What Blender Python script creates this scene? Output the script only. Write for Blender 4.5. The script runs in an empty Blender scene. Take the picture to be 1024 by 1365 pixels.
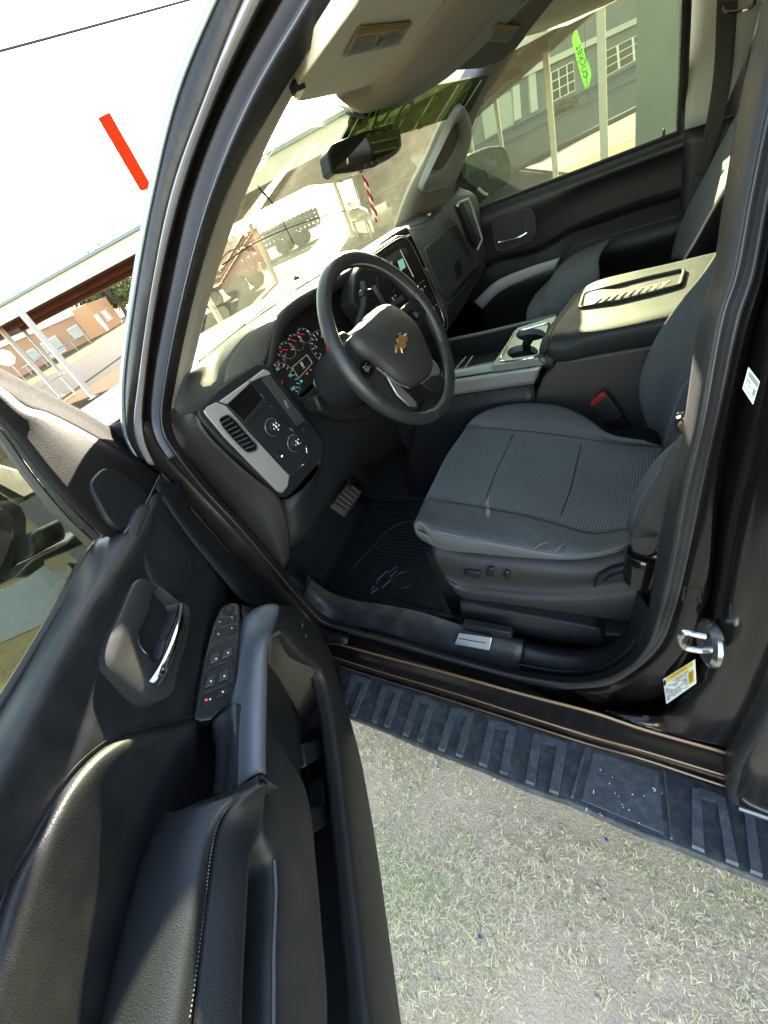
# Pickup truck with its driver's door open: procedural scene
SUNAZ, SUNEL, EXPO = 65., 18., 3.9
import bpy, bmesh, math, random
from mathutils import Vector as V, Matrix
random.seed(7)
sc = bpy.context.scene
COL = sc.collection

# ------------------------------------------------------------------ camera model (metres, truck frame: x right, y forward, z up)
F, CX, CY = 540.0, 512.0, 682.5
DNV = V((323., 678., F)).normalized()
FYV = V((-812., -42., F))
FYV = (FYV - DNV * FYV.dot(DNV)).normalized()
RXV = DNV.cross(FYV)
CAM = V((-1.376, 0., 1.55))
def ray(u, v):
    c = V((u - CX, v - CY, F))
    return V((c.dot(RXV), c.dot(FYV), -c.dot(DNV)))
def X(c): return (1., 0., 0., c)
def Y(c): return (0., 1., 0., c)
def Z(c): return (0., 0., 1., c)
HNG = V((-.97, .97, 0.))
DA = math.radians(50)
DU = V((-math.sin(DA), -math.cos(DA), 0.))      # along the open door, hinge to latch
DNN = V((math.cos(DA), -math.sin(DA), 0.))      # door's inner side
def DN(n): return (DNN.x, DNN.y, 0., HNG.dot(DNN) + n)
def Dp(u, n, z): return HNG + DU * u + DNN * n + V((0, 0, z))
TH = .36
def S(off): return (1., 0., -TH, -.93 + off - TH * 1.30)   # leaning side above the belt
GA, GB = .030, .018
GP = (-GA, -GB, 1., 0.)
def gz(x, y): return GA * x + GB * y
def at(u, v, pl):
    d = ray(u, v); n = V(pl[:3])
    t = (pl[3] - n.dot(CAM)) / n.dot(d)
    return CAM + d * t
def sd(u, v, off):
    p = at(u, v, X(-.93 + off))
    return p if p.z <= 1.30 else at(u, v, S(off))
def PL3(a, b, c):
    n = (b - a).cross(c - a).normalized()
    return (n.x, n.y, n.z, n.dot(a))
def shift(pl, d):                                  # move a plane d towards the camera
    n = V(pl[:3]); l = n.length; n = n / l; k = pl[3] / l
    s = 1 if n.dot(CAM) > k else -1
    return (n.x, n.y, n.z, k + s * d)
def pn(pl):
    n = V(pl[:3]); l = n.length; n = n / l
    return n if n.dot(CAM) > pl[3] / l else -n
def C(pl, *pts):
    out = []
    for p in pts:
        if isinstance(p, V): out.append(p)
        elif len(p) == 3: out.append(at(p[0], p[1], p[2]))
        else: out.append(at(p[0], p[1], pl))
    return out
def SDC(off, *pts): return [p if isinstance(p, V) else sd(p[0], p[1], off) for p in pts]
def cat(p, sub, closed=False):                     # Catmull-Rom, sub points per span
    n = len(p); out = []
    if n < 3 and not closed:
        return [p[0].lerp(p[1], i / sub) for i in range(sub + 1)]
    for i in range(n if closed else n - 1):
        a, b, c, d = (p[(i - 1) % n], p[i], p[(i + 1) % n], p[(i + 2) % n]) if closed else \
            (p[max(i - 1, 0)], p[i], p[i + 1], p[min(i + 2, n - 1)])
        if not closed and i == 0: a = b * 2 - c
        if not closed and i == n - 2: d = c * 2 - b
        t0 = 0.; t1 = max((b - a).length, 1e-6) ** .5; t2 = t1 + max((c - b).length, 1e-6) ** .5; t3 = t2 + max((d - c).length, 1e-6) ** .5
        for k in range(sub):
            t = t1 + (t2 - t1) * k / sub
            A1 = a * ((t1 - t) / t1) + b * (t / t1)
            A2 = b * ((t2 - t) / (t2 - t1)) + c * ((t - t1) / (t2 - t1))
            A3 = c * ((t3 - t) / (t3 - t2)) + d * ((t - t2) / (t3 - t2))
            B1 = A1 * ((t2 - t) / t2) + A2 * (t / t2)
            B2 = A2 * ((t3 - t) / (t3 - t1)) + A3 * ((t - t1) / (t3 - t1))
            out.append(B1 * ((t2 - t) / (t2 - t1)) + B2 * ((t - t1) / (t2 - t1)))
    if not closed: out.append(p[-1].copy())
    return out
def rs(p, n):                                      # n points evenly along a polyline
    L = [0.]
    for a, b in zip(p, p[1:]): L.append(L[-1] + (b - a).length)
    out = []; j = 0
    for i in range(n):
        s = L[-1] * i / (n - 1)
        while j < len(p) - 2 and L[j + 1] < s: j += 1
        d = L[j + 1] - L[j]
        out.append(p[j].lerp(p[j + 1], (s - L[j]) / d if d > 1e-9 else 0))
    return out

# ------------------------------------------------------------------ objects
WL = {}
def empty(name, loc, label=None, cat_=None, group=None, parent=None):
    o = bpy.data.objects.new(name, None); COL.objects.link(o); o.empty_display_size = .1
    loc = V(loc); WL[o.name] = loc
    if parent: o.parent = parent; o.location = loc - WL[parent.name]
    else: o.location = loc
    tag(o, label, cat_, group); return o
def tag(o, label=None, cat_=None, group=None, kind=None):
    for k, v in (('label', label), ('category', cat_), ('group', group), ('kind', kind)):
        if v: o[k] = v
    return o
def mk(name, verts, faces, mat, parent=None, smooth=True, sharp=40, bevel=0, seg=2, solid=0, soff=0., sub=0, fmats=None, recalc=False, base=False):
    me = bpy.data.meshes.new(name)
    vs = [V(v) for v in verts]
    lo = V([min(v[i] for v in vs) for i in range(3)]); hi = V([max(v[i] for v in vs) for i in range(3)])
    c = (lo + hi) / 2
    if base: c.z = lo.z
    me.from_pydata([v - c for v in vs], [], faces)
    mats = mat if isinstance(mat, (list, tuple)) else [mat]
    for m in mats: me.materials.append(m)
    if fmats:
        for p, i in zip(me.polygons, fmats): p.material_index = i
    if recalc:
        bm = bmesh.new(); bm.from_mesh(me); bmesh.ops.recalc_face_normals(bm, faces=bm.faces); bm.to_mesh(me); bm.free()
    if smooth:
        me.shade_smooth()
        if sharp < 180: me.set_sharp_from_angle(angle=math.radians(sharp))
    me.update()
    o = bpy.data.objects.new(name, me); COL.objects.link(o)
    WL[o.name] = c
    if parent: o.parent = parent; o.location = c - WL[parent.name]
    else: o.location = c
    if solid:
        m = o.modifiers.new('thick', 'SOLIDIFY'); m.thickness = solid; m.offset = soff
    if bevel:
        m = o.modifiers.new('edge', 'BEVEL'); m.width = bevel; m.segments = seg; m.limit_method = 'ANGLE'; m.angle_limit = math.radians(35)
        m.harden_normals = False
    if sub:
        m = o.modifiers.new('smooth', 'SUBSURF'); m.levels = m.render_levels = sub
    return o
def loft(name, curves, mat, parent=None, n=28, rows=4, smooth=True, curve=True, solid=.003, closed=False, bevel=0, soff=0., sharp=60, fm=None, noise_=0):
    cs = [rs(cat(c, 8) if curve and len(c) > 2 else c, n) for c in curves]
    if smooth and len(cs) > 2:
        cols = [cat([c[j] for c in cs], rows) for j in range(n)]
        R = len(cols[0]); g = [[cols[j][i] for j in range(n)] for i in range(R)]
    else:
        g = []
        for a, b in zip(cs, cs[1:]):
            k = rows if smooth else 1
            for i in range(k): g.append([p.lerp(q, i / k) for p, q in zip(a, b)])
        g.append(cs[-1]); R = len(g)
    verts = [p for r in g for p in r]
    faces = [(i * n + j, i * n + j + 1, (i + 1) * n + j + 1, (i + 1) * n + j) for i in range(R - 1) for j in range(n - 1)]
    fmats = None
    if fm:
        per = (R - 1) // (len(curves) - 1)
        fmats = [fm[min(i // per, len(fm) - 1)] for i in range(R - 1) for j in range(n - 1)]
    return mk(name, verts, faces, mat, parent, solid=solid, bevel=bevel, soff=soff, sharp=sharp, fmats=fmats)
class MB:
    def __init__(s): s.v = []; s.f = []; s.m = []; s.cur = 0
    def add(s, vs, fs):
        k = len(s.v); s.v += [V(p) for p in vs]; s.f += [tuple(i + k for i in f) for f in fs]; s.m += [s.cur] * len(fs); return s
    def prism(s, pts, vec):
        n = len(pts); vec = V(vec)
        return s.add(list(pts) + [p + vec for p in pts], [tuple(range(n)), tuple(range(2 * n - 1, n - 1, -1))] + [(i, i + n, (i + 1) % n + n, (i + 1) % n) for i in range(n)])
    def box(s, lo, hi):
        x0, y0, z0 = lo; x1, y1, z1 = hi
        return s.prism([V((x0, y0, z0)), V((x1, y0, z0)), V((x1, y1, z0)), V((x0, y1, z0))], (0, 0, z1 - z0))
    def obox(s, c, a, b, d):                         # centre and three half vectors
        c, a, b, d = V(c), V(a), V(b), V(d)
        return s.prism([c - a - b - d, c + a - b - d, c + a + b - d, c - a + b - d], d * 2)
    def tube(s, path, r, seg=8, closed=False, flat=1., up=None, cap=True):
        n = len(path); vs = []; fs = []
        rr = r if isinstance(r, (list, tuple)) else [r] * n
        prev = None
        for i, p in enumerate(path):
            t = (path[(i + 1) % n] - path[i - 1]) if closed else (path[min(i + 1, n - 1)] - path[max(i - 1, 0)])
            t.normalize()
            u = V(up) if up is not None else (prev if prev is not None else (V((0, 0, 1)) if abs(t.z) < .9 else V((1, 0, 0))))
            u = (u - t * u.dot(t)).normalized(); prev = u; w = t.cross(u)
            for k in range(seg):
                a = 2 * math.pi * k / seg
                vs.append(p + u * (math.cos(a) * rr[i] * flat) + w * (math.sin(a) * rr[i]))
        m = n if closed else n - 1
        for i in range(m):
            for k in range(seg):
                fs.append((i * seg + k, i * seg + (k + 1) % seg, ((i + 1) % n) * seg + (k + 1) % seg, ((i + 1) % n) * seg + k))
        if not closed and cap: fs += [tuple(range(seg - 1, -1, -1)), tuple(range((n - 1) * seg, n * seg))]
        return s.add(vs, fs)
    def lathe(s, c, ax, prof, seg=24, ref=None):      # prof: (radius, height) pairs
        ax = V(ax).normalized(); u = V(ref) if ref is not None else (V((0, 0, 1)) if abs(ax.z) < .9 else V((1, 0, 0)))
        u = (u - ax * u.dot(ax)).normalized(); w = ax.cross(u); vs = []; fs = []
        for r, h in prof:
            for k in range(seg):
                a = 2 * math.pi * k / seg; vs.append(V(c) + ax * h + u * (math.cos(a) * r) + w * (math.sin(a) * r))
        for i in range(len(prof) - 1):
            for k in range(seg): fs.append((i * seg + k, i * seg + (k + 1) % seg, (i + 1) * seg + (k + 1) % seg, (i + 1) * seg + k))
        if prof[-1][0] > 1e-4: fs.append(tuple(range((len(prof) - 1) * seg, len(prof) * seg)))
        if prof[0][0] > 1e-4: fs.append(tuple(range(seg - 1, -1, -1)))
        return s.add(vs, fs)
    def text(s, t, o, xd, yd, h, depth=.0006, mirror=False, align='CENTER', sx=1.):
        cu = bpy.data.curves.new('t', 'FONT'); cu.body = t; cu.size = 1; cu.align_x = align; cu.align_y = 'CENTER'; cu.resolution_u = 2
        ob = bpy.data.objects.new('t', cu); COL.objects.link(ob)
        bpy.context.view_layer.update()
        me = bpy.data.meshes.new_from_object(ob.evaluated_get(bpy.context.evaluated_depsgraph_get()))
        xd = V(xd).normalized(); yd = V(yd).normalized(); nn = xd.cross(yd).normalized()
        if mirror: mx = -1
        else: mx = 1
        s.add([V(o) + xd * (p.co.x * h * mx * sx) + yd * (p.co.y * h) + nn * depth for p in me.vertices], [tuple(q.vertices) for q in me.polygons])
        bpy.data.objects.remove(ob); bpy.data.curves.remove(cu); bpy.data.meshes.remove(me)
        return s
    def build(s, name, mat, parent=None, **k):
        return mk(name, s.v, s.f, mat, parent, fmats=s.m if isinstance(mat, (list, tuple)) else None, recalc=k.pop('recalc', True), **k)
def slab(name, px, pl, depth, mat, parent=None, front=0., bevel=.002, seg=2, smooth_=0, **k):
    pts = C(shift(pl, front), *px)
    if smooth_: pts = cat(pts, smooth_, True)
    b = MB(); b.prism(pts, pn(pl) * -depth)
    return b.build(name, mat, parent, bevel=bevel, seg=seg, **k)
def rnd(pts, r=.25, k=4):                          # round the corners of a closed polygon
    n = len(pts); out = []
    for i in range(n):
        a, b, c = pts[i - 1], pts[i], pts[(i + 1) % n]
        p = b.lerp(a, r); q = b.lerp(c, r)
        for j in range(k + 1):
            t = j / k; out.append(p.lerp(b, t).lerp(b.lerp(q, t), t))
    return out
def tubeo(name, path, r, mat, parent=None, **k):
    return MB().tube(path, r, **k).build(name, mat, parent, recalc=True)

from mathutils.bvhtree import BVHTree
BV = {}
def on(o, u, v, lift=0., back=None):
    """the point of object o's own surface that lies towards (u, v), lifted along its normal"""
    if o.name not in BV:
        c = WL[o.name]; BV[o.name] = BVHTree.FromPolygons([p.co + c for p in o.data.vertices], [tuple(p.vertices) for p in o.data.polygons])
    r = ray(u, v).normalized(); h = BV[o.name].ray_cast(CAM, r)
    if h[0] is None:
        if back is None: raise RuntimeError('no hit %s %s %s' % (o.name, u, v))
        return at(u, v, back)
    n = h[1] if h[1].dot(r) < 0 else -h[1]
    return h[0] + n * lift
# ------------------------------------------------------------------ materials
def nt(name):
    m = bpy.data.materials.new(name); m.use_nodes = True
    t = m.node_tree; b = t.nodes['Principled BSDF']; return m, t, b
def L(t, a, b): t.links.new(a, b)
def N(t, ty, **k):
    n = t.nodes.new(ty)
    for a, b in k.items():
        if a in n.inputs.keys(): n.inputs[a].default_value = b
        else: setattr(n, a, b)
    return n
def mat(name, col, rough=.5, metal=0., bump=0., bs=400., var=.12, vs=8., spec=.5, coat=0., kind='noise', rv=.08, dust=0., dcol=(.30, .27, .22), soft=0.):
    m, t, b = nt(name)
    tc = N(t, 'ShaderNodeTexCoord')
    no = N(t, 'ShaderNodeTexNoise', Scale=vs, Detail=6., Roughness=.6); L(t, tc.outputs['Object'], no.inputs['Vector'])
    mr = N(t, 'ShaderNodeMapRange'); mr.inputs[3].default_value = 1 - var; mr.inputs[4].default_value = 1 + var
    L(t, no.outputs['Fac'], mr.inputs[0])
    mx = N(t, 'ShaderNodeMix', data_type='RGBA', blend_type='MULTIPLY'); mx.inputs[0].default_value = 1.
    mx.inputs[6].default_value = (*col, 1); L(t, mr.outputs[0], mx.inputs[7])
    out = mx.outputs[2]
    if dust:
        n2 = N(t, 'ShaderNodeTexNoise', Scale=vs * 2.3, Detail=9., Roughness=.7); L(t, tc.outputs['Object'], n2.inputs['Vector'])
        m2 = N(t, 'ShaderNodeMapRange'); m2.inputs[1].default_value = .45; m2.inputs[2].default_value = .8; m2.inputs[4].default_value = dust
        L(t, n2.outputs['Fac'], m2.inputs[0])
        md = N(t, 'ShaderNodeMix', data_type='RGBA'); L(t, m2.outputs[0], md.inputs[0]); L(t, out, md.inputs[6]); md.inputs[7].default_value = (*dcol, 1)
        out = md.outputs[2]
    L(t, out, b.inputs['Base Color'])
    r2 = N(t, 'ShaderNodeMapRange'); r2.inputs[3].default_value = max(0., rough - rv); r2.inputs[4].default_value = min(1., rough + rv)
    n3 = N(t, 'ShaderNodeTexNoise', Scale=vs * 4, Detail=4.); L(t, tc.outputs['Object'], n3.inputs['Vector'])
    L(t, n3.outputs['Fac'], r2.inputs[0]); L(t, r2.outputs[0], b.inputs['Roughness'])
    b.inputs['Metallic'].default_value = metal; b.inputs['Specular IOR Level'].default_value = spec; b.inputs['Coat Weight'].default_value = coat
    b.inputs['Coat Roughness'].default_value = .08
    if bump:
        if kind == 'leather':
            tx = N(t, 'ShaderNodeTexVoronoi', Scale=bs, feature='SMOOTH_F1'); h = tx.outputs['Distance']
        else:
            tx = N(t, 'ShaderNodeTexNoise', Scale=bs, Detail=3.); h = tx.outputs['Fac']
        L(t, tc.outputs['Object'], tx.inputs['Vector'])
        bp = N(t, 'ShaderNodeBump', Strength=bump, Distance=.002); L(t, h, bp.inputs['Height']); L(t, bp.outputs[0], b.inputs['Normal'])
        if soft:
            ns = N(t, 'ShaderNodeTexNoise', Scale=16., Detail=3., Distortion=1.2); L(t, tc.outputs['Object'], ns.inputs['Vector'])
            b2 = N(t, 'ShaderNodeBump', Strength=soft, Distance=.02); L(t, ns.outputs['Fac'], b2.inputs['Height']); L(t, b2.outputs[0], bp.inputs['Normal'])
    return m
def weave(name, ax, per, c0, c1, rough=.9, strength=.6, skew=1.):
    """woven mesh cloth: raised diamonds along two object axes"""
    m, t, b = nt(name)
    tc = N(t, 'ShaderNodeTexCoord'); sp = N(t, 'ShaderNodeSeparateXYZ'); L(t, tc.outputs['Object'], sp.inputs[0])
    def mth(op, a, bb=None):
        n = N(t, 'ShaderNodeMath', operation=op)
        for i, q in enumerate((a, bb)):
            if q is None: continue
            if isinstance(q, (int, float)): n.inputs[i].default_value = q
            else: L(t, q, n.inputs[i])
        return n.outputs[0]
    p, q = sp.outputs[ax[0]], sp.outputs[ax[1]]
    k = 2 * math.pi / per
    s1 = mth('SINE', mth('MULTIPLY', mth('ADD', p, mth('MULTIPLY', q, skew)), k)); s2 = mth('SINE', mth('MULTIPLY', mth('SUBTRACT', p, mth('MULTIPLY', q, skew)), k))
    h = mth('ADD', mth('MULTIPLY', mth('MULTIPLY', s1, s2), .5), .5)
    no = N(t, 'ShaderNodeTexNoise', Scale=9., Detail=8., Roughness=.65); L(t, tc.outputs['Object'], no.inputs['Vector'])
    h2 = mth('ADD', h, mth('MULTIPLY', mth('SUBTRACT', no.outputs['Fac'], .5), .5))
    mx = N(t, 'ShaderNodeMix', data_type='RGBA'); L(t, h2, mx.inputs[0]); mx.inputs[6].default_value = (*c0, 1); mx.inputs[7].default_value = (*c1, 1)
    L(t, mx.outputs[2], b.inputs['Base Color']); b.inputs['Roughness'].default_value = rough
    b.inputs['Sheen Weight'].default_value = .25
    b2 = N(t, 'ShaderNodeBump', Strength=.3, Distance=.02); L(t, no.outputs['Fac'], b2.inputs['Height'])
    bp = N(t, 'ShaderNodeBump', Strength=strength, Distance=.0015); L(t, h, bp.inputs['Height']); L(t, b2.outputs[0], bp.inputs['Normal']); L(t, bp.outputs[0], b.inputs['Normal'])
    return m
def glass(name, tint, dust=.0, dcol=(.8, .8, .6), gloss=.06, streak=40.):
    m, t, b = nt(name); t.nodes.remove(b); out = t.nodes['Material Output']
    tr = N(t, 'ShaderNodeBsdfTransparent'); tr.inputs[0].default_value = (*tint, 1)
    gl = N(t, 'ShaderNodeBsdfGlossy'); gl.inputs['Roughness'].default_value = .02
    lw = N(t, 'ShaderNodeLayerWeight', Blend=.25)
    ml = N(t, 'ShaderNodeMath', operation='MULTIPLY_ADD'); ml.inputs[1].default_value = .28; ml.inputs[2].default_value = gloss; L(t, lw.outputs['Fresnel'], ml.inputs[0])
    mx = N(t, 'ShaderNodeMixShader'); L(t, ml.outputs[0], mx.inputs[0]); L(t, tr.outputs[0], mx.inputs[1]); L(t, gl.outputs[0], mx.inputs[2])
    last = mx.outputs[0]
    if dust:
        tl = N(t, 'ShaderNodeBsdfTranslucent'); tl.inputs[0].default_value = (*dcol, 1)
        df = N(t, 'ShaderNodeBsdfDiffuse'); df.inputs[0].default_value = (*dcol, 1)
        ad = N(t, 'ShaderNodeMixShader'); ad.inputs[0].default_value = .35; L(t, tl.outputs[0], ad.inputs[1]); L(t, df.outputs[0], ad.inputs[2])
        tc = N(t, 'ShaderNodeTexCoord'); no = N(t, 'ShaderNodeTexNoise', Scale=streak, Detail=10., Roughness=.75); L(t, tc.outputs['Object'], no.inputs['Vector'])
        n2 = N(t, 'ShaderNodeTexNoise', Scale=3., Detail=5.); L(t, tc.outputs['Object'], n2.inputs['Vector'])
        mm = N(t, 'ShaderNodeMath', operation='MULTIPLY'); L(t, no.outputs['Fac'], mm.inputs[0]); L(t, n2.outputs['Fac'], mm.inputs[1])
        mr = N(t, 'ShaderNodeMapRange'); mr.inputs[1].default_value = .1; mr.inputs[2].default_value = .45; mr.inputs[3].default_value = dust * .45; mr.inputs[4].default_value = dust * 1.5; L(t, mm.outputs[0], mr.inputs[0])
        m3 = N(t, 'ShaderNodeMixShader'); L(t, mr.outputs[0], m3.inputs[0]); L(t, last, m3.inputs[1]); L(t, ad.outputs[0], m3.inputs[2]); last = m3.outputs[0]
    L(t, last, out.inputs['Surface']); return m
def emis(name, col, s=1.):
    m, t, b = nt(name); b.inputs['Base Color'].default_value = (.01, .01, .01, 1); b.inputs['Emission Color'].default_value = (*col, 1); b.inputs['Emission Strength'].default_value = s; return m

PAINT = mat('black_paint', (.006, .005, .005), .2, .1, var=.1, coat=.45, spec=.35, rv=.03, dust=.04, dcol=(.06, .05, .045))
RUBBER = mat('rubber', (.016, .016, .018), .5, spec=.3, bump=.15, bs=250, dust=.12, dcol=(.12, .11, .10))
SEALB = mat('seal_rubber', (.030, .031, .036), .42, bump=.1, bs=300, dust=.2, dcol=(.10, .09, .08))
FLANGE = mat('pillar_flange_plastic', (.13, .14, .18), .42, bump=.1, bs=600)
PLAS = mat('dark_plastic', (.014, .015, .018), .42, spec=.3, bump=.25, bs=900, kind='leather')
PLASD = mat('deep_black_plastic', (.006, .006, .008), .5, bump=.15, bs=900)
DASHM = mat('dash_grain', (.055, .056, .054), .55, bump=.35, bs=700, kind='leather', dust=.25, dcol=(.2, .19, .16))
DOORM = mat('door_vinyl', (.013, .0145, .018), .44, spec=.34, bump=.2, bs=900, kind='leather', dust=.06)
LEATH = mat('armrest_leather', (.016, .018, .022), .42, spec=.36, bump=.22, bs=800, kind='leather')
DUSTY = mat('dusty_frame_plastic', (.0065, .0058, .0048), .8, spec=.05, bump=.4, bs=700, dust=.6, dcol=(.0125, .0108, .0078), vs=30)
PILLAR = mat('dusty_pillar_paint', (.022, .020, .019), .38, .1, spec=.35, bump=.1, bs=300, dust=.3, dcol=(.12, .10, .09))
BEIGE = mat('grey_beige_trim', (.40, .37, .33), .75, bump=.2, bs=500)
HEAD = mat('headliner_cloth', (.82, .76, .62), .95, bump=.5, bs=900)
HEADB = mat('taupe_header', (.46, .39, .32), .85, bump=.3, bs=700)
GREYT = mat('grey_trim', (.36, .38, .38), .6, bump=.2, bs=600)
SILV = mat('satin_silver', (.26, .26, .27), .36, .75, bump=.05, bs=900)
CHROME = mat('chrome', (.75, .75, .76), .07, 1., rv=.03)
GLOSSB = mat('gloss_black', (.006, .006, .007), .12, rv=.04, spec=.6)
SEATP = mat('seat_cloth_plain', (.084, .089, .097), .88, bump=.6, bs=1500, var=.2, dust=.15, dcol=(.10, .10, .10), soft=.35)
SEATW = weave('seat_mesh_cloth', (0, 1), .0095, (.009, .011, .015), (.112, .122, .135), skew=.8)
SEATV = weave('back_mesh_cloth', (0, 2), .0095, (.009, .011, .015), (.085, .10, .12), skew=.8)
WELT = mat('grey_stitching', (.15, .15, .16), .7)
CARPET = mat('dark_carpet', (.018, .017, .016), 1., bump=1., bs=900)
MATR = mat('rubber_mat', (.014, .016, .020), .42, bump=.1, bs=500, dust=.12, dcol=(.06, .055, .05))
WHITE = mat('label_white', (.75, .77, .78), .5)
YELL = mat('label_yellow', (.75, .52, .04), .5)
VLAB = mat('visor_label', (.42, .40, .33), .7)
VORA = mat('visor_label_orange', (.42, .22, .03), .7)
INK = mat('ink', (.02, .02, .025), .6)
INKG = mat('grey_ink', (.11, .11, .11), .7)
GOLD = mat('emblem_gold', (.62, .34, .12), .3, .7)
RED = mat('red_plastic', (.34, .022, .022), .45, spec=.3)
STEP = mat('step_rubber', (.036, .040, .046), .6, bump=.35, bs=260, var=.3, vs=16, dust=.7, dcol=(.16, .17, .185))
TREADM = mat('worn_tread', (.070, .076, .086), .6, bump=.3, bs=300, var=.35, vs=22, dust=.6, dcol=(.22, .23, .245))
BELT = mat('belt_webbing', (.055, .048, .045), .8, bump=.8, bs=1400)
ICON = emis('lit_icon', (.75, .8, .85), .16)
REDL = emis('lit_needle', (1., .02, .02), .05)
# ------------------------------------------------------------------ camera, sky, sun
cam = bpy.data.cameras.new('camera'); cam.sensor_fit = 'HORIZONTAL'; cam.sensor_width = 36; cam.lens = 36 * F / 1024
cam.clip_start = .02; cam.clip_end = 2000
co = bpy.data.objects.new('camera', cam); COL.objects.link(co); sc.camera = co
cxw = ray(CX + 1, CY) - ray(CX, CY); cyw = ray(CX, CY) - ray(CX, CY + 1); czw = -ray(CX, CY).normalized()
co.matrix_world = Matrix.Translation(CAM) @ Matrix((cxw, cyw, czw)).transposed().to_4x4()
SUN_AZ, SUN_EL = math.radians(SUNAZ), math.radians(SUNEL)     # azimuth measured from +y (forward) towards +x (right)
sd_ = V((math.sin(SUN_AZ) * math.cos(SUN_EL), math.cos(SUN_AZ) * math.cos(SUN_EL), math.sin(SUN_EL)))
w = bpy.data.worlds.new('World'); sc.world = w; w.use_nodes = True
wt = w.node_tree; bg = wt.nodes['Background']
sk = wt.nodes.new('ShaderNodeTexSky'); sk.sky_type = 'NISHITA'; sk.sun_disc = False; sk.sun_elevation = SUN_EL; sk.sun_rotation = SUN_AZ
sk.air_density = 1.; sk.dust_density = .4; sk.ozone_density = 1.; sk.altitude = 300
wmx = wt.nodes.new('ShaderNodeMix'); wmx.data_type = 'RGBA'; wmx.blend_type = 'MULTIPLY'; wmx.inputs[0].default_value = 1.; wmx.inputs[7].default_value = (1.14, .97, .80, 1)
wt.links.new(sk.outputs[0], wmx.inputs[6]); wt.links.new(wmx.outputs[2], bg.inputs[0]); bg.inputs[1].default_value = .10
sl = bpy.data.lights.new('sun', 'SUN'); sl.energy = 4.4; sl.angle = math.radians(.5); sl.color = (1., .90, .74)
so = bpy.data.objects.new('sun', sl); COL.objects.link(so); so.rotation_euler = (-sd_).to_track_quat('-Z', 'Y').to_euler()
so.location = (10, 8, 12)
sc.view_settings.view_transform = 'Standard'; sc.view_settings.look = 'None'; sc.view_settings.exposure = EXPO; sc.view_settings.gamma = 1
sc.cycles.max_bounces = 10; sc.cycles.transparent_max_bounces = 16; sc.cycles.diffuse_bounces = 5; sc.cycles.sample_clamp_indirect = 6
sc.cycles.use_denoising = True

# ------------------------------------------------------------------ ground, roads
def vert(base, top):
    """a plumb line standing on the ground under pixel base and ending at pixel top"""
    b = at(*base, GP); d = ray(*top)
    h = math.hypot(b.x - CAM.x, b.y - CAM.y); t = h / math.hypot(d.x, d.y)
    return b, V((b.x, b.y, CAM.z + d.z * t))
def ground_mat():
    m, t, b = nt('dry_grass_soil')
    tc = N(t, 'ShaderNodeTexCoord')
    def noise(s, d=8., r=.6):
        n = N(t, 'ShaderNodeTexNoise', Scale=s, Detail=d, Roughness=r); L(t, tc.outputs['Object'], n.inputs['Vector']); return n.outputs['Fac']
    def ramp(f, *st):
        r = N(t, 'ShaderNodeValToRGB'); L(t, f, r.inputs[0]); e = r.color_ramp.elements
        while len(e) < len(st): e.new(.5)
        for q, (p, c) in zip(e, st): q.position = p; q.color = (*c, 1)
        return r.outputs[0]
    a = ramp(noise(2.2), (.32, (.78, .56, .44)), (.46, (.60, .45, .33)), (.62, (.52, .41, .25)))
    c = ramp(noise(230., 6., .8), (.30, (.16, .12, .09)), (.5, (.52, .41, .31)), (.70, (.90, .76, .58)))
    mx = N(t, 'ShaderNodeMix', data_type='RGBA'); mx.inputs[0].default_value = .5; L(t, a, mx.inputs[6]); L(t, c, mx.inputs[7])
    far = ramp(noise(.35), (.35, (.125, .094, .038)), (.6, (.095, .070, .030)))
    ln = N(t, 'ShaderNodeVectorMath', operation='LENGTH'); L(t, tc.outputs['Object'], ln.inputs[0])
    mr = N(t, 'ShaderNodeMapRange'); mr.inputs[1].default_value = 1.9; mr.inputs[2].default_value = 3.4; L(t, ln.outputs['Value'], mr.inputs[0])
    m2 = N(t, 'ShaderNodeMix', data_type='RGBA'); L(t, mr.outputs[0], m2.inputs[0]); L(t, mx.outputs[2], m2.inputs[6])
    m4 = N(t, 'ShaderNodeMix', data_type='RGBA', blend_type='MULTIPLY'); m4.inputs[0].default_value = .5; L(t, far, m4.inputs[6]); L(t, ramp(noise(30.), (.3, (.5, .5, .5)), (.6, (1.2, 1.2, 1.2))), m4.inputs[7])
    L(t, m4.outputs[2], m2.inputs[7]); L(t, m2.outputs[2], b.inputs['Base Color']); b.inputs['Roughness'].default_value = 1.; b.inputs['Specular IOR Level'].default_value = .1
    bp = N(t, 'ShaderNodeBump', Strength=.6, Distance=.008); L(t, noise(160.), bp.inputs['Height']); L(t, bp.outputs[0], b.inputs['Normal'])
    return m
def gpoint(x, y, dz=0.): return V((x, y, gz(x, y) + dz))
g = mk('ground', [V((sx * 700, sy * 700, gz(sx * 700, sy * 700))) for sx, sy in ((-1, -1), (1, -1), (1, 1), (-1, 1))], [(0, 1, 2, 3)], ground_mat(), smooth=False)
WL.pop(g.name); tag(g, kind='structure')
def strip(name, a0, a1, b0, b1, m, lift, back=30, fwd=60):
    p, q, r, s = [at(*k, GP) for k in (a0, a1, b0, b1)]
    d = (q - p).normalized(); n_ = V((-d.y, d.x, 0)); w_ = ((r - p).dot(n_) + (s - p).dot(n_)) / 2
    a, e = p - d * back, q + d * fwd
    return tag(mk(name, [gpoint(v.x, v.y, lift) for v in (a, e, e + n_ * w_, a + n_ * w_)], [(0, 1, 2, 3)], m, smooth=False), kind='structure')
ROADM = mat('worn_asphalt', (.040, .034, .029), .9, spec=.1, bump=.4, bs=60, var=.25, vs=.8)
WALKM = mat('concrete', (.10, .092, .083), .9, spec=.1, bump=.2, bs=40, var=.15, vs=1.)
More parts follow.
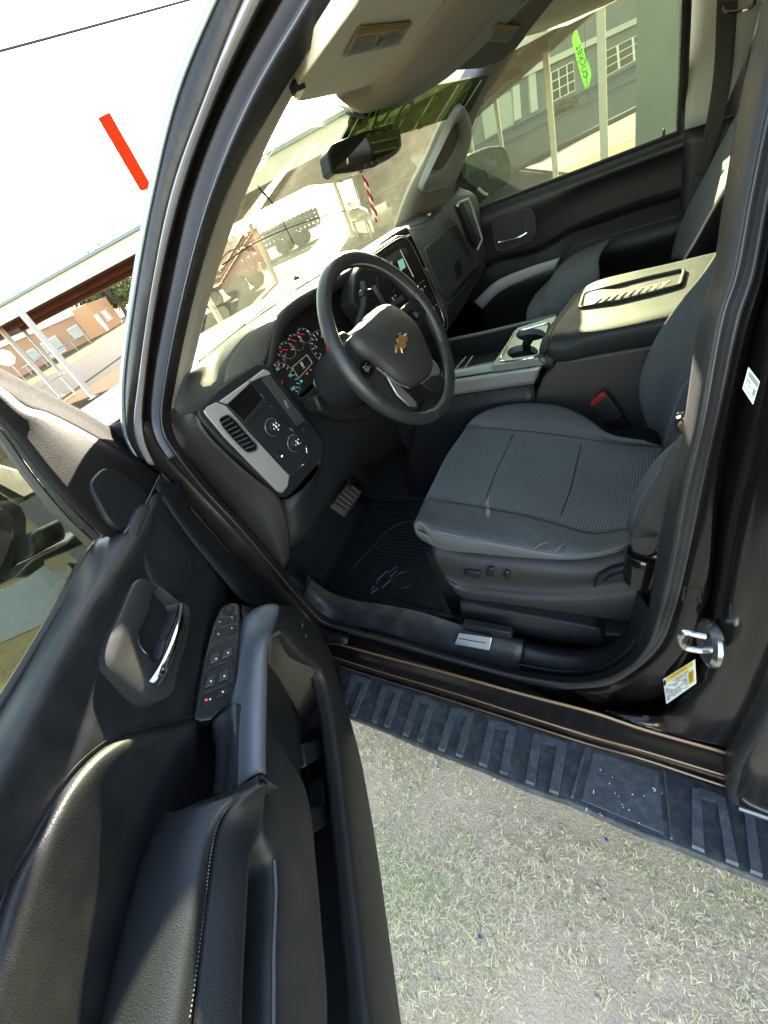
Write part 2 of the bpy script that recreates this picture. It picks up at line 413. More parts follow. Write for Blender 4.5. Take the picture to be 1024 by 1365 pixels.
VERGE = mat('straw_verge', (.085, .045, .018), 1., spec=.1, bump=.8, bs=60, var=.5, vs=9.)
YVERGE = mat('yellow_verge', (.11, .08, .022), 1., spec=.1, bump=.8, bs=60, var=.4, vs=9.)
strip('road', (84, 530), (170, 491), (58, 504), (155, 453), ROADM, .004, 16, 90)
strip('verge', (110, 545), (168, 508), (86, 529), (170, 490), VERGE, .008, 3, 14)
strip('far_verge', (62, 503), (153, 454.5), (50, 503), (152, 447.5), YVERGE, .010, 16, 14)
ROADR = mat('pale_asphalt', (.080, .075, .056), .9, spec=.1, bump=.4, bs=60, var=.25, vs=.6)
strip('side_road', (734.5, 203), (846, 147), (674, 193), (846, 107), ROADR, .006, 12, 60)
strip('pavement', (674, 190), (846, 104.5), (668, 178), (846, 84), WALKM, .012, 12, 60)
for a0, a1, lift in (((734.5, 204), (846, 148), .1), ((674, 194), (846, 108), .12)):
    p, q = at(*a0, GP), at(*a1, GP); d = (q - p).normalized(); s = V((d.y, -d.x, 0)) * .09
    bb = MB(); bb.prism([p - d * 8 - s, q + d * 40 - s, q + d * 40 + s, p - d * 8 + s], (0, 0, lift))
    tag(bb.build('kerb', WALKM), kind='structure')

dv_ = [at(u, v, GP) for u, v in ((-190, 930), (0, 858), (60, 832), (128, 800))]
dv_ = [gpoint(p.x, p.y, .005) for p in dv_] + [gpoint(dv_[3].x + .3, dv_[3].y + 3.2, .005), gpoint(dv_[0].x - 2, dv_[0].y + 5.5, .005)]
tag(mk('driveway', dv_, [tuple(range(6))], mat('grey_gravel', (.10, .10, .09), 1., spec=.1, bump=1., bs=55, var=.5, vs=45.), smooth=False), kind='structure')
# blades of thin grass beside the running board
def grass():
    vs = []; fs = []; cols = []
    rng = random.Random(3)
    from mathutils import noise as nz
    tufts = 0
    while tufts < 17000:
        x0 = rng.uniform(-2.5, -.75); y0 = rng.uniform(-1.0, 1.9)
        d = nz.noise(V((x0 * 2.6, y0 * 2.6, 3.))) + .45 * nz.noise(V((x0 * 8, y0 * 8, 9.)))
        if rng.random() > .50 + d * 1.0: continue
        tufts += 1
        green = max(0., min(.85, .26 + .9 * nz.noise(V((x0 * 1.9, y0 * 1.9, 20.))) + rng.gauss(0, .15))); a0 = rng.uniform(0, 6.283)
        for q in range(rng.randint(4, 13)):
            x = x0 + rng.gauss(0, .006); y = y0 + rng.gauss(0, .006)
            a = a0 + rng.gauss(0, 1.1); l = rng.uniform(.007, .024) * (1 + .5 * max(0, d)); wd = rng.uniform(.0004, .0010); up = rng.uniform(.05, .75)
            dx, dy = math.cos(a), math.sin(a); px, py = -dy * wd, dx * wd; z = gz(x, y) + .001
            k = len(vs); bend = rng.uniform(-.6, .6)
            for f, wq in ((0, 1.), (.4, .9), (.75, .65), (1., .1)):
                fx = f * l * (1 - .3 * up); cxx = x + dx * fx - dy * bend * f * f * l; cyy = y + dy * fx + dx * bend * f * f * l
                zz = z + l * up * (f - .62 * f * f) * 1.2 + .002
                vs += [(cxx - px * wq, cyy - py * wq, zz), (cxx + px * wq, cyy + py * wq, zz)]
            fs += [(k, k + 1, k + 3, k + 2), (k + 2, k + 3, k + 5, k + 4), (k + 4, k + 5, k + 7, k + 6)]
            s = rng.uniform(.6, 1.35)
            c = (.46 * s, .50 * s, .24 * s) if rng.random() < green else (.74 * s, .64 * s, .44 * s)
            if rng.random() < .08: c = (.34 * s, .24 * s, .16 * s)
            cols += [c] * 3
    me = bpy.data.meshes.new('grass'); me.from_pydata(vs, [], fs)
    at_ = me.color_attributes.new('tone', 'FLOAT_COLOR', 'CORNER')
    i = 0
    for p, c in zip(me.polygons, cols):
        for li in p.loop_indices: at_.data[li].color = (*c, 1)
    m, t, b = nt('grass_blade'); at2 = N(t, 'ShaderNodeVertexColor', layer_name='tone'); L(t, at2.outputs[0], b.inputs['Base Color']); b.inputs['Roughness'].default_value = .9; b.inputs['Specular IOR Level'].default_value = .1
    me.materials.append(m); o = bpy.data.objects.new('grass', me); COL.objects.link(o); tag(o, 'thin dry grass with green patches beside the running board', 'grass', kind='stuff')
grass()
# pebbles and bits of litter
rng = random.Random(11)
PEB = mat('pebble', (.42, .37, .33), .9, bump=.4, bs=80)
pb = MB()
for i in range(260):
    x = rng.uniform(-2.2, -.9); y = rng.uniform(-1., 1.); r = rng.uniform(.002, .007)
    pb.lathe(V((x, y, gz(x, y))), (rng.uniform(-.3, .3), rng.uniform(-.3, .3), 1), [(r * .8, 0), (r, r * .5), (r * .5, r), (0.0001, r * 1.1)], seg=6)
tag(pb.build('gravel', PEB), 'small pale pebbles scattered in the dry grass', 'gravel', kind='stuff')
BLUE = mat('blue_plastic', (.05, .06, .24), .5)
for i, (u, v, l_) in enumerate(((641, 1250, 'blue scrap of plastic in the grass nearer the open door'), (809, 1121, 'blue scrap of plastic in the grass close to the running board'))):
    p = at(u, v, GP); b_ = MB()
    b_.prism([p + V((math.cos(a) * r, math.sin(a) * r, .006)) for a, r in ((0, .004), (1.1, .006), (2.2, .003), (3.4, .005), (4.6, .004), (5.5, .005))], (.001, .002, .006))
    tag(b_.build('plastic_scrap', BLUE, base=True), l_, 'litter', 'blue scraps of plastic in the grass')
# ------------------------------------------------------------------ leaves
def leafmat(n, c): 
    m = mat(n, c, .7, var=.5, vs=1.5); return m
LEAF = leafmat('leaf_green', (.10, .12, .035)); BARK = mat('bark', (.12, .09, .07), .9, bump=.6, bs=60)
def tree(base, top, rad, label, grp=None, seed=1, nleaf=5200, leaf=.10):
    rg = random.Random(seed)
    t = empty('tree', base, label, 'tree', grp)
    H = top - base.z
    m = MB(); m.tube(cat([base, base + V((.1, .05, H * .25)), base + V((0, .1, H * .55))], 4), [.2 * rad / 2.5, .18 * rad / 2.5, .16 * rad / 2.5, .15 * rad / 2.5, .14 * rad / 2.5, .13 * rad / 2.5, .11 * rad / 2.5, .1 * rad / 2.5, .08 * rad / 2.5], seg=8)
    cl = []
    for i in range(26):
        a = rg.uniform(0, 6.28); h = rg.uniform(.35, .95); rr = rad * (1 - abs(h - .62) * 1.5) * rg.uniform(.35, 1.)
        c = base + V((math.cos(a) * rr, math.sin(a) * rr, H * h)); cl.append((c, rad * rg.uniform(.22, .42)))
        m.tube([base + V((0, .05, H * .3)), (base + V((0, 0, H * .45))).lerp(c, .5), c], [.08, .05, .02], seg=5)
    m.build('trunk', BARK, t)
    vs = []; fs = []
    for i in range(nleaf):
        c, r = rg.choice(cl); d = V((rg.gauss(0, 1), rg.gauss(0, 1), rg.gauss(0, .8))); d = d.normalized() * r * rg.random() ** .4
        p = c + d; a = V((rg.uniform(-1, 1), rg.uniform(-1, 1), rg.uniform(-1, 1))).normalized(); b_ = a.cross(V((rg.uniform(-1, 1), rg.uniform(-1, 1), rg.uniform(-1, 1)))).normalized()
        s = leaf * rg.uniform(.6, 1.4); k = len(vs)
        vs += [p - a * s, p + b_ * s * .5, p + a * s, p - b_ * s * .5]; fs.append((k, k + 1, k + 2, k + 3))
    mk('crown', vs, fs, LEAF, t, smooth=False)
    return t
# ------------------------------------------------------------------ carport canopy in front and to the right
K0 = V((8.30, .86, 0)); E1 = V((-.333, .943, 0)); E2 = V((.91, .414, 0)); KZ = 2.40
WHITEP = mat('canopy_white_paint', (.50, .46, .42), .6, var=.2, vs=2., bump=.1, bs=40, dust=.3, dcol=(.30, .22, .17))
RUST = mat('canopy_rust_deck', (.20, .075, .045), .7, var=.3, vs=4.)
GRNT = mat('canopy_drip_edge', (.16, .22, .21), .6)
can = empty('carport_canopy', gpoint(K0.x, K0.y), 'long white edged carport roof with rust red underside on white posts', 'carport')
def kp_(a, b): return K0 + E1 * a + E2 * b
def up(p, z): return V((p.x, p.y, z))
RIM_ = [(0, 0), (19, 0), (19, 5.4), (6, 5.4), (6, 26), (0, 26)]
fa = MB(); de = MB()
cen = kp_(3, 3.5)
for k in range(6):
    p, q = kp_(*RIM_[k]), kp_(*RIM_[(k + 1) % 6]); d = (q - p).normalized(); n_ = V((d.y, -d.x, 0))
    fa.prism([up(p, KZ), up(q, KZ), up(q, KZ) - n_ * .05, up(p, KZ) - n_ * .05], (0, 0, .30))
    de.prism([up(p, KZ + .303) + n_ * .05, up(q, KZ + .303) + n_ * .05, up(q, KZ + .303) - n_ * .12, up(p, KZ + .303) - n_ * .12], (0, 0, .06))
fa.build('fascia', WHITEP, can, smooth=False); de.build('drip_edge', GRNT, can, smooth=False)
b_ = MB(); k = .1
while k < 25.8:
    e_ = 18.9 if k < 5.2 else 5.9
    a, e = kp_(.06, k), kp_(e_, k); b_.prism([up(a, KZ + .16), up(e, KZ + .16), up(e, KZ + .16) + E2 * .1, up(a, KZ + .16) + E2 * .1], (0, 0, .05)); k += .30
b_.prism([up(kp_(*c), KZ + .212) for c in ((.06, .06), (18.94, .06), (18.94, 5.34), (.06, 5.34))], (0, 0, .06))
b_.prism([up(kp_(*c), KZ + .212) for c in ((.06, 5.345), (5.94, 5.345), (5.94, 25.94), (.06, 25.94))], (0, 0, .06))
b_.build('roof_deck', RUST, can, smooth=False)
b_ = MB()
for f in (.2, 2.7, 5.1):
    a, e = kp_(.1, f), kp_(18.8, f); b_.prism([up(a, KZ + .02), up(e, KZ + .02), up(e, KZ + .02) + E2 * .1, up(a, KZ + .02) + E2 * .1], (0, 0, .135))
b_.build('roof_beam', RUST, can, smooth=False)
pbs = [at(125, 530, GP), at(82, 529, GP)]
pbs += [kp_(*c) for c in ((.06, .06), (.08, 3.0), (.1, 9.), (.1, 16.5), (.1, 25), (5.8, 9), (5.8, 16.5), (5.8, 25), (8.2, .1), (8.2, 5.2), (18.8, .1), (18.8, 5.2))]
for p in pbs:
    b_ = MB(); z0 = gz(p.x, p.y); s = .055
    b_.box((p.x - s, p.y - s, z0), (p.x + s, p.y + s, KZ + .05)); b_.box((p.x - s * 2, p.y - s * 2, z0), (p.x + s * 2, p.y + s * 2, z0 + .015))
    b_.build('post', WHITEP, can, bevel=.006, smooth=False)
# ------------------------------------------------------------------ brick building across the road
BRICK = mat('tan_brick', (.34, .195, .115), .9, bump=.4, bs=25, var=.18, vs=1.2)
FRAMEW = mat('painted_window_frame', (.55, .53, .48), .6); PANE = mat('pale_pane', (.30, .32, .30), .15, var=.4, vs=3.)
DWHITE = mat('white_door', (.66, .66, .64), .5)
def facade(name, a, b, ht, back, m, label, cat_):
    A, B = at(*a, GP), at(*b, GP); A.z -= .3; B.z = A.z
    e = empty(name, (A + B) / 2, label, cat_)
    d = (B - A).normalized(); n = V((d.y, -d.x, 0))
    if n.dot(CAM - A) < 0: n = -n
    w_ = MB(); w_.prism([A, B, B - n * back, A - n * back], (0, 0, ht)); w_.build('wall', m, e, smooth=False)
    return e, A, B, n
def hole(e, n, A, quad, fm, pm, dep=.06, kind='window', bars=()):
    pl = (n.x, n.y, n.z, n.dot(A)); pts = C(shift(pl, .02), *quad)
    f_ = MB(); c = sum(pts, V()) / 4
    ins_ = [p.lerp(c, .14) for p in pts]
    f_.prism([p - n * .05 for p in pts], n * .10)
    o = f_.build(kind, fm, e, smooth=False)
    q = MB(); q.prism([p + n * .045 for p in ins_], n * .03); q.build('pane' if kind == 'window' else 'door_glass', pm, o, smooth=False)
    return o
e, A, B, n = facade('brick_building', (-40, 538.5), (140.6, 442), 2.12, 9, BRICK, 'low tan brick building with white double doors across the road', 'building')
top_l = (A.z + 3.6)
for q in (((34, 469), (44, 463.5), (55.6, 474), (45, 480)), ((88, 440), (101.5, 432), (112, 445), (100.6, 452))): hole(e, n, A, q, FRAMEW, PANE)
for q in (((62.5, 453), (73, 447), (89, 467), (78, 473)), ((53, 458), (58.5, 455), (74, 474.5), (68.5, 477.5))): hole(e, n, A, q, DWHITE, PANE, kind='door')
d = (B - A).normalized(); cp = MB(); cp.prism([V((p.x, p.y, A.z + 2.122)) for p in (A - d * .2 + n * .12, B + d * .1 + n * .12, B + d * .1 - n * 9.2, A - d * .2 - n * 9.2)], (0, 0, .30))
cp.build('roof', mat('white_roof_edge', (.68, .68, .66), .7), e, smooth=False)
au = MB(); pc = A.lerp(B, .55) - n * 3; au.box((pc.x - .5, pc.y - .5, A.z + 2.425), (pc.x + .5, pc.y + .5, A.z + 2.9)); au.build('roof_vent', mat('vent_grey', (.3, .3, .3), .6), e, bevel=.02)
e2, A2_, B2_, n2 = facade('brick_annex', (142, 442.5), (164, 428.5), 2.15, 6, mat('sunlit_brick', (.42, .225, .115), .9, bump=.4, bs=25, var=.15), 'taller sunlit brick annex with one window at the end of the low building', 'building')  # brick brighter than the main wall: its sunlight is put into the colour
hole(e2, n2, A2_, ((133, 416.6), (139.6, 412.7), (150, 425), (143.5, 429)), FRAMEW, PANE)
hole(e2, n2, A2_, ((125, 420.5), (128.5, 418.5), (145, 439.5), (142.5, 441.5)), FRAMEW, DWHITE, kind='door')
for (u, v, dd, h, r, s, lb) in ((168, 418, 40, 3.6, 2.6, 4, 'leafy green tree behind the end of the sunlit brick annex'), (188, 420, 46, 4.6, 3.2, 9, 'taller tree half hidden by the windscreen pillar'), (30, 470, 50, 3.0, 2.6, 5, 'olive tree showing over the roof of the low brick building')):
    d_ = ray(u, v); t_ = dd / math.hypot(d_.x, d_.y); x, y = CAM.x + d_.x * t_, CAM.y + d_.y * t_
    tree(gpoint(x, y), gz(x, y) + h, r, lb, 'trees behind the brick building', s, leaf=.16)
# fence of low posts with a rail
gal = mat('galvanised_pipe', (.30, .30, .31), .5, .5)
fr = empty('pipe_rail', at(88, 474, GP), 'low pipe rail on short posts along the verge', 'railing')
ln = [at(u, v, GP) for u, v in ((40, 502), (88, 474), (124, 455))]
MB().tube([V((p.x, p.y, p.z + .5)) for p in ln], .035, seg=8).build('rail', gal, fr)
for i in range(5):
    p = ln[0].lerp(ln[2], .04 + i * .23); MB().tube([p, p + V((0, 0, .5))], .03, seg=8).build('post', gal, fr)
# small marker post
b0, t0 = vert((102, 526), (81, 504)); mp = MB(); mp.tube([b0, t0], .035, seg=8); mp.lathe(t0, (0, 0, 1), [(.045, -.02), (.045, .02), (.0, .035)], seg=8)
tag(mp.build('marker_post', WHITEP, base=True), 'short white marker post on the kerb beside the canopy post', 'post')
# back of a stop sign
b0, t0 = vert((34, 507), (5, 470)); sg = empty('road_sign', b0, 'octagonal road sign seen from its grey back', 'road sign')
MB().tube([b0, t0], .03, seg=8).build('post', gal, sg)
dv = V((CAM.x - t0.x, CAM.y - t0.y, 0)).normalized(); sv = V((-dv.y, dv.x, 0)); cc = at(7, 477, (dv.x, dv.y, 0, dv.dot(t0) + .04))
MB().prism([cc + sv * math.cos(a) * .42 + V((0, 0, math.sin(a) * .42)) for a in [math.pi / 8 + i * math.pi / 4 for i in range(8)]], dv * -.01).build('plate', mat('sign_back', (.55, .55, .56), .4, .3), sg, smooth=False)
# red edged box sign on a pole
dd = 24.; d_ = ray(147.5, 151.5); ztop = CAM.z + d_.z * dd / math.hypot(d_.x, d_.y)
p1 = at(147.5, 151.5, Z(ztop)); p0 = at(132.5, 159, Z(ztop)); p2 = p1 + (at(190, 172, Z(ztop)) - p1) * 1.0
d_ = ray(203, 246); zb = CAM.z + d_.z * math.hypot(p1.x - CAM.x, p1.y - CAM.y) / math.hypot(d_.x, d_.y)
ps = empty('pole_sign', gpoint((p1.x + p2.x) / 2, (p1.y + p2.y) / 2), 'white box sign with a red end on a tall pole above the canopy', 'sign')
p3 = p0 + (p2 - p1); hh = ztop - zb
MB().prism([V((p.x, p.y, zb)) for p in (p0, p1, p2, p3)], (0, 0, hh)).build('cabinet', mat('sign_white', (.8, .8, .8), .4), ps, smooth=False)
rx_ = (p1 - p0); nn_ = (p0 - p3).normalized()
MB().prism([V((p.x, p.y, zb - .03)) for p in (p0 - rx_ * .02 + nn_ * .004, p1 + rx_ * .02 + nn_ * .004, p1 + rx_ * .02 + nn_ * .08, p0 - rx_ * .02 + nn_ * .08)], (0, 0, hh + .06)).build('end_panel', mat('sign_red', (.34, .020, .004), .8, spec=.04), ps, smooth=False)
pm_ = (p1 + p2) / 2 + (p0 - p1) / 2
MB().tube([gpoint(pm_.x, pm_.y), V((pm_.x, pm_.y, zb - .001))], .12, seg=12).build('pole', gal, ps)
# overhead wires
a_, b__ = at(-300, 148, Z(9.)), at(560, -88, Z(9.))
tubeo('power_line', cat([a_, a_.lerp(b__, .5) - V((0, 0, .05)), b__], 8), .035, INK, seg=6)
tag(bpy.data.objects['power_line'], 'thin black overhead wire crossing the bright sky', 'power line')
# ------------------------------------------------------------------ shops across the side road
SHOP = mat('dark_shop_wall', (.115, .125, .115), .85, bump=.3, bs=8, var=.15, vs=.8); SHOPB = mat('shop_band', (.36, .36, .32), .8, var=.15, vs=1.)
e, A, B, n = facade('shop_building', (600, 212), (1000, 8), 8.5, 12, SHOP, 'dark shop building with glass doors across the side road', 'building')
pl = (n.x, n.y, n.z, n.dot(A))
def bandq(name, quad, m, out, parent):
    pts = C(pl, *quad); MB().prism([p for p in pts], n * out).build(name, m, parent, smooth=False)
bandq('awning_band', ((640, 121), (846, 25), (846, 33), (640, 131)), SHOPB, .35, e)
for q in (((733.5, 97), (764, 81.5), (766.5, 121), (736, 136.5)), ((803, 70), (860, 41), (862, 72), (806, 103))):
    pts = C(shift(pl, .02), *q); fo = MB(); fo.prism([p - n * .05 for p in pts], n * .1); fo = fo.build('shop_window', mat('shop_frame', (.50, .50, .46), .6), e, smooth=False)
    def bl(s, t): return pts[0].lerp(pts[1], s).lerp(pts[3].lerp(pts[2], s), t)
    for s0, s1 in ((.04, .30), (.36, .66), (.72, .97)):
        for r0, r1 in ((.03, .30), (.34, .62), (.66, .96)):
            MB().prism([bl(s0, r0) + n * .055, bl(s1, r0) + n * .055, bl(s1, r1) + n * .055, bl(s0, r1) + n * .055], n * .02).build('pane', mat('shop_pane', (.02, .025, .022), .35, spec=.2), fo, smooth=False)
bandq('pilaster', ((702, 97), (711, 92), (715, 147), (706, 152)), SHOPB, .2, e)
bandq('pilaster', ((681, 118), (690, 113), (693, 158), (684, 163)), SHOPB, .2, e)
bandq('lower_wall', ((640, 140), (680, 122), (684, 166), (646, 186)), mat('shop_grey', (.27, .28, .25), .8, var=.2), .1, e)
# near dark green shed wall seen through the passenger window
p = at(848, 100, X(5.)); sh = empty('metal_shed', (6.5, p.y - 3, 0), 'plain dark green metal shed close behind the passenger window', 'shed')
b_ = MB(); b_.box((5., p.y - 6, gz(5, -3) - .1), (8., p.y, 4.6)); b_.build('wall', mat('dark_green_sheet', (.085, .102, .09), .6, var=.12, vs=2., bump=.05, bs=60, dust=.15, dcol=(.2, .22, .18)), sh, smooth=False)
b_ = MB(); b_.box((4.9, p.y - 6.1, 4.602), (8.1, p.y + .1, 4.75)); b_.build('roof', GRNT, sh, smooth=False)
# feather flag
b0, t0 = vert((783.5, 131), (767, 38)); fl = empty('feather_flag', b0, 'lime green feather flag standing by the pavement', 'flag')
dv = V((CAM.x - b0.x, CAM.y - b0.y, 0)).normalized(); fp = (dv.x, dv.y, 0., dv.dot(b0))
out = cat(C(fp, (768, 39), (772.5, 50), (780, 72), (788, 96), (787, 107), (782.5, 119), (775, 102), (767.5, 74), (763, 50)), 5, True)
MB().prism([p + dv * (.05 * math.sin(p.z * 3)) for p in out], dv * -.012).build('banner', mat('lime_cloth', (.28, .75, .06), .7), fl, smooth=False)
tubeo('pole', [b0, V((b0.x, b0.y, (b0.z + t0.z) / 2)), t0], .02, INK, fl, seg=6)
o_ = at(775.5, 83, shift(fp, .08)); yd = (at(770, 61, fp) - at(781, 103, fp)).normalized()
fx = at(776.5, 103, shift(fp, .09)); tx = (at(770.5, 58, fp) - at(782, 104, fp)).normalized(); ty = tx.cross(dv).normalized()
MB().text('cricket', o_, tx, -ty, .62, mirror=False).build('lettering', mat('flag_ink', (.03, .09, .02), .7), fl, smooth=False, recalc=False)
# dry bush
p = at(754, 148, GP); bs_ = random.Random(5); vs = []; fs = []
for i in range(420):
    d_ = V((bs_.gauss(0, 1), bs_.gauss(0, 1), abs(bs_.gauss(0, 1)))).normalized(); q = p + V((d_.x * .8, d_.y * .8, d_.z * .75)) * bs_.random() ** .5; a = V((bs_.uniform(-1, 1), bs_.uniform(-1, 1), bs_.uniform(-1, 1))).normalized() * .16; k = len(vs)
    vs += [q - a, q + a.cross(d_) * .25, q + a, q - a.cross(d_) * .25]; fs.append((k, k + 1, k + 2, k + 3))
tag(mk('dry_bush', vs, fs, mat('bush_brown', (.12, .085, .045), .9, var=.4), smooth=False, base=True), 'round brown dry bush on the far edge of the side road', 'bush')
# ------------------------------------------------------------------ parked vehicles
TYRE = mat('tyre', (.02, .02, .02), .8); GLS = mat('vehicle_dark_glass', (.02, .025, .03), .06); RIM = mat('rim_grey', (.35, .35, .36), .35, .7); LAMP = mat('lamp_clear', (.6, .6, .58), .15); TAIL = mat('tail_red', (.4, .02, .02), .2)
def car(name, loc, rz, paint, label, cat_, grp, L_=4.6, W=1.8, H=1.7, suv=True):
    r = empty(name, loc, label, cat_, grp)
    M_ = Matrix.Translation(loc) @ Matrix.Rotation(rz, 4, 'Z')
    def T(p): return M_ @ V(p)
    h = L_ / 2; hw = W / 2; bz = H * .56
    side = [(-h, .35), (-h, bz * .92), (-h * .98, bz), (h * .35, bz), (h * .93, bz * .86), (h, bz * .72), (h, .32), (h * .82, .26), (-h * .8, .26)]
    m_ = MB(); m_.prism([T((-hw, y, z)) for y, z in side], M_.to_3x3() @ V((W, 0, 0))); m_.build('body', paint, r, bevel=.08, seg=3)
    gh = [(-h * .93, bz - .003), (-h * .80, H * .97), (-h * .6, H), (h * .0, H), (h * .1, H * .985), (h * .42, bz - .003)]
    m_ = MB(); a = [T((-hw * .93, y, z)) if z < bz + .1 else T((-hw * .76, y, z)) for y, z in gh]; b2 = [T((hw * .93, y, z)) if z < bz + .1 else T((hw * .76, y, z)) for y, z in gh]
    k = len(a); m_.add(a + b2, [tuple(range(k)), tuple(range(2 * k - 1, k - 1, -1))] + [(i, i + k, (i + 1) % k + k, (i + 1) % k) for i in range(k)]); m_.build('cabin', paint, r, bevel=.05)
    def win(nm, pts, nrm): MB().prism([T(p) for p in pts], M_.to_3x3() @ (V(nrm) * .03)).build(nm, GLS, r, bevel=.01)
    win('windscreen', [(-hw * .84, h * .385, bz + .06), (hw * .84, h * .385, bz + .06), (hw * .70, h * .125, H * .955), (-hw * .70, h * .125, H * .955)], (0, .6, .5))
    win('rear_window', [(-hw * .8, -h * .925, bz + .08), (hw * .8, -h * .925, bz + .08), (hw * .68, -h * .825, H * .92), (-hw * .68, -h * .825, H * .92)], (0, -1, .1))
    for s in (-1, 1):
        for y0, y1, q0, q1 in ((.33, .03, .05, .03), (0., -.42, 0., -.42), (-.45, -.84, -.45, -.78)):
            win('side_window', [(s * hw * .915, h * y0, bz + .06), (s * hw * .915, h * y1, bz + .06), (s * hw * .79, h * q1, H * .93), (s * hw * .79, h * q0, H * .93)], (s, 0, .2))
        for y in (h * .62, -h * .62):
            wq = MB(); wq.lathe(T((s * (hw - .12), y, .34)), M_.to_3x3() @ V((s, 0, 0)), [(.2, 0), (.34, .0), (.345, .05), (.34, .13), (.25, .14), (.22, .10), (.0, .11)], seg=20); wq.build('wheel', [TYRE], r)
            wr = MB(); wr.lathe(T((s * (hw - .005), y, .34)), M_.to_3x3() @ V((s, 0, 0)), [(.22, 0), (.2, .012), (.05, .0), (.0, .02)], seg=12); wr.build('wheel_rim', RIM, r)
        lm = MB(); lm.obox(T((s * hw * .72, h * .985, bz * .74)), M_.to_3x3() @ V((.2, 0, 0)), M_.to_3x3() @ V((0, .05, 0)), (0, 0, .08)); lm.build('headlight', LAMP, r, bevel=.02)
        lm = MB(); lm.obox(T((s * hw * .85, -h * .995, bz * .85)), M_.to_3x3() @ V((.1, 0, 0)), M_.to_3x3() @ V((0, .03, 0)), (0, 0, .14)); lm.build('tail_light', TAIL, r, bevel=.02)
    gr = MB(); gr.obox(T((0, h * .995, bz * .62)), M_.to_3x3() @ V((.42, 0, 0)), M_.to_3x3() @ V((0, .03, 0)), (0, 0, .14)); gr.build('grille', GLOSSB, r, bevel=.02)
    return r
DKP = mat('dark_teal_paint', (.03, .045, .05), .2, .2, coat=1.); MAR = mat('maroon_paint', (.10, .02, .02), .2, .1, coat=1.); TEAL = mat('blue_paint', (.08, .16, .20), .25, .2, coat=1.)
p = at(675, 171, GP); car('parked_car', gpoint(p.x, p.y, .013), math.atan2(-(B - A).normalized().x, (B - A).normalized().y), MAR, 'small dark red car parked outside the shops', 'car', 'vehicles parked outside the shops')
p = at(655, 182, GP); car('parked_car', gpoint(p.x, p.y, .013), math.atan2(-(B - A).normalized().x, (B - A).normalized().y), TEAL, 'blue car parked outside the shops, left of the dark red one', 'car', 'vehicles parked outside the shops')
def far(u, v, dist):
    d_ = ray(u, v); t_ = dist / math.hypot(d_.x, d_.y); return gpoint(CAM.x + d_.x * t_, CAM.y + d_.y * t_)
car('parked_suv', far(520, 280, 15.), math.radians(128), DKP, 'dark sport utility vehicle parked beyond the bonnet, seen through the windscreen', 'suv', None, 4.9, 1.95, 1.85)
# slatted trailers
def trailer(loc, rz, L_, H, m, label):
    r = empty('slatted_trailer', loc, label, 'trailer', 'slatted trailers beyond the bonnet'); M_ = Matrix.Translation(loc) @ Matrix.Rotation(rz, 4, 'Z'); R3 = M_.to_3x3()
    fb = MB(); fb.obox(M_ @ V((0, 0, .55)), R3 @ V((L_ / 2, 0, 0)), R3 @ V((0, 1., 0)), (0, 0, .08)); fb.build('bed', m, r, bevel=.01)
    for s in (-1, 1):
        q = MB()
        for i in range(3): q.obox(M_ @ V((0, s * .97, .78 + i * (H - .7) / 3)), R3 @ V((L_ / 2, 0, 0)), R3 @ V((0, .02, 0)), (0, 0, (H - .7) / 7.5))
        for i in range(int(L_ * 4) + 1): q.obox(M_ @ V((-L_ / 2 + i / 4., s * .93, .6 + (H - .6) / 2)), R3 @ V((.07, 0, 0)), R3 @ V((0, .015, 0)), (0, 0, (H - .6) / 2))
        q.build('side_rack', m, r, smooth=False)
        for x in (-.5, .5):
            wq = MB(); wq.lathe(M_ @ V((x, s * 1.02, .33)), R3 @ V((0, s, 0)), [(.1, 0), (.33, .0), (.33, .18), (.2, .19), (.0, .16)], seg=18); wq.build('wheel', TYRE, r)
    tb = MB(); tb.tube([M_ @ V((L_ / 2, 0, .5)), M_ @ V((L_ / 2 + 1.2, 0, .45))], .05, seg=8); tb.build('tow_bar', m, r)
trailer(far(312, 380, 17.), math.radians(118), 2.6, 1.6, mat('trailer_red', (.20, .02, .014), .8, spec=.1), 'red slatted trailer parked beyond the bonnet')
trailer(far(398, 335, 27.), math.radians(118), 3.2, 1.25, mat('trailer_grey', (.03, .045, .05), .8, spec=.1), 'long dark grey slatted trailer parked beyond the red one')
# ------------------------------------------------------------------ the pickup truck: shell
TRUCK = empty('pickup_truck', (0, .4, 0), 'black pickup truck with its driver door standing open on dry grass', 'pickup truck')
T_ = TRUCK
def ctl(name, curves, mat_, parent, sub=6, rows=4, solid=.003, fm=None, soff=0., sharp=60, rsm=True):
    """loft through curves that share their control points one to one"""
    cs = [cat(c, sub) for c in curves]; n = len(cs[0])
    if rsm and len(cs) > 2:
        cols = [cat([c[j] for c in cs], rows) for j in range(n)]; R = len(cols[0]); g = [[cols[j][i] for j in range(n)] for i in range(R)]
    else:
        g = []
        for a, b in zip(cs, cs[1:]):
            k = rows if rsm else 1
            for i in range(k): g.append([p.lerp(q, i / k) for p, q in zip(a, b)])
        g.append(cs[-1]); R = len(g)
    faces = [(i * n + j, i * n + j + 1, (i + 1) * n + j + 1, (i + 1) * n + j) for i in range(R - 1) for j in range(n - 1)]
    fmats = None
    if fm:
        per = (R - 1) // (len(curves) - 1); fmats = [fm[i // per] for i in range(R - 1) for j in range(n - 1)]
    return mk(name, [p for r in g for p in r], faces, mat_, parent, solid=solid, soff=soff, sharp=sharp, fmats=fmats)
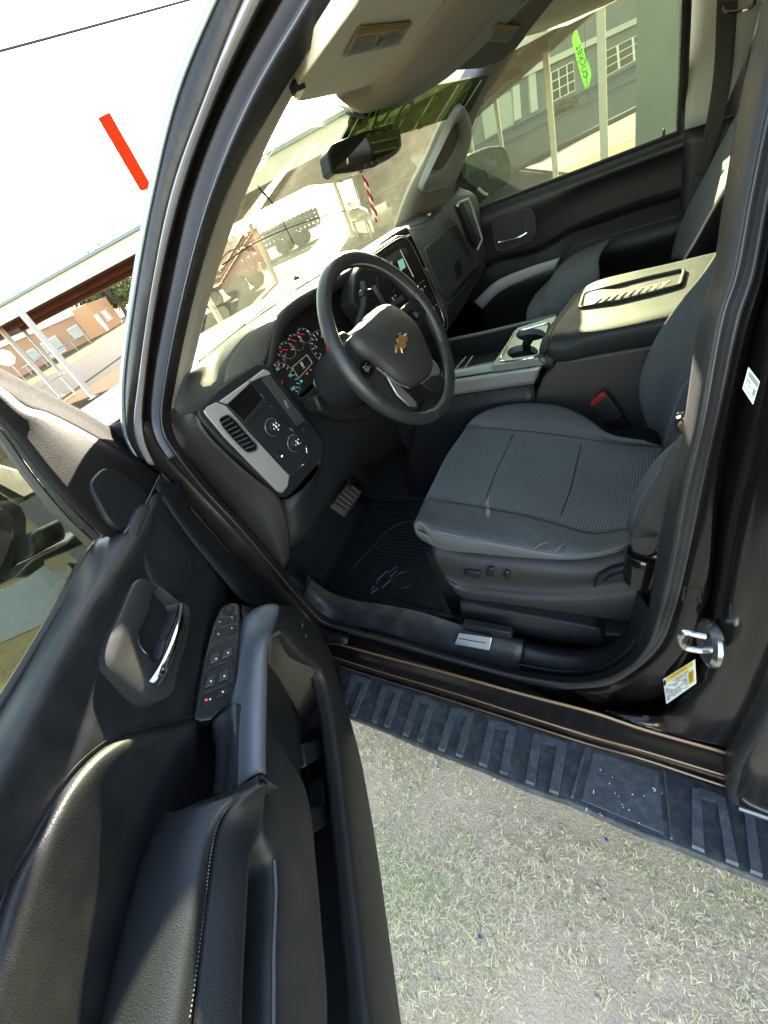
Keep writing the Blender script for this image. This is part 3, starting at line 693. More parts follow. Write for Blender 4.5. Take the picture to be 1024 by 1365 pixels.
SO = [(440, -110), (380, 0), (309, 128), (259, 256), (230, 384), (206, 512), (204, 562), (210, 584), (225, 609), (262, 652), (300, 692), (340, 737), (362, 764), (398, 806), (428, 834), (465, 844), (515, 857), (596, 882), (692, 909), (756, 919), (808, 914), (845, 895), (880, 862), (900, 815), (918, 745), (937, 655), (958, 559), (988, 421), (1005, 370), (1026, 262), (1060, 120), (1095, 10)]
SM = [(475, -110), (412, 0), (337, 128), (282, 256), (246, 384), (220, 512), (215, 562), (221, 584), (240, 612), (276, 657), (313, 696), (348, 737), (370, 763), (405, 804), (431, 829), (465, 840), (515, 853), (596, 877), (692, 902), (762, 912), (808, 906), (840, 890), (866, 861), (882, 815), (898, 745), (915, 650), (937, 562), (963, 421), (980, 370), (1000, 264), (1030, 121), (1060, 5)]
SI = [(520, -110), (452, 0), (370, 128), (302, 256), (260, 384), (232, 512), (226, 557), (234, 586), (255, 617), (290, 662), (325, 699), (355, 734), (377, 761), (411, 801), (435, 823), (466, 835), (516, 848), (596, 870), (692, 894), (768, 903), (808, 896), (832, 882), (852, 860), (867, 815), (878, 745), (897, 645), (915, 570), (938, 421), (954, 370), (970, 265), (995, 120), (1022, 0)]
def rail(o, dz):
    return [V((-.80 + o, -.05, 1.66 + dz)), V((-.775 + o, .02, 1.715 + dz)), V((-.77 + o, .09, 1.725 + dz))]
cSO = SDC(0, *SO) + rail(-.02, .04); cSM = SDC(-.014, *SM) + rail(-.02, .02); cSI = SDC(.022, *SI) + rail(.02, 0)
cSG = [a.lerp(b, .5) + V((.012, 0, 0)) for a, b in zip(cSO, cSM)]
# which band is plastic flange (front pillar) and which is seal
K3 = [(350, -110), (292, 0), (239, 128), (207, 256), (183, 384), (167, 512), (168, 562), (172, 585), (185, 610)]
K2 = [(385, -110), (327, 0), (276, 128), (230, 256), (204, 384), (185, 512), (179, 562), (182, 585), (195, 613)]
K1 = [(405, -110), (346, 0), (286, 128), (240, 256), (210, 384), (192, 512), (189, 562), (193, 590), (206, 620)]
KD = [(a[0] * .6 + b[0] * .4, a[1] * .6 + b[1] * .4) for a, b in zip(K1, SO)]
k3 = SDC(-.05, *K3); k2 = SDC(-.046, *K2); k1 = SDC(-.040, *K1); kd = SDC(.0, *KD)
k4 = [p + V((.05, .045, .012)) for p in k3]; k5 = [p + V((.12, .06, .03)) for p in k3]
km = [a.lerp(b, .5) - V((.004, 0, 0)) for a, b in zip(k3, k2)]
body = ctl('front_pillar', [k5, k4, k3], PAINT, T_, rows=3)
WEDGE = mat('pillar_edge_light', (.40, .46, .48), .3, .4)
ctl('pillar_edge_strip', [[p + V((-.002, .012, .004)) for p in k3], [p + V((-.003, 0, 0)) for p in k3]], WEDGE, body, solid=.003, rsm=False)
ctl('pillar_outer_band', [k3, km, k2], PILLAR, body, rows=3)
ctl('pillar_moulding', [k2, [a.lerp(b, .5) - V((.006, 0, 0)) for a, b in zip(k2, k1)], k1], mat('pillar_moulding', (.42, .41, .43), .3, .45, var=.15, dust=.2, dcol=(.25, .2, .17)), body, rows=4)
ctl('pillar_channel', [k1, kd, cSO[:9]], PILLAR, body, rows=3)
ctl('pillar_flange', [cSO[:9], [p + V((-.004, 0, 0)) for p in SDC(-.01, *[(a[0] * .85 + b[0] * .15, a[1] * .85 + b[1] * .15) for a, b in zip(SO[:9], SM[:9])])], cSG[:9], cSM[:9]], FLANGE, body, rows=3)
seal = ctl('door_seal', [cSM, [a.lerp(b, .35) + V((-.008, 0, 0)) for a, b in zip(cSM, cSI)], [a.lerp(b, .75) + V((-.006, 0, 0)) for a, b in zip(cSM, cSI)], cSI], RUBBER, T_, rows=3, solid=.006)
# outer half of the seal along hinge pillar, sill and rear pillar
ctl('seal_lip', [cSO[7:], cSG[7:], cSM[7:]], SEALB, seal, rows=3)
# hinge pillar
hp = [(170, 560), (172, 600), (182, 640), (215, 690), (255, 735), (295, 780), (330, 812), (365, 838), (420, 852), (462, 858)]
loft('hinge_pillar', [SDC(0, *SO[6:16]), SDC(-.03, *[(a[0] * .5 + b[0] * .5, a[1] * .5 + b[1] * .5) for a, b in zip(SO[6:16], hp)]), SDC(-.045, *hp), [p + V((-.02, .08, 0)) for p in SDC(-.05, *hp)]], PILLAR, T_, rows=3)
# sill
r0 = C(X(-.935), (400, 842), (465, 847), (515, 860), (596, 884), (692, 911), (770, 935), (850, 958), (968, 998), (1080, 1034))
r1 = C(X(-.966), (400, 844), (446, 857), (520, 877), (596, 897), (700, 926), (796, 951), (852, 970), (975, 1005), (1080, 1037))
r1b = C(X(-.970), (400, 848), (446, 861), (520, 881), (596, 901), (700, 931), (796, 957), (852, 976), (975, 1011), (1080, 1043))
r2 = C(X(-.988), (400, 862), (452, 878), (520, 899), (596, 921), (700, 954), (796, 984), (852, 999), (968, 1034), (1080, 1068))
r2b = C(X(-.985), (400, 866), (452, 883), (520, 904), (596, 926), (700, 959), (796, 989), (852, 1004), (968, 1040), (1080, 1075))
r3 = C(X(-.990), (400, 870), (454, 888), (520, 909), (596, 932), (700, 965), (796, 995), (852, 1010), (967, 1048), (1080, 1082))
sill = loft('sill', [[p + V((.04, 0, .004)) for p in r0], r0, r1, r1b, r2, r2b, r3, [p + V((.02, 0, -.12)) for p in r3]], PAINT, T_, n=50, rows=3, smooth=True)
EDGE = mat('sill_edge_glint', (.42, .25, .14), .22, .7, var=.2, vs=3., dust=.2)
for i, (c, r) in enumerate(((r1, .0035), (r2, .0025), (r3, .0030))): tubeo('sill_glint_line', [p + V((-.001, 0, .002)) for p in rs(cat(c, 5), 40)], r, EDGE, sill, seg=6)  # orange reflections on the sill ridges, drawn as bronze tubes
# rear pillar of the door opening
so = cSO[19:31]
Ba = SDC(-.012, (790, 940), (850, 935), (890, 908), (917, 870), (930, 815), (943, 765), (952, 655), (968, 559), (998, 425), (1015, 370), (1036, 262), (1070, 120))
Bg = SDC(.005, (800, 948), (860, 944), (905, 915), (928, 880), (942, 825), (950, 775), (962, 655), (980, 559), (1008, 430), (1024, 370), (1044, 262), (1076, 120))
Bb = SDC(-.045, (812, 948), (885, 955), (925, 922), (945, 893), (963, 840), (968, 800), (990, 700), (1015, 590), (1035, 470), (1050, 400), (1070, 262), (1100, 120))
Bc = SDC(-.060, (850, 965), (925, 984), (985, 960), (1010, 900), (1030, 840), (1040, 780), (1055, 720), (1080, 620), (1095, 520), (1110, 450), (1130, 300), (1160, 140))
Bd = [p + V((.03, -.16, 0)) for p in Bc]
rp = ctl('centre_pillar', [so, Ba, Bg, Bb, Bc, Bd], PAINT, T_, rows=3, rsm=True)
ctl('pillar_upper', [[so[-1], V((-.82, -.07, 1.62)), V((-.80, -.06, 1.71))], [Bb[-1], V((-.87, -.12, 1.60)), V((-.83, -.12, 1.71))], [Bd[-1], V((-.87, -.28, 1.58)), V((-.82, -.28, 1.71))]], PAINT, rp, rows=3)
# striker
STK = mat('zinc', (.55, .56, .55), .2, .95, rv=.1)
stp = PL3(Ba[3], Bb[3], Ba[5]); ax = pn(stp)
stk = MB(); c_ = at(946, 857, X(-.985)); axs = V((-.22, .96, .12)).normalized()
stk.lathe(c_ - axs * .006, axs, [(.0, .0), (.030, .0), (.032, .003), (.032, .008), (.027, .012), (.0, .013)], seg=32)
q = [at(u, v, X(-.988)) for u, v in ((941, 848), (928, 845.5), (914, 842.5), (907.5, 847), (909.5, 859), (916, 863.5), (928, 866), (941, 868))]
stk.tube(cat(q, 4), .0048, seg=10)
stk.build('striker', STK, rp, sharp=30)
cl = [on(rp, u, v, .001) for u, v in ((914, 782), (924, 783.5), (934, 784), (933.5, 793), (933, 802), (922, 801.5), (912, 800), (913, 791))]
tubeo('clip_emboss', cat(cl, 3, True), .0016, PILLAR, rp, closed=True, seg=6)
# tyre label
def decal(name, corners, pl, mat_, parent, lift=.002, th=.0006):
    pts = [at(u, v, shift(pl, lift)) for u, v in corners]
    MBq = MB().prism(pts, pn(pl) * -th); o = MBq.build(name, mat_, parent, smooth=False)
    def f(s, t, h=.0006): return pts[0].lerp(pts[1], s).lerp(pts[3].lerp(pts[2], s), t) + pn(pl) * h     # s across, t down
    return o, f
def dq(mb, f, s0, t0, s1, t1, h=.0008): mb.add([f(s0, t1, h), f(s1, t1, h), f(s1, t0, h), f(s0, t0, h)], [(0, 1, 2, 3)])
lp = PL3(at(905, 905, X(-.958)), at(885, 930, X(-.955)), at(928, 895, X(-.968)))
lab, f = decal('tyre_label', ((884, 905.5), (926.5, 879), (928, 911), (888.5, 938.5)), lp, WHITE, rp, .006)
m1 = MB(); dq(m1, f, .13, .04, .95, .22); dq(m1, f, .80, .36, .965, .88); m1.build('yellow_band', YELL, lab, smooth=False, recalc=False)
m1 = MB(); rg = random.Random(2)
xd = (f(1, .1) - f(0, .1)); yd = f(.5, 0) - f(.5, 1)
m1.text('TIRE AND LOADING INFORMATION', f(.53, .13, .001), xd, yd, .0052, sx=.72)
for r_ in range(9):
    t0 = .28 + r_ * .075; s = .05 if r_ > 1 else .16
    while s < (.74 if r_ > 0 else .9):
        wd = rg.uniform(.05, .14)
        if rg.random() < .8: dq(m1, f, s, t0, min(s + wd, .77), t0 + .03)
        s += wd + .025
for r_ in range(5): dq(m1, f, .825, .43 + r_ * .08, .94, .465 + r_ * .08, .0012)
oc = f(.06, .18, .0009); m1.add([oc + xd * (.045 * math.cos(a)) + yd * (.13 * math.sin(a)) for a in [i * math.pi / 8 for i in range(16)]], [tuple(range(16))])
m1.build('print', INK, lab, smooth=False, recalc=False)
# white certification label on the pillar
lp = X(-.985)
lab, f = decal('pillar_label', ((998, 489.5), (1013, 509), (1004, 539.5), (990, 518)), lp, WHITE, rp, .002)
m1 = MB()
for a_ in ((.12, .06, .95, .28), (.08, .40, .45, .48), (.08, .54, .60, .60), (.70, .42, .92, .70)): dq(m1, f, *a_)
for k_ in range(14): dq(m1, f, .06 + k_ * .06, .70, .06 + k_ * .06 + (.02 if k_ % 3 else .04), .94)
m1.build('print', mat('label_grey_ink', (.16, .19, .22), .6), lab, smooth=False, recalc=False)
# rear door, closed
e0 = [V((-1.0, -.15, 1.29))] + C(X(-1.0), (1060, 800), (1024, 908), (1008, 942), (988, 980), (978, 1000), (973, 1020), (968, 1048), (974, 1067))
e1 = [V((-1.035, -.19, 1.285))] + C(X(-1.035), (1085, 830), (1046, 925), (1026, 962), (1003, 1000), (993, 1018), (987, 1040), (983, 1058), (988, 1074))
e2 = [V((-1.04, p.y - .06, p.z)) for p in e1]; e3 = [V((-1.03, -1.2, p.z)) for p in e1]
rd = ctl('rear_door', [[p + V((.05, .0, 0)) for p in e0], e0, e1, e2, e3], [SEALB, mat('rear_door_paint', (.008, .0075, .006), .22, .1, coat=.5, spec=.35, dust=.12, dcol=(.08, .07, .04))], T_, rows=3, fm=[0, 0, 1, 1])
tubeo('door_bottom_strip', [V((-1.044, e1[-1].y + .005, e1[-1].z + .012)), V((-1.04, -1.15, e1[-1].z + .012))], .004, SILV, rd, seg=6)
for u, v, s in ((978, 972, 1.), (1000, 930, .8)):
    hb = MB(); c_ = at(u, v, X(-.975)); hb.obox(c_, (.0, .030 * s, .004), (.012, 0, 0), (0, -.003, .011 * s)); hb.obox(c_ + V((-.004, -.02, .0)), (.0, .012, 0), (.018, 0, 0), (0, 0, .02 * s)); hb.build('hinge', PLAS, rd, bevel=.004)
# running board
bpl = PL3(at(454, 889, X(-.99)), at(967, 1049, X(-.99)), at(706, 1053, X(-1.13)))
board = slab('running_board', [(350, 853), (454, 889), (596, 933), (768, 988), (967, 1049), (1100, 1091), (1180, 1245), (1024, 1178), (890, 1124), (855, 1112), (800, 1088), (759, 1070), (706, 1053), (646, 1027), (560, 994), (510, 972), (470, 957), (400, 930)], bpl, .018, STEP, T_, bevel=.004, seg=2)
def bp(u, v, h=0.): return at(u, v, shift(bpl, h))
def quadbar(mb, a, b, c, d, h, base=-.002):
    n_ = pn(bpl); lo = [bp(*k, base) for k in (a, b, c, d)]; c_ = sum(lo, V()) / 4
    hi = [p.lerp(c_, .06) + n_ * (h - base) for p in lo]
    mb.add(lo + hi, [(4, 5, 6, 7)] + [(i, (i + 1) % 4, (i + 1) % 4 + 4, i + 4) for i in range(4)])
def lp2(a, b, t): return (a[0] + (b[0] - a[0]) * t, a[1] + (b[1] - a[1]) * t)
pads = [((471, 900), (495, 908), (452, 950), (474, 957)), ((511, 914), (538, 922), (496, 964), (519, 972)), ((555, 928), (583, 937), (537, 981), (564, 992)), ((603, 944), (633, 952), (584, 1001), (617, 1012)), ((653, 960), (690, 971), (639, 1021), (677, 1036)), ((712, 978), (757, 992), (701, 1045), (745, 1062)), ((922, 1050), (966, 1064), (922, 1132), (985, 1158)), ((990, 1073), (1040, 1088), (1000, 1165), (1060, 1190))]
tb = MB()
for tl, tr, bl_, br in pads:
    quadbar(tb, tl, lp2(tl, tr, .28), lp2(bl_, br, .28), bl_, .0075); quadbar(tb, lp2(tl, tr, .72), tr, br, lp2(bl_, br, .72), .0075)
    quadbar(tb, lp2(tl, tr, .2), lp2(tl, tr, .8), lp2(lp2(tl, tr, .8), lp2(bl_, br, .8), .14), lp2(lp2(tl, tr, .2), lp2(bl_, br, .2), .14), .0072)
quadbar(tb, (781, 996), (784, 997), (764, 1066), (761, 1065), .004); quadbar(tb, (884, 1027), (887, 1028), (897, 1122), (894, 1121), .004)
quadbar(tb, (790, 1000), (880, 1028), (888, 1116), (772, 1068), .0015)
tb.build('tread', TREADM, board, smooth=False)
fk = MB(); rg = random.Random(8)
for i in range(18):
    u = rg.uniform(775, 885); v = 1020 + (u - 780) * .25 + rg.uniform(0, 62); p = bp(u, v, .0022); a = rg.uniform(0, 6.28); l_ = rg.uniform(.0006, .0035 if rg.random() < .2 else .0015); d_ = V((math.cos(a), math.sin(a), 0)); s_ = V((-d_.y, d_.x, 0)) * .0008
    fk.prism([p - d_ * l_ - s_, p + d_ * l_ - s_, p + d_ * l_ + s_, p - d_ * l_ + s_], pn(bpl) * .0008)
fk.build('paint_fleck', WHITE, board, smooth=False)
# bonnet, wings, roof, cab back, load bed, far side: enough of the truck to throw its shadow and be seen from a step aside
def srf(name, rows_, m, parent=T_, **k): return loft(name, [[V(p) for p in r] for r in rows_], m, parent, **k)
HOODM = mat('bonnet_paint', (.02, .022, .026), .34, .3, coat=.5, var=.1, dust=.25, dcol=(.10, .11, .12))
hood = srf('bonnet', [[(-.93, 1.08, 1.20), (-.94, 1.6, 1.19), (-.93, 2.25, 1.13)], [(-.91, 1.06, 1.285), (-.92, 1.6, 1.275), (-.90, 2.3, 1.20)], [(-.84, 1.08, 1.325), (-.82, 1.6, 1.325), (-.74, 2.36, 1.26)], [(-.40, 1.28, 1.345), (-.4, 1.8, 1.345), (-.4, 2.45, 1.27)], [(0, 1.33, 1.340), (0, 1.8, 1.345), (0, 2.48, 1.28)], [(.40, 1.28, 1.345), (.4, 1.8, 1.345), (.4, 2.45, 1.27)], [(.84, 1.08, 1.325), (.82, 1.6, 1.325), (.74, 2.36, 1.26)], [(.91, 1.06, 1.285), (.92, 1.6, 1.275), (.90, 2.3, 1.20)], [(.93, 1.08, 1.20), (.94, 1.6, 1.19), (.93, 2.25, 1.13)]], HOODM, n=20, rows=3)
cow = srf('cowl_panel', [[(-.84, .98, 1.36), (-.45, 1.16, 1.36), (0, 1.22, 1.355), (.45, 1.16, 1.36), (.84, .98, 1.36)], [(-.86, 1.08, 1.322), (-.42, 1.27, 1.338), (0, 1.33, 1.335), (.42, 1.27, 1.338), (.86, 1.08, 1.322)]], PLAS, n=30)
for k_, (a_, b2) in enumerate((((-.62, 1.10, 1.372), (.10, 1.20, 1.385)), ((.0, 1.23, 1.37), (.62, 1.05, 1.39)))):
    wp = MB(); a_, b2 = V(a_), V(b2); wp.tube([a_, a_.lerp(b2, .5) + V((0, .01, .012)), b2], .006, seg=6); wp.build('wiper', INK, cow)
for s in (-1, 1):
    fd = MB(); pts = [(1.0, .42), (1.0, 1.24), (1.3, 1.25), (1.8, 1.22), (2.25, 1.14), (2.42, 1.05), (2.45, .75), (2.40, .5), (2.30, .5)]
    pts += [(1.82 + .47 * math.cos(a), .42 + .47 * math.sin(a)) for a in [math.pi * i / 10 for i in range(1, 10)]] + [(1.34, .42)]
    fd.prism([V((s * .99, y, z)) for y, z in pts], (s * -.05, 0, 0)); fd.build('wing', PAINT, T_, bevel=.01)
gr = MB(); gr.box((-.72, 2.40, .72), (.72, 2.44, 1.14)); gr.box((-.95, 2.38, .45), (.95, 2.52, .70)); gr.build('grille', GLOSSB, T_, bevel=.02)
for s in (-1, 1): hl = MB(); hl.obox((s * .84, 2.41, .95), (.10, 0, 0), (0, .03, 0), (0, 0, .15)); hl.build('headlight', LAMP, T_, bevel=.02)
roofc = [[(-.79, .16, 1.735), (-.82, -.4, 1.73), (-.82, -1.1, 1.70), (-.80, -1.32, 1.66)], [(-.70, .32, 1.775), (-.72, -.4, 1.80), (-.72, -1.1, 1.77), (-.70, -1.36, 1.71)], [(0, .46, 1.80), (0, -.4, 1.835), (0, -1.1, 1.805), (0, -1.40, 1.74)], [(.70, .32, 1.775), (.72, -.4, 1.80), (.72, -1.1, 1.77), (.70, -1.36, 1.71)], [(.79, .16, 1.735), (.82, -.4, 1.73), (.82, -1.1, 1.70), (.80, -1.32, 1.66)]]
roof = srf('roof', roofc, PAINT, n=20, rows=5)
srf('rear_cab_wall', [[(-.98, -1.34, .5), (-.97, -1.36, 1.25), (-.80, -1.32, 1.66), (-.70, -1.36, 1.71)], [(.98, -1.34, .5), (.97, -1.36, 1.25), (.80, -1.32, 1.66), (.70, -1.36, 1.71)]], PAINT, n=16)
srf('rear_quarter_panel', [[(-.985, -.22, 1.288), (-.99, -1.34, 1.288)], [(-.89, -.24, 1.55), (-.89, -1.3, 1.55)], [(-.82, -.24, 1.72), (-.81, -1.3, 1.69)]], GLS, n=10)
srf('rear_side_panel', [[(.985, -.12, .5), (.985, -1.34, .5)], [(.99, -.12, 1.29), (.99, -1.34, 1.29)], [(.89, -.12, 1.55), (.89, -1.3, 1.55)], [(.80, -.12, 1.72), (.81, -1.3, 1.69)]], PAINT, n=10)
bd = MB(); bd.box((-1.0, -3.2, .55), (-.94, -1.40, 1.28)); bd.box((.94, -3.2, .55), (1.0, -1.40, 1.28)); bd.box((-.94, -3.2, .6), (.94, -3.14, 1.26)); bd.box((-.94, -1.46, .6), (.94, -1.40, 1.26)); bd.box((-.94, -3.14, .6), (.94, -1.46, .66)); bd.build('load_bed', PAINT, T_, bevel=.015)
for x, y in ((-.86, 1.82), (.86, 1.82), (-.86, -2.3), (.86, -2.3)):
    s = -1 if x < 0 else 1; zc = gz(x, y) + .41
    wq = MB(); wq.lathe((x - s * .13, y, zc), (s, 0, 0), [(.25, 0), (.39, 0), (.41, .04), (.41, .2), (.39, .25), (.27, .26), (.24, .24)], seg=36); wo = wq.build('wheel', TYRE, T_)
    wq = MB(); wq.lathe((x + s * .10, y, zc), (s, 0, 0), [(.25, 0.), (.25, .02), (.23, .015), (.08, -.02), (.06, .01), (.0, .012)], seg=24); wq.build('rim', RIM, wo)
und = MB(); und.box((-.93, -1.35, .42), (.93, 1.1, .46)); und.box((-.55, -3.2, .38), (.55, 2.3, .41)); und.build('underbody', PLASD, T_)
# ------------------------------------------------------------------ the open driver's door
door = empty('front_door', Dp(0, 0, .5), parent=T_); tag(door, 'driver door swung wide open')
# main trim: belt, rolled crest, hollow above the armrest
c0 = C(DN(-.012), (186, 676), (166, 711), (139, 717), (70, 833), (0, 953)) + [Dp(.86, -.012, 1.285), Dp(1.06, -.012, 1.285)]
c1 = C(DN(.030), (205, 660), (186, 700), (164, 738), (108, 818), (46, 938), (-10, 1052)) + [Dp(.88, .03, 1.255), Dp(1.06, .03, 1.25)]
c2 = C(DN(.026), (225, 650), (222, 710), (205, 765), (146, 880), (100, 975), (40, 1070), (-10, 1165)) + [Dp(.90, .026, 1.20), Dp(1.06, .026, 1.19)]
c3 = C(DN(.020), (240, 640), (270, 720), (300, 775), (285, 870), (258, 956), (152, 982), (97, 1026), (38, 1120), (-8, 1212)) + [Dp(.93, .020, 1.17), Dp(1.06, .02, 1.15)]
main = loft('door_trim', [[p - DNN * .02 for p in c0], c0, c1, c2, c3], DOORM, door, n=60, rows=5)
h0 = C(DN(.012), (258, 958), (152, 984), (97, 1028), (38, 1122), (-8, 1214)) + [Dp(.93, .014, 1.17), Dp(1.06, .014, 1.15)]
h1 = C(DN(.034), (262, 968), (160, 996), (112, 1036), (62, 1118), (16, 1210)) + [Dp(.93, .034, 1.15), Dp(1.06, .034, 1.13)]
h2 = C(DN(.022), (263, 985), (190, 1012), (142, 1060), (98, 1145), (62, 1240)) + [Dp(.93, .02, 1.10), Dp(1.06, .02, 1.08)]
h3 = C(DN(-.012), (264, 1040), (225, 1075), (180, 1125), (140, 1240), (112, 1365)) + [Dp(.93, -.01, 1.03), Dp(1.06, -.01, 1.02)]
h4 = C(DN(-.014), (275, 1080), (240, 1100), (205, 1160), (175, 1270), (150, 1400)) + [Dp(.95, -.01, .96), Dp(1.06, -.01, .95)]
loft('door_insert', [h0, h1, h2, h3, h4], DOORM, main, n=50, rows=5)
# front part of the trim: boss below the sail, dark flat down to the hinge edge
b0 = C(DN(.000), (213, 633), (262, 690), (318, 752), (352, 790), (386, 806))
b1 = C(DN(.032), (208, 650), (245, 706), (290, 762), (330, 805), (369, 806))
b2_ = C(DN(.045), (205, 670), (238, 735), (262, 790), (290, 815), (337, 812))
loft('trim_front', [[p - DNN * .04 for p in b0], b0, b1], DOORM, door, n=30, rows=4)
boss = C(DN(.034), (197, 668), (208, 672), (232, 705), (258, 736), (262, 750), (255, 790), (226, 792), (200, 768), (184, 735), (176, 716)); 
hol = MB(); hol.prism([p for p in cat(boss, 4, True)], DNN * -.05); hol.build('trim_boss', DOORM, main, bevel=.016, seg=4)
# door core (keeps light out) and outer skin
core = MB(); cs = [(0.0, .52), (.02, 1.20), (1.06, 1.20), (1.06, .52), (.06, .50)]
core.prism([Dp(u, -.03, z) for u, z in cs], DNN * -.03); core.build('inner_panel', PLASD, door)
sk_ = [[Dp(u, n_, z) for u in (0., .5, 1.08)] for n_, z in ((-.045, 1.235), (-.062, 1.225), (-.085, 1.12), (-.10, .9), (-.09, .6), (-.07, .47), (-.03, .465))]
loft('outer_skin', sk_, PAINT, door, n=12, rows=3)
eg = MB(); eg.prism([Dp(1.07, -.08, .48), Dp(1.07, .0, .48), Dp(1.07, .0, 1.24), Dp(1.07, -.07, 1.2)], DU * .012); eg.build('rear_edge', PAINT, door, bevel=.004)
eg = MB(); eg.prism([Dp(-.01, -.08, .48), Dp(-.01, -.005, .48), Dp(-.01, -.005, 1.24), Dp(-.01, -.07, 1.2)], DU * -.012); eg.build('front_edge', PILLAR, door, bevel=.004)
# window frame and sail
f0 = C(DN(-.050), (-70, 458), (0, 492), (70, 528), (137, 565), (213, 630))
f0b = C(DN(-.030), (-70, 476), (0, 508), (70, 540), (132, 573), (214, 632))
f1 = C(DN(.006), (-70, 482), (0, 516), (34, 543), (62, 551), (122, 581), (214, 635))
f1b = C(DN(.012), (-74, 492), (-6, 524), (27, 552), (56, 562), (96, 600), (150, 660), (190, 690))
f2 = C(DN(.0), (-90, 500), (-30, 534), (12, 572), (58, 632), (100, 680), (140, 714), (160, 716))
frm = loft('window_frame', [[p - DNN * .03 for p in f0], f0, f0b, f1], DUSTY, door, n=40, rows=4)
loft('frame_inner_face', [f1, f1b, f2], mat('frame_inner', (.0085, .0077, .0068), .6, spec=.22, bump=.3, bs=700, dust=.3, dcol=(.014, .012, .009)), frm, n=44, rows=4)
ov = C(DN(.016), (122, 645), (129, 632), (142, 624), (170, 636), (196, 660), (191, 675), (178, 694), (165, 705), (150, 697), (132, 668))
mbo = MB(); mbo.prism(cat(ov, 4, True), DNN * -.012); mbo.build('speaker_grille', PLAS, frm, bevel=.003)
# rear leg of the frame, out of the picture
rl = MB(); rl.prism([Dp(1.0, 0, 1.28), Dp(1.06, 0, 1.28), Dp(1.02, -.10, 1.62), Dp(.96, -.10, 1.62)], DNN * -.03); rl.build('frame_rear_leg', DUSTY, frm, bevel=.004)
tubeo('frame_header', cat([at(-66, 486, DN(-.02)), Dp(.33, -.075, 1.585), Dp(.50, -.105, 1.645), Dp(.75, -.12, 1.67), Dp(.95, -.115, 1.655), Dp(1.01, -.10, 1.60)], 6), .024, DUSTY, frm, seg=10)
# belt seal, glass
gs0 = C(DN(-.018), (139, 713), (126, 724), (70, 817), (0, 930)) + [Dp(.9, -.018, 1.288), Dp(1.04, -.018, 1.288)]
gs1 = C(DN(-.012), (142, 716), (140, 719), (71, 835), (0, 956)) + [Dp(.9, -.010, 1.282), Dp(1.04, -.01, 1.282)]
loft('belt_seal', [[p - V((0, 0, .02)) for p in gs0], gs0, [a.lerp(b, .5) + V((0, 0, .003)) for a, b in zip(rs(gs0, 6), rs(gs1, 6))], gs1], RUBBER, door, n=30, rows=2, smooth=False)
fs = C(DN(-.01), (-40, 532), (0, 560), (50, 628), (94, 682), (130, 717))
tubeo('frame_seal', rs(cat(fs, 5), 30), .006, RUBBER, door, seg=6)
tubeo('glass_run', rs(cat([p - DNN * .014 + DU * .004 for p in fs], 5), 30), .007, mat('run_channel', (.05, .047, .04), .6), door, seg=6)
GDOOR = glass('door_glass', (.92, .95, .84), dust=.0, gloss=.015)
gl = C(DN(-.024), (128, 728), (100, 692), (56, 636), (4, 568), (-60, 520), (-160, 470)) + [Dp(.55, -.10, 1.62), Dp(.95, -.10, 1.62), Dp(1.03, -.024, 1.26), Dp(.5, -.024, 1.25)]
mk('window_glass', [p for p in gl], [tuple(range(len(gl)))], GDOOR, door, smooth=False, solid=.003)
LINE = mat('panel_edge_line', (.075, .082, .095), .4); GAP = mat('panel_gap', (.003, .003, .004), .9)
tubeo('sail_light_edge', rs(cat(C(DN(.022), (213, 634), (204, 652), (196, 668), (182, 690), (166, 710)), 5), 24), .0018, LINE, door, seg=5)  # light edge of the sail crease drawn as a pale tube
tubeo('insert_joint', rs(cat([on(main, u, v, .0005, DN(.02)) for u, v in ((258, 955), (205, 964), (153, 981), (98, 1024), (60, 1078), (40, 1115), (20, 1152), (2, 1190))], 5), 50), .0022, GAP, door, seg=5)
# latch handle bezel
hp1 = DN(.040)
hp = PL3(at(190, 771, DN(.040)), at(140, 884, DN(.040)), at(240, 887, DN(.052)))
bez = [(179, 776), (189, 771), (208, 780), (237, 803), (251, 809), (250, 845), (238, 888), (230, 921), (218, 932), (198, 932), (176, 917), (154, 898), (141, 885), (142, 862), (162, 814), (174, 785)]
cup = [(209, 783), (236, 805), (234, 822), (222, 852), (210, 882), (186, 862), (184, 850), (198, 816)]
bo = cat(C(hp, *bez), 4, True); ci = cat(C(shift(hp, -.004), *cup), 8, True); N_ = pn(hp)
def ring(name, outer, inner, depth, m, parent, edge=.03):
    k = 64; o = rs(outer + [outer[0]], k + 1)[:-1]; i = rs(inner + [inner[0]], k + 1)[:-1]
    cc = sum(o, V()) / k                                            # match the start angles
    j0 = min(range(k), key=lambda j: (i[j] - o[0]).length); i = i[j0:] + i[:j0]
    o2 = [p - N_ * edge for p in o]; om = [p.lerp(q, .12) + N_ * .003 for p, q in zip(o, i)]; im = [p.lerp(q, .9) + N_ * .002 for p, q in zip(o, i)]; i2 = [p.lerp(cc, .1) - N_ * depth for p in i]; i3 = [p.lerp(cc, .25) - N_ * (depth * 1.05) for p in i]
    rows_ = [o2, o, om, im, i, i2, i3]; vs = [p for r in rows_ for p in r]
    fs_ = [(a * k + j, a * k + (j + 1) % k, (a + 1) * k + (j + 1) % k, (a + 1) * k + j) for a in range(len(rows_) - 1) for j in range(k)]
    fs_.append(tuple((len(rows_) - 1) * k + j for j in range(k)))
    return mk(name, vs, fs_, m, parent, recalc=True, sharp=50)
bz = ring('handle_bezel', bo, ci, .030, mat('bezel_plastic', (.030, .030, .034), .38, bump=.15, bs=900), door)
tubeo('bezel_edge', [p + N_ * .001 for p in rs(ci + [ci[0]], 60)[:-1]], .0013, GLOSSB, bz, closed=True, seg=6)
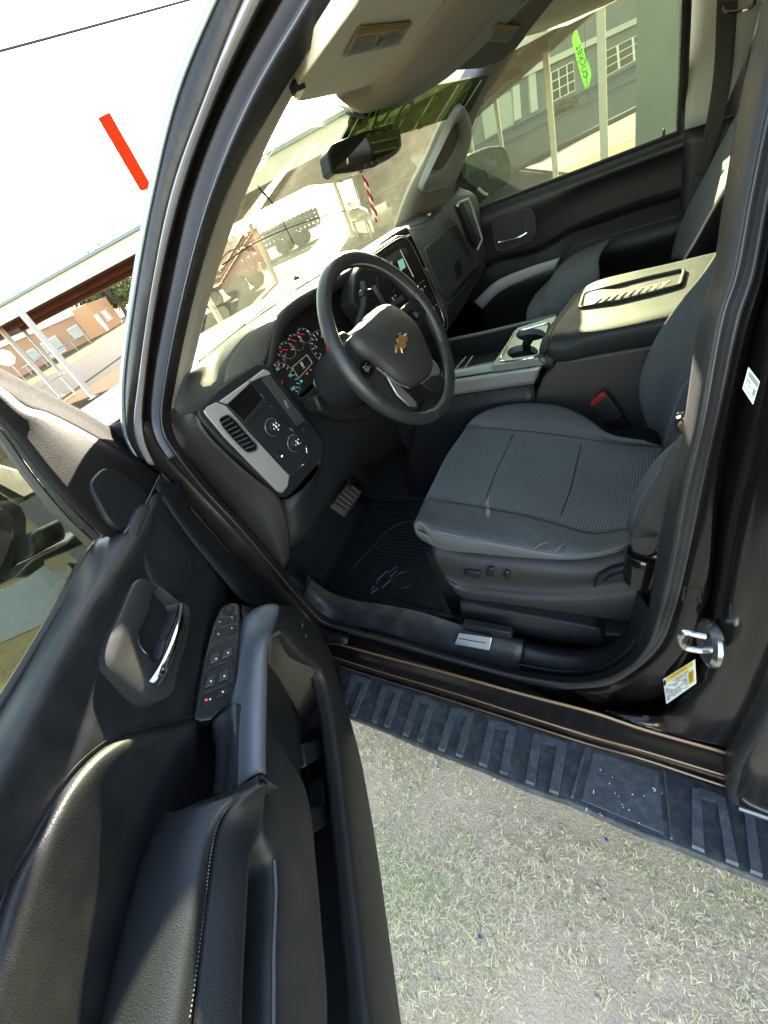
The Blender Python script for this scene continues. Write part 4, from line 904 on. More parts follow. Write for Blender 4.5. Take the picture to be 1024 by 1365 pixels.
hpth = cat([at(u, v, shift(hp, h)) for u, v, h in ((242, 806, .002), (242, 822, .010), (236, 846, .016), (227, 872, .018), (217, 893, .016), (205, 912, .006))], 6)
wd = [.0048 + .0036 * (i / (len(hpth) - 1)) for i in range(len(hpth))]
MB().tube(hpth, wd, seg=12, flat=.55, up=N_).build('door_handle', CHROME, door)
MB().tube([p + (at(248, 872, hp) - at(238, 872, hp)) * .75 - N_ * .006 for p in hpth[8:]], .0055, seg=8).build('handle_back', PLAS, door)
# switch panel
sp = PL3(at(300, 805, DN(.062)), at(259, 962, DN(.026)), at(316, 880, DN(.078)))
SWM = mat('switch_panel', (.009, .010, .013), .30, bump=.1, bs=800)
swo = [(293, 812), (298, 806), (307, 803), (317, 803), (321, 809), (321, 850), (317, 900), (312, 938), (300, 945), (282, 960), (266, 962), (257, 958), (262, 925), (272, 876), (284, 832)]
sw = slab('switch_panel', swo, sp, .03, SWM, door, bevel=.004, seg=3)
SN = pn(sp)
def sq(name, quad, h, m=PLAS, par=sw, bev=.0012, d=.006): return slab(name, quad, shift(sp, h), d, m, par, bevel=bev)
dl = MB(); dc = at(304.5, 813.5, sp); dl.lathe(dc, SN, [(.0125, 0), (.0125, .0016), (.0112, .0022), (.0108, .0016), (.0, .0018)], seg=24); dl.lathe(dc, SN, [(.0075, .002), (.0070, .005), (.0, .0052)], seg=20); dl.build('mirror_knob', PLAS, sw)
sq('switch', [(291, 825), (317, 818), (316, 827), (290, 834)], .0022); sq('switch', [(287, 840), (317, 832), (316, 841), (285, 851)], .0022)
for qd in (((279, 866), (315, 851), (317, 872), (309, 880), (276, 890)), ((275, 897), (310, 880), (313, 905), (305, 912), (271, 925))): sq('switch_well', qd, .0008, PLASD)
for qd in (((281, 872), (294, 868), (293, 880), (279, 885)), ((297, 866), (310, 861), (310, 873), (296, 878)), ((275, 903), (288, 898), (287, 912), (272, 917)), ((292, 896), (306, 891), (305, 904), (291, 909))): sq('window_switch', qd, .0048, mat('switch_cap', (.03, .031, .036), .4) if 'switch_cap' not in bpy.data.materials else bpy.data.materials['switch_cap'], d=.007, bev=.002)
sq('lock_switch', [(270, 930), (285, 923), (284, 934), (268, 941)], .0018); sq('lock_switch', [(290, 920), (306, 914), (305, 925), (288, 931)], .0018)
xd = (at(310, 861, sp) - at(297, 866, sp)).normalized(); yd = SN.cross(xd)
ic = MB()
for t_, u, v, s in (('o', 288, 878, .006), ('o', 304, 870, .006), ('o', 281, 908, .006), ('o', 299, 901, .006), ('<', 305, 813, .007), ('>', 293, 829, .005), ('<', 309, 823, .005), ('a', 291, 845, .005), ('a', 309, 837, .005), ('a', 280, 932, .006), ('o', 297, 922, .006)):
    ic.text(t_, at(u, v, shift(sp, .0052 if s == .006 else .0027)), xd, yd, s, depth=.0005)
ic.build('switch_icons', ICON, sw, smooth=False, recalc=False)
rdq = MB(); p_ = at(275, 933, shift(sp, .0026)); rdq.obox(p_, xd * .0016, yd * .0016, SN * .0004); rdq.build('lock_lamp', emis('lock_lamp_red', (1., .10, .02), .12), sw)
# pull cup and grip below the switches
g0 = C(DN(.030), (258, 962), (266, 985), (268, 1020), (264, 1062)); g1 = C(DN(.048), (284, 962), (288, 985), (288, 1030), (284, 1060)); g2 = C(DN(.072), (302, 944), (304, 970), (302, 1030), (298, 1062)); g3 = C(DN(.088), (312, 936), (316, 950), (312, 1010), (307, 1056))
loft('pull_cup', [[p - V((0, 0, .05)) for p in g0], [a.lerp(b, .4) - V((0, 0, .035)) for a, b in zip(g0, g1)], g1, g2, g3, [p - V((0, 0, .04)) for p in g3]], mat('pull_cup_plastic', (.022, .023, .028), .3), door, n=24, rows=3)
# satin silver grip
s0 = C(DN(.088), (339, 812), (333, 822), (329, 850), (324, 900), (319, 960), (315, 1052)); s1 = C(DN(.130), (369, 806), (372, 824), (371, 838), (357, 848), (352, 868), (351, 900), (349, 960), (348, 1030))
SGR = mat('grip_silver', (.15, .16, .18), .45, .35, bump=.06, bs=900)
loft('grip_trim', [[p - DNN * .02 for p in s0], s0, [a.lerp(b, .5) + DNN * .004 + V((0, 0, .006)) for a, b in zip(rs(cat(s0, 8), 12), rs(cat(s1, 8), 12))], s1, [p - V((0, 0, .012)) for p in s1]], SGR, door, n=40, rows=3)
gp0 = C(DN(.074), (322, 806), (324, 850), (319, 905), (313, 960), (308, 1056)); gp1 = [p + DNN * .004 for p in C(DN(.084), (338, 812), (330, 850), (325, 900), (320, 960), (316, 1050))]
loft('grip_channel', [gp0, gp1], PLASD, door, n=20)
# armrest
a0 = C(DN(.0), (222, 1088), (200, 1124), (181, 1180), (160, 1262), (136, 1365)) + [Dp(.95, 0, 1.04), Dp(1.05, .0, 1.03)]
a1 = C(Z(1.052), (256, 1077), (236, 1122), (218, 1185), (197, 1270), (176, 1365)) + [Dp(.95, .03, 1.052), Dp(1.05, .03, 1.04)]
a2 = C(Z(1.045), (300, 1064), (276, 1108), (262, 1178), (246, 1265), (230, 1365)) + [Dp(.95, .08, 1.045), Dp(1.05, .08, 1.03)]
a3 = C(Z(1.020), (349, 1043), (302, 1074), (284, 1112), (275, 1180), (264, 1265), (254, 1365)) + [Dp(.95, .098, 1.02), Dp(1.05, .098, 1.0)]
af = C(DN(.10), (349, 1040), (330, 1052)) 
arm = loft('armrest', [[p - V((0, 0, .05)) for p in a0], a0, a1, a2, a3], LEATH, door, n=50, rows=5)
fr0 = C(Z(1.0), (222, 1090), (262, 1072), (310, 1055), (348, 1034)); fr1 = C(Z(1.040), (216, 1108), (258, 1084), (312, 1064), (346, 1046))
loft('armrest_nose', [[p - V((0, 0, .05)) for p in fr0], fr0, fr1], LEATH, arm, n=20, rows=4)
st = rs(cat([on(arm, u, v, .0012, Z(1.03)) for u, v in ((338, 1052), (318, 1064), (299, 1080), (288, 1105), (281, 1140), (274, 1185), (264, 1265), (254, 1340), (250, 1365))], 8), 130)
sm = MB()
for i in range(0, 128, 2): sm.tube([st[i], st[i].lerp(st[i + 1], .95)], .0010, seg=5)
sm.build('stitching', WELT, arm)
q0 = [p - V((0, 0, .004)) for p in a3]; q1 = C(DN(.118), (350, 1048), (349, 1090), (343, 1116), (332, 1144), (327, 1214), (320, 1365)) + [Dp(.95, .112, .95), Dp(1.05, .11, .94)]
q2 = [p - DNN * .07 - V((0, 0, .01)) for p in q1]
loft('armrest_side', [q0, [a.lerp(b, .5) + DNN * .006 for a, b in zip(rs(cat(q0, 6), 14), rs(cat(q1, 6), 14))], q1, q2], PLAS, arm, n=50, rows=4)
# lower panel, pocket
m0 = C(DN(.112), (350, 1050), (346, 1112), (362, 1148), (364, 1187), (361, 1267), (360, 1365)) + [Dp(.95, .108, .90), Dp(1.05, .105, .90)]
m1 = C(DN(.108), (352, 960), (378, 1000), (402, 1043), (411, 1075), (419, 1150), (427, 1240), (434, 1365)) + [Dp(.95, .10, .80), Dp(1.05, .10, .80)]
loft('lower_panel', [[p - DNN * .07 for p in m0], m0, [a.lerp(b, .12) + DNN * .006 for a, b in zip(rs(cat(m0, 6), 14), rs(cat(m1, 6), 14))], [a.lerp(b, .8) + DNN * .004 for a, b in zip(rs(cat(m0, 6), 14), rs(cat(m1, 6), 14))], m1, [p - DNN * .09 - V((0, 0, .02)) for p in m1]], DOORM, door, n=50, rows=4)
tubeo('slot_edge', rs(cat([p + DNN * .004 for p in m0[2:-1]], 6), 40), .0026, mat('slot_edge', (.06, .065, .075), .3), door, seg=6)
fx0 = C(DN(.112), (349, 840), (349, 900), (349, 960), (349, 1050)); fx1 = C(DN(.06), (350, 845), (372, 905), (400, 960), (400, 1045))
loft('pocket_side', [fx0, [a.lerp(b, .5) - DNN * .004 for a, b in zip(fx0, fx1)], fx1], PLAS, door, n=20, rows=3)
rimi = C(DN(.128), (359, 848), (371, 842), (400, 871), (428, 898), (437, 930), (450, 1010), (460, 1090), (470, 1180), (480, 1270), (490, 1365)) + [Dp(.95, .13, .64), Dp(1.05, .13, .64)]
rimo = C(DN(.130), (372, 808), (392, 810), (416, 832), (436, 860), (447, 895), (461, 945), (478, 1005), (499, 1120), (516, 1240), (533, 1365)) + [Dp(.95, .13, .52), Dp(1.05, .13, .52)]
rm = [a.lerp(b, .12) + DNN * .006 for a, b in zip(rimi, rimo)]; rm2 = [a.lerp(b, .85) + DNN * .005 for a, b in zip(rimi, rimo)]
loft('door_pocket', [[p - DNN * .03 for p in rimi], rimi, rm, rm2, rimo, [p - DNN * .02 - V((0, 0, .006)) for p in rimo], [p - DNN * .14 for p in rimo]], mat('pocket_plastic', (.016, .016, .016), .42, spec=.3, bump=.3, bs=800, kind='leather', dust=.1, dcol=(.08, .075, .06)), door, n=60, rows=4)
pk0 = C(DN(.120), (360, 850), (372, 846), (400, 874), (427, 901)); pk1 = C(DN(.02), (352, 930), (368, 940), (395, 955), (425, 960))
loft('pocket_front', [pk0, [a.lerp(b, .6) for a, b in zip(pk0, pk1)], pk1], mat('pocket_front', (.05, .042, .034), .6, bump=.3, bs=800), door, n=20, rows=3)
for k_, q in enumerate((((404, 990), (442, 982), (445, 998), (408, 1022)), ((429, 967), (439, 953), (442, 981), (424, 986)), ((412, 1076), (455, 1068), (458, 1085), (416, 1113)), ((430, 1035), (450, 1030), (455, 1066), (434, 1072)))):
    slab('pocket_step', q, DN(.055 if k_ % 2 else .075), .04, PLAS, door, bevel=.004)
pb0 = C(DN(.075), (445, 1125), (452, 1200), (463, 1300), (470, 1400)); pb1 = C(DN(.06), (462, 1120), (474, 1200), (484, 1300), (494, 1400))
loft('pocket_liner', [pb0, pb1], PLAS, door, n=16)
bk = MB(); bk.prism([Dp(u, .0, z) for u, z in ((.05, .54), (.05, 1.0), (1.04, 1.0), (1.04, .54))], DNN * -.02); bk.build('pocket_back', PLASD, door)
bk = MB(); bk.prism([Dp(.12, 0, .535), Dp(1.04, 0, .535), Dp(1.04, .12, .535), Dp(.16, .12, .535)], (0, 0, .01)); bk.build('pocket_floor', PLASD, door)
mp_ = MB(); c_ = C(DN(.137), (402, 831), (408, 850)); mp_.tube([c_[0], c_[1], at(410, 849, DN(.137))], .0012, seg=6); mp_.build('door_reflector', mat('reflector', (.55, .55, .5), .3), door)
# outside mirror of the open door
mir = empty('wing_mirror', Dp(.12, -.2, 1.3), parent=T_); tag(mir, 'large black mirror outside the open driver door')
MBK = mat('mirror_shell', (.020, .020, .018), .42, bump=.25, bs=800, dust=.15, dcol=(.10, .09, .06))
MDU = mat('mirror_cap_dusty', (.05, .05, .045), .55, dust=.75, dcol=(.24, .22, .16), bump=.2, bs=300)
mpl = DN(-.24)
slab('arm_upper', [(42, 714), (48, 706), (82, 690), (90, 712), (88, 718), (44, 742)], DN(-.10), .07, MBK, mir, bevel=.006)
slab('arm_lower', [(44, 745), (90, 722), (110, 700), (130, 712), (116, 724), (60, 746), (62, 752), (40, 768), (20, 770)], DN(-.09), .06, MBK, mir, bevel=.006)
slab('mirror_cap', [(-70, 600), (0, 617), (40, 629), (70, 648), (34, 668), (0, 650), (-70, 635)], DN(-.16), .12, MDU, mir, bevel=.008)
slab('mirror_housing', [(-80, 640), (0, 650), (33, 672), (40, 690), (40, 722), (22, 765), (0, 785), (-80, 830)], DN(-.13), .12, MBK, mir, bevel=.012, seg=3)
slab('mirror_glass', [(-70, 655), (0, 676), (12, 682), (19, 690), (18, 715), (8, 745), (0, 762), (-70, 790)], DN(-.124), .008, mat('mirror_silver', (.85, .85, .82), .02, 1., rv=.01), mir, bevel=.002)
slab('mirror_lower_lip', [(90, 750), (110, 752), (118, 745), (100, 764)], DN(-.10), .03, MBK, mir, bevel=.003)
# ------------------------------------------------------------------ cabin
# windscreen
GW = glass('windscreen_glass', (.74, .78, .56), dust=.048, dcol=(.80, .80, .52), gloss=.02, streak=26.)
def wsx(s, t):
    """s -1..1 across, t 0..1 from cowl to header"""
    xb, xt = .80, .60; x = s * (xb + (xt - xb) * t); yb = 1.16 - .30 * abs(s) ** 2.2; yt = .70 - .165 * abs(s) ** 2.2
    zb = 1.385 + .015 * s * s; zt = 1.735 - .035 * s * s; b = .02 * math.sin(math.pi * t)
    return V((x, yb + (yt - yb) * t + b, zb + (zt - zb) * t + b))
def wsg(s0, s1, t0, t1, ns, ntt, off):
    vs = [wsx(s0 + (s1 - s0) * i / ns, t0 + (t1 - t0) * j / ntt) + V((0, -.6, -.75)) * off for j in range(ntt + 1) for i in range(ns + 1)]
    return vs, [(j * (ns + 1) + i, j * (ns + 1) + i + 1, (j + 1) * (ns + 1) + i + 1, (j + 1) * (ns + 1) + i) for j in range(ntt) for i in range(ns)]
vs, fs_ = wsg(-1, .93, -.12, 1.05, 24, 14, 0); wind = mk('windscreen', vs, fs_, GW, T_, sharp=180)
vs, fs_ = wsg(-.12, .98, .80, 1.05, 20, 5, .006); tint = mk('shade_band', vs, fs_, glass('shade_band_glass', (.10, .13, .06), gloss=.02), wind, sharp=180)
lt = MB()
for k_ in range(7):
    s = -.06 + k_ * .16; a, b = wsx(s, .80) + V((0, -.6, -.75)) * .010, wsx(s + .03, 1.03) + V((0, -.6, -.75)) * .010; lt.tube([a, b], .0016, seg=5)
lt.build('wire', mat('white_wire', (.6, .6, .55), .5), wind)
LIME = mat('lime_paint', (.22, .36, .02), .7); q0 = wsx(.2, .9); tx = (wsx(.5, .9) - q0).normalized(); ty = (wsx(.2, 1.) - wsx(.2, .8)).normalized()
for s, ch in ((.02, '5'), (.20, '9'), (.40, '9'), (.62, '5'), (.84, '0')): MB().text(ch, wsx(s, .90) + V((0, -.6, -.75)) * .012, tx, ty, .17, mirror=True).build('lettering', LIME, wind, smooth=False, recalc=False)
ck = MB()
for pth in (((296, 353), (345, 322), (415, 292), (482, 272)), ((341, 246), (366, 275), (391, 322))):
    pts = []
    for u, v in pth:
        best = None
        for i in range(81):
            for j in range(41):
                p = wsx(-1 + i / 40, j / 40); d = ray(u, v); r = (p - CAM); k_ = r.length * (r.normalized() - d.normalized()).length
                if best is None or k_ < best[0]: best = (k_, p)
        pts.append(best[1] + V((0, -.6, -.75)) * .004)
    ck.tube(cat(pts, 6), .0013, seg=5)
ck.build('crack', mat('crack_line', (.02, .025, .02), 1., spec=0.), wind)
# front pillar trims
i0 = SDC(.03, (520, -110), (452, 0), (370, 128), (302, 256), (260, 384), (232, 512), (226, 548)); 
i1 = [at(u, v, X(x)) for u, v, x in ((545, -90, -.68), (476, 5, -.66), (392, 120, -.62), (327, 256, -.67), (282, 384, -.74), (251, 506, -.81), (240, 540, -.84))]
im_ = [a.lerp(b, .5) + V((-.008, -.012, 0)) for a, b in zip(i0, i1)]
apt = ctl('pillar_trim', [i0, im_, i1, [p + V((.02, .06, .01)) for p in i1]], BEIGE, T_, rows=4)
o0 = [at(u, v, X(x)) for u, v, x in ((790, -40, .74), (755, 0, .75), (720, 27, .76), (680, 75, .78), (646, 130, .80), (626, 180, .83), (613, 230, .85), (600, 268, .86))]
o1 = [at(u, v, X(x)) for u, v, x in ((735, -50, .62), (700, 10, .62), (672, 40, .62), (640, 92, .60))] + [wsx(s, t) + V((0, -.006, -.006)) for s, t in ((.875, .82), (.865, .56), (.815, .34), (.765, .04))]
apt2 = ctl('pillar_trim', [[p + V((.02, .02, 0)) for p in o0], o0, [a.lerp(b, .5) + V((-.008, -.004, -.004)) for a, b in zip(o0, o1)], o1, [p + V((0, .06, .01)) for p in o1]], mat('far_pillar_trim', (.13, .122, .115), .75, bump=.2, bs=500), T_, rows=4)
gpl = PL3(on(apt2, 606, 160), on(apt2, 575, 245), on(apt2, 618, 195))
gh = [(562, 254), (572, 228), (590, 190), (606, 156), (617, 143), (623, 150), (629, 172), (627, 194), (617, 222), (606, 246), (586, 252)]
gN = pn(gpl)
def ring2(name, outer, inner, h, depth, m, m2, parent):
    k = 56; o = rs(outer + [outer[0]], k + 1)[:-1]; i = rs(inner + [inner[0]], k + 1)[:-1]; j0 = min(range(k), key=lambda j: (i[j] - o[0]).length); i = i[j0:] + i[:j0]
    rows_ = [[p - gN * .02 for p in o], o, [p.lerp(q, .2) + gN * h for p, q in zip(o, i)], [p.lerp(q, .85) + gN * h for p, q in zip(o, i)], i, [p - gN * depth for p in i]]
    vs = [p for r in rows_ for p in r]; f_ = [(a * k + j, a * k + (j + 1) % k, (a + 1) * k + (j + 1) % k, (a + 1) * k + j) for a in range(5) for j in range(k)]
    o_ = mk(name, vs, f_, m, parent, recalc=True, sharp=60)
    mk('handle_recess', [p - gN * depth * .8 for p in i], [tuple(range(k))], m2, o_)
    return o_
ring2('grab_handle', cat(C(shift(gpl, .024), *gh), 4, True), cat(C(shift(gpl, .024), (572, 231), (590, 193), (605, 163), (610, 163), (614, 178), (613, 192), (603, 213), (594, 226), (580, 231)), 4, True), .006, .018, mat('grab_handle_grey', (.22, .24, .26), .55), mat('handle_recess', (.12, .12, .12), .7), T_)
# headliner, visors, header
hl_ = loft('headliner', [[V((-.74, .30, 1.735)), V((-.76, -.4, 1.70)), V((-.76, -1.28, 1.66))], [V((-.4, .52, 1.765)), V((-.4, -.4, 1.785)), V((-.4, -1.3, 1.74))], [V((0, .62, 1.765)), V((0, -.4, 1.79)), V((0, -1.3, 1.75))], [V((.4, .52, 1.765)), V((.4, -.4, 1.785)), V((.4, -1.3, 1.74))], [V((.74, .30, 1.735)), V((.76, -.4, 1.70)), V((.76, -1.28, 1.66))]], HEAD, T_, n=16)
vpl = PL3(at(476, 5, Z(1.690)), at(497, 114, Z(1.712)), at(392, 122, Z(1.690)))
vis = [(392, 121), (398, 136), (420, 132), (470, 121), (492, 114), (505, 106), (527, 82), (556, 48), (588, 5), (628, -60), (640, -90), (520, -90), (476, 5), (430, 68)]
sv_ = MB(); sv_.prism(rnd(C(vpl, *vis), .12, 3), pn(vpl) * -.020); visor = sv_.build('sun_visor', HEAD, T_, bevel=.006, seg=3); tag(visor, 'driver side sun visor with a warning label')
slab('visor_pivot', [(391, 130), (396, 122), (409, 116), (404, 126), (398, 136)], shift(vpl, .005), .012, PLAS, visor, bevel=.002)
lab, f = decal('visor_label', ((480, 37), (549.5, 29.5), (532, 60), (457, 76.5)), vpl, VLAB, visor, .003)
m1 = MB(); dq(m1, f, 0, 0, 1, .2); m1.build('label_header', VORA, lab, smooth=False, recalc=False)
m1 = MB(); xd = f(1, .1) - f(0, .1); yd = f(.5, 0) - f(.5, 1)
m1.text('WARNING', f(.14, .1, .0012), xd, yd, .009); m1.text('WARNING', f(.74, .1, .0012), xd, yd, .009)
for r_ in range(7):
    t0 = .30 + r_ * .09; dq(m1, f, .04, t0, .42 - (r_ % 3) * .04, t0 + .03); dq(m1, f, .60, t0 - .03, .95 - ((r_ + 1) % 3) * .05, t0)
for a_ in ((.46, .35, .50, .78), (.51, .45, .54, .80), (.55, .28, .57, .6)): dq(m1, f, *a_)
m1.build('print', INKG, lab, smooth=False, recalc=False)
hr0 = C(Z(1.708), (665, -70), (628, -40), (590, 2), (556, 50), (527, 84), (498, 113), (472, 121), (448, 126))
hr1 = C(Z(1.700), (690, -50), (650, -25), (612, 18), (575, 62), (542, 96), (508, 124), (480, 135), (458, 136))
hr2 = C(Z(1.728), (720, -40), (676, 0), (636, 42), (598, 84), (560, 111), (515, 140), (484, 150), (464, 143))
hdr = ctl('header_trim', [[p + V((0, 0, .03)) for p in hr0], hr0, hr1, hr2, [p + V((.02, .04, .02)) for p in hr2]], HEADB, T_, rows=4)
oc0 = [p + V((.004, .01, -.002)) for p in hr2]; oc1 = C(Z(1.728), (760, -60), (712, -10), (668, 34), (622, 76), (585, 106), (540, 131), (500, 148), (470, 148))
ctl('overhead_panel', [oc0, [a.lerp(b, .5) + V((0, -.004, -.012)) for a, b in zip(oc0, oc1)], oc1, [p + V((.02, .05, .03)) for p in oc1]], GREYT, T_, rows=3)
ob = MB()
for u, v in ((611, 55), (648, 15)):
    p = at(u, v, Z(1.712)); ob.obox(p, (.012, .006, 0), (-.006, .010, 0), (0, 0, .003))
ob.build('console_button', PLASD, hdr, bevel=.001)
vp2 = PL3(at(648, 60, Z(1.716)), at(694, 30, Z(1.712)), at(640, 92, Z(1.712)))
v2 = MB(); v2.prism(rnd(C(vp2, (606, 94), (622, 76), (655, 44), (700, -4), (770, -60), (800, -60), (735, 5), (690, 62), (672, 80), (640, 92)), .12, 3), pn(vp2) * -.016); vis2 = v2.build('sun_visor', mat('visor_shaded', (.16, .15, .14), .95, bump=.4, bs=900), T_, bevel=.005); tag(vis2, 'passenger side sun visor in shade')  # darker cloth than the driver visor: shade is put into its colour
lab, f = decal('visor_label', ((664, 31.5), (694.5, 34.5), (677, 57), (648, 54.5)), vp2, VLAB, vis2, .003)
m1 = MB()
dq(m1, f, 0, 0, 1, .14); m1.build('label_header', VORA, lab, smooth=False, recalc=False); m1 = MB()
for r_ in range(8): dq(m1, f, .06, .22 + r_ * .09, .42, .25 + r_ * .09); dq(m1, f, .56, .22 + r_ * .09, .94, .25 + r_ * .09)
dq(m1, f, .46, .5, .53, .66); m1.build('print', INKG, lab, smooth=False, recalc=False)
# rear view mirror and what hangs from it
mpl2 = PL3(at(440, 215, Y(.70)), at(535, 180, Y(.745)), at(480, 150, Y(.735)))
mh = [(436, 204), (443, 191), (480, 177), (520, 163.5), (530, 164), (534, 176), (536, 194), (530, 204), (506, 217), (500, 222), (470, 229), (447, 232), (441, 228)]
rv = MB(); rv.prism(rnd(C(mpl2, *mh), .2, 3), pn(mpl2) * -.028); mirr = rv.build('rear_view_mirror', PLASD, T_, bevel=.005, seg=3)
slab('mirror_glass', [(441, 206), (446, 195), (482, 180), (519, 167), (528, 168), (531, 178), (532, 193), (527, 200), (503, 212), (470, 222), (449, 226), (444, 222)], shift(mpl2, .0015), .001, mat('dimmed_mirror', (.16, .15, .12), .03, 1., rv=.01), mirr, bevel=0)
MBT = mat('mirror_button', (.25, .24, .22), .5)
for i, (u, v) in enumerate(((487, 221), (496, 218), (504, 214))): p = at(u, v, shift(mpl2, .003)); MB().lathe(p, pn(mpl2), [(.0035, 0), (.003, .0015), (0, .002)], seg=10).build('mirror_button', MBT, mirr)
slab('mirror_mount', [(441, 196), (456, 186), (478, 144), (491, 149), (470, 186), (462, 190)], Y(.76), .03, mat('mount_plastic', (.035, .032, .028), .5), mirr, bevel=.004)
stl = MB(); p0 = at(490, 165, Y(.755)); stl.tube([p0, p0 + V((0, .05, .05))], .010, seg=10); stl.build('mirror_stem', PLASD, mirr)
hang = empty('hanging_cord', at(483, 229, Y(.73)), 'red and white twisted cord hanging from the rear view mirror', 'cord')
ln = rs([at(483, 229, Y(.73)), at(490, 250, Y(.728)), at(496, 270, Y(.726)), at(503, 295, Y(.722))], 40)
for k_, m in ((0, RED), (1, WHITE)):
    MB().tube([p + V((math.cos(i * .55 + k_ * 3.14), 0, .0)) * .0032 + V((0, math.sin(i * .55 + k_ * 3.14) * .0032, 0)) for i, p in enumerate(ln)], .0036 if k_ == 0 else .0022, seg=6).build('strand', m, hang)
# ------------------------------------------------------------------ dashboard
g_ = [at(u, v, Y(y)) for u, v, y in ((250, 498, .85), (276, 476, .93), (300, 456, 1.0), (340, 426, 1.08), (400, 386, 1.12), (480, 336, 1.08), (532, 302, 1.0), (556, 284, .95))]
rr = [at(u, v, Y(y)) for u, v, y in ((233, 543, .85), (276, 531, .845), (298, 511, .85), (306, 481, .862), (333, 444, .872), (372, 421, .872), (400, 397, .872), (434, 377, .872), (480, 350, .872), (518, 318, .86), (543, 304, .845), (562, 300, .82), (578, 292, .80))]
DT = mat('dash_top', (.034, .036, .034), .6, spec=.2, bump=.3, bs=800, kind='leather', dust=.3, dcol=(.07, .068, .056), vs=6)
dash = loft('dashboard', [[p + V((0, .12, -.05)) for p in g_], g_, [a.lerp(b, .5) + V((0, 0, .004)) for a, b in zip(rs(cat(g_, 8), 16), rs(cat(rr, 8), 16))], rr, [p + V((0, .004, -.02)) for p in rr]], DT, T_, n=60, rows=5)
vn = MB(); va, vb = at(322, 442, Y(1.05)), at(505, 322, Y(.98))
vn.tube([at(u, v, Y(y)) + V((0, 0, .004)) for u, v, y in ((328, 436, 1.04), (360, 413, 1.05), (396, 391, 1.05))], .006, seg=6); vn.build('defroster_slot', PLASD, dash)
sn = MB(); sn.lathe(at(396, 372, Y(1.06)), (0, 0, 1), [(.012, 0), (.009, .008), (.0, .012)], seg=14); sn.build('light_sensor', PLASD, dash)
# instrument hood: side, brow, face
hs0 = [at(u, v, Y(y)) for u, v, y in ((298, 511, .85), (305, 481, .861), (333, 444, .871), (373, 420, .871))]
hs1 = [at(u, v, Y(y)) for u, v, y in ((338, 487, .85), (352, 484, .852), (360, 458, .858), (374, 422, .862))]
loft('hood_side', [hs0, [a.lerp(b, .5) + V((-.006, -.006, 0)) for a, b in zip(hs0, hs1)], hs1], DASHM, dash, n=20, rows=4)
bo_ = C(Y(.858), (352, 494), (357, 483), (361, 459), (373, 422), (395, 399), (434, 377), (455, 366), (480, 351), (505, 335), (524, 322))
bi_ = C(Y(.864), (362, 498), (364.5, 487), (371, 459), (380, 438), (397, 419), (436, 393), (460, 380), (484, 366), (505, 356), (516, 352))
loft('hood_brow', [[p + V((0, .012, .002)) for p in bo_], bo_, [a.lerp(b, .5) + V((0, -.006, 0)) for a, b in zip(bo_, bi_)], bi_, [p + V((0, .085, -.004)) for p in bi_]], mat('brow_black', (.014, .014, .015), .55, bump=.2, bs=800), dash, n=50, rows=3)
cpl = PL3(at(365, 488, Y(.935)), at(450, 384, Y(.925)), at(400, 526, Y(.895)))
clu = slab('instrument_cluster', [(350, 470), (366, 440), (385, 415), (420, 390), (470, 355), (510, 340), (520, 400), (500, 440), (452, 478), (396, 530), (380, 515), (355, 500)], cpl, .02, PLASD, dash, bevel=0)
cN = pn(cpl); cx_ = (at(450, 384, cpl) - at(365, 440, cpl)).normalized(); cy_ = cN.cross(cx_)
def cpt(u, v, h=.004): return at(u, v, shift(cpl, h))
rimM = mat('gauge_ring', (.42, .42, .42), .25, .85)
def gauge(u, v, r_, needle, a0, a1, nt_, mat_t, nums=()):
    c_ = cpt(u, v); e = MB(); e.tube([c_ + (cx_ * math.cos(a) + cy_ * math.sin(a)) * r_ for a in [i * 2 * math.pi / 32 for i in range(32)]], .0016, seg=6, closed=True)
    gg = e.build('gauge', rimM, clu)
    tk = MB()
    for i in range(nt_):
        a = math.radians(a0 + (a1 - a0) * i / (nt_ - 1)); d_ = cx_ * math.cos(a) + cy_ * math.sin(a); s_ = cN.cross(d_)
        tk.obox(c_ + d_ * r_ * .86, d_ * r_ * .08, s_ * .0006, cN * .0004)
    for i, tx_ in enumerate(nums):
        a = math.radians(a0 + (a1 - a0) * i / (len(nums) - 1)); d_ = cx_ * math.cos(a) + cy_ * math.sin(a); tk.text(tx_, c_ + d_ * r_ * .64, cx_, cy_, r_ * .22)
    tk.build('gauge_marks', mat_t, gg, smooth=False)
    a = math.radians(needle); d_ = cx_ * math.cos(a) + cy_ * math.sin(a); s_ = cN.cross(d_); nd = MB()
    nd.prism([c_ + s_ * .0011 + cN * .003, c_ - s_ * .0011 + cN * .003, c_ + d_ * r_ * .85 - s_ * .0006 + cN * .003, c_ + d_ * r_ * .85 + s_ * .0006 + cN * .003], cN * .001); nd.build('gauge_needle', REDL, gg, smooth=False)
SPD = emis('speed_marks', (.30, .70, .9), .05); WHM = emis('white_marks', (.8, .82, .85), .045)
gauge(383, 467, .026, 150, 200, -20, 7, WHM, ('0', '', '80')); gauge(394.5, 456, .026, 130, 200, -20, 7, WHM, ('L', '', 'H')); gauge(405.5, 447, .024, 140, 200, -20, 7, WHM); gauge(371, 481, .022, 210, 200, -20, 5, WHM)
gauge(376, 508, .058, 215, 130, -70, 14, SPD, ('40', '60', '80', '100')); gauge(434, 463, .056, 235, 235, 20, 12, WHM, ('0', '1', '2', '3', '4', '5'))
dsp = decal('driver_display', ((389.5, 490), (409, 472.5), (416.5, 484), (398, 505)), cpl, PLASD, clu, .004)
lab, f = dsp; lab2 = MB(); xd, yd = f(1, .5) - f(0, .5), f(.5, 0) - f(.5, 1)
lab2.text('0', f(.5, .38, .001), xd, yd, .020); lab2.text('mi', f(.5, .68, .001), xd, yd, .008)
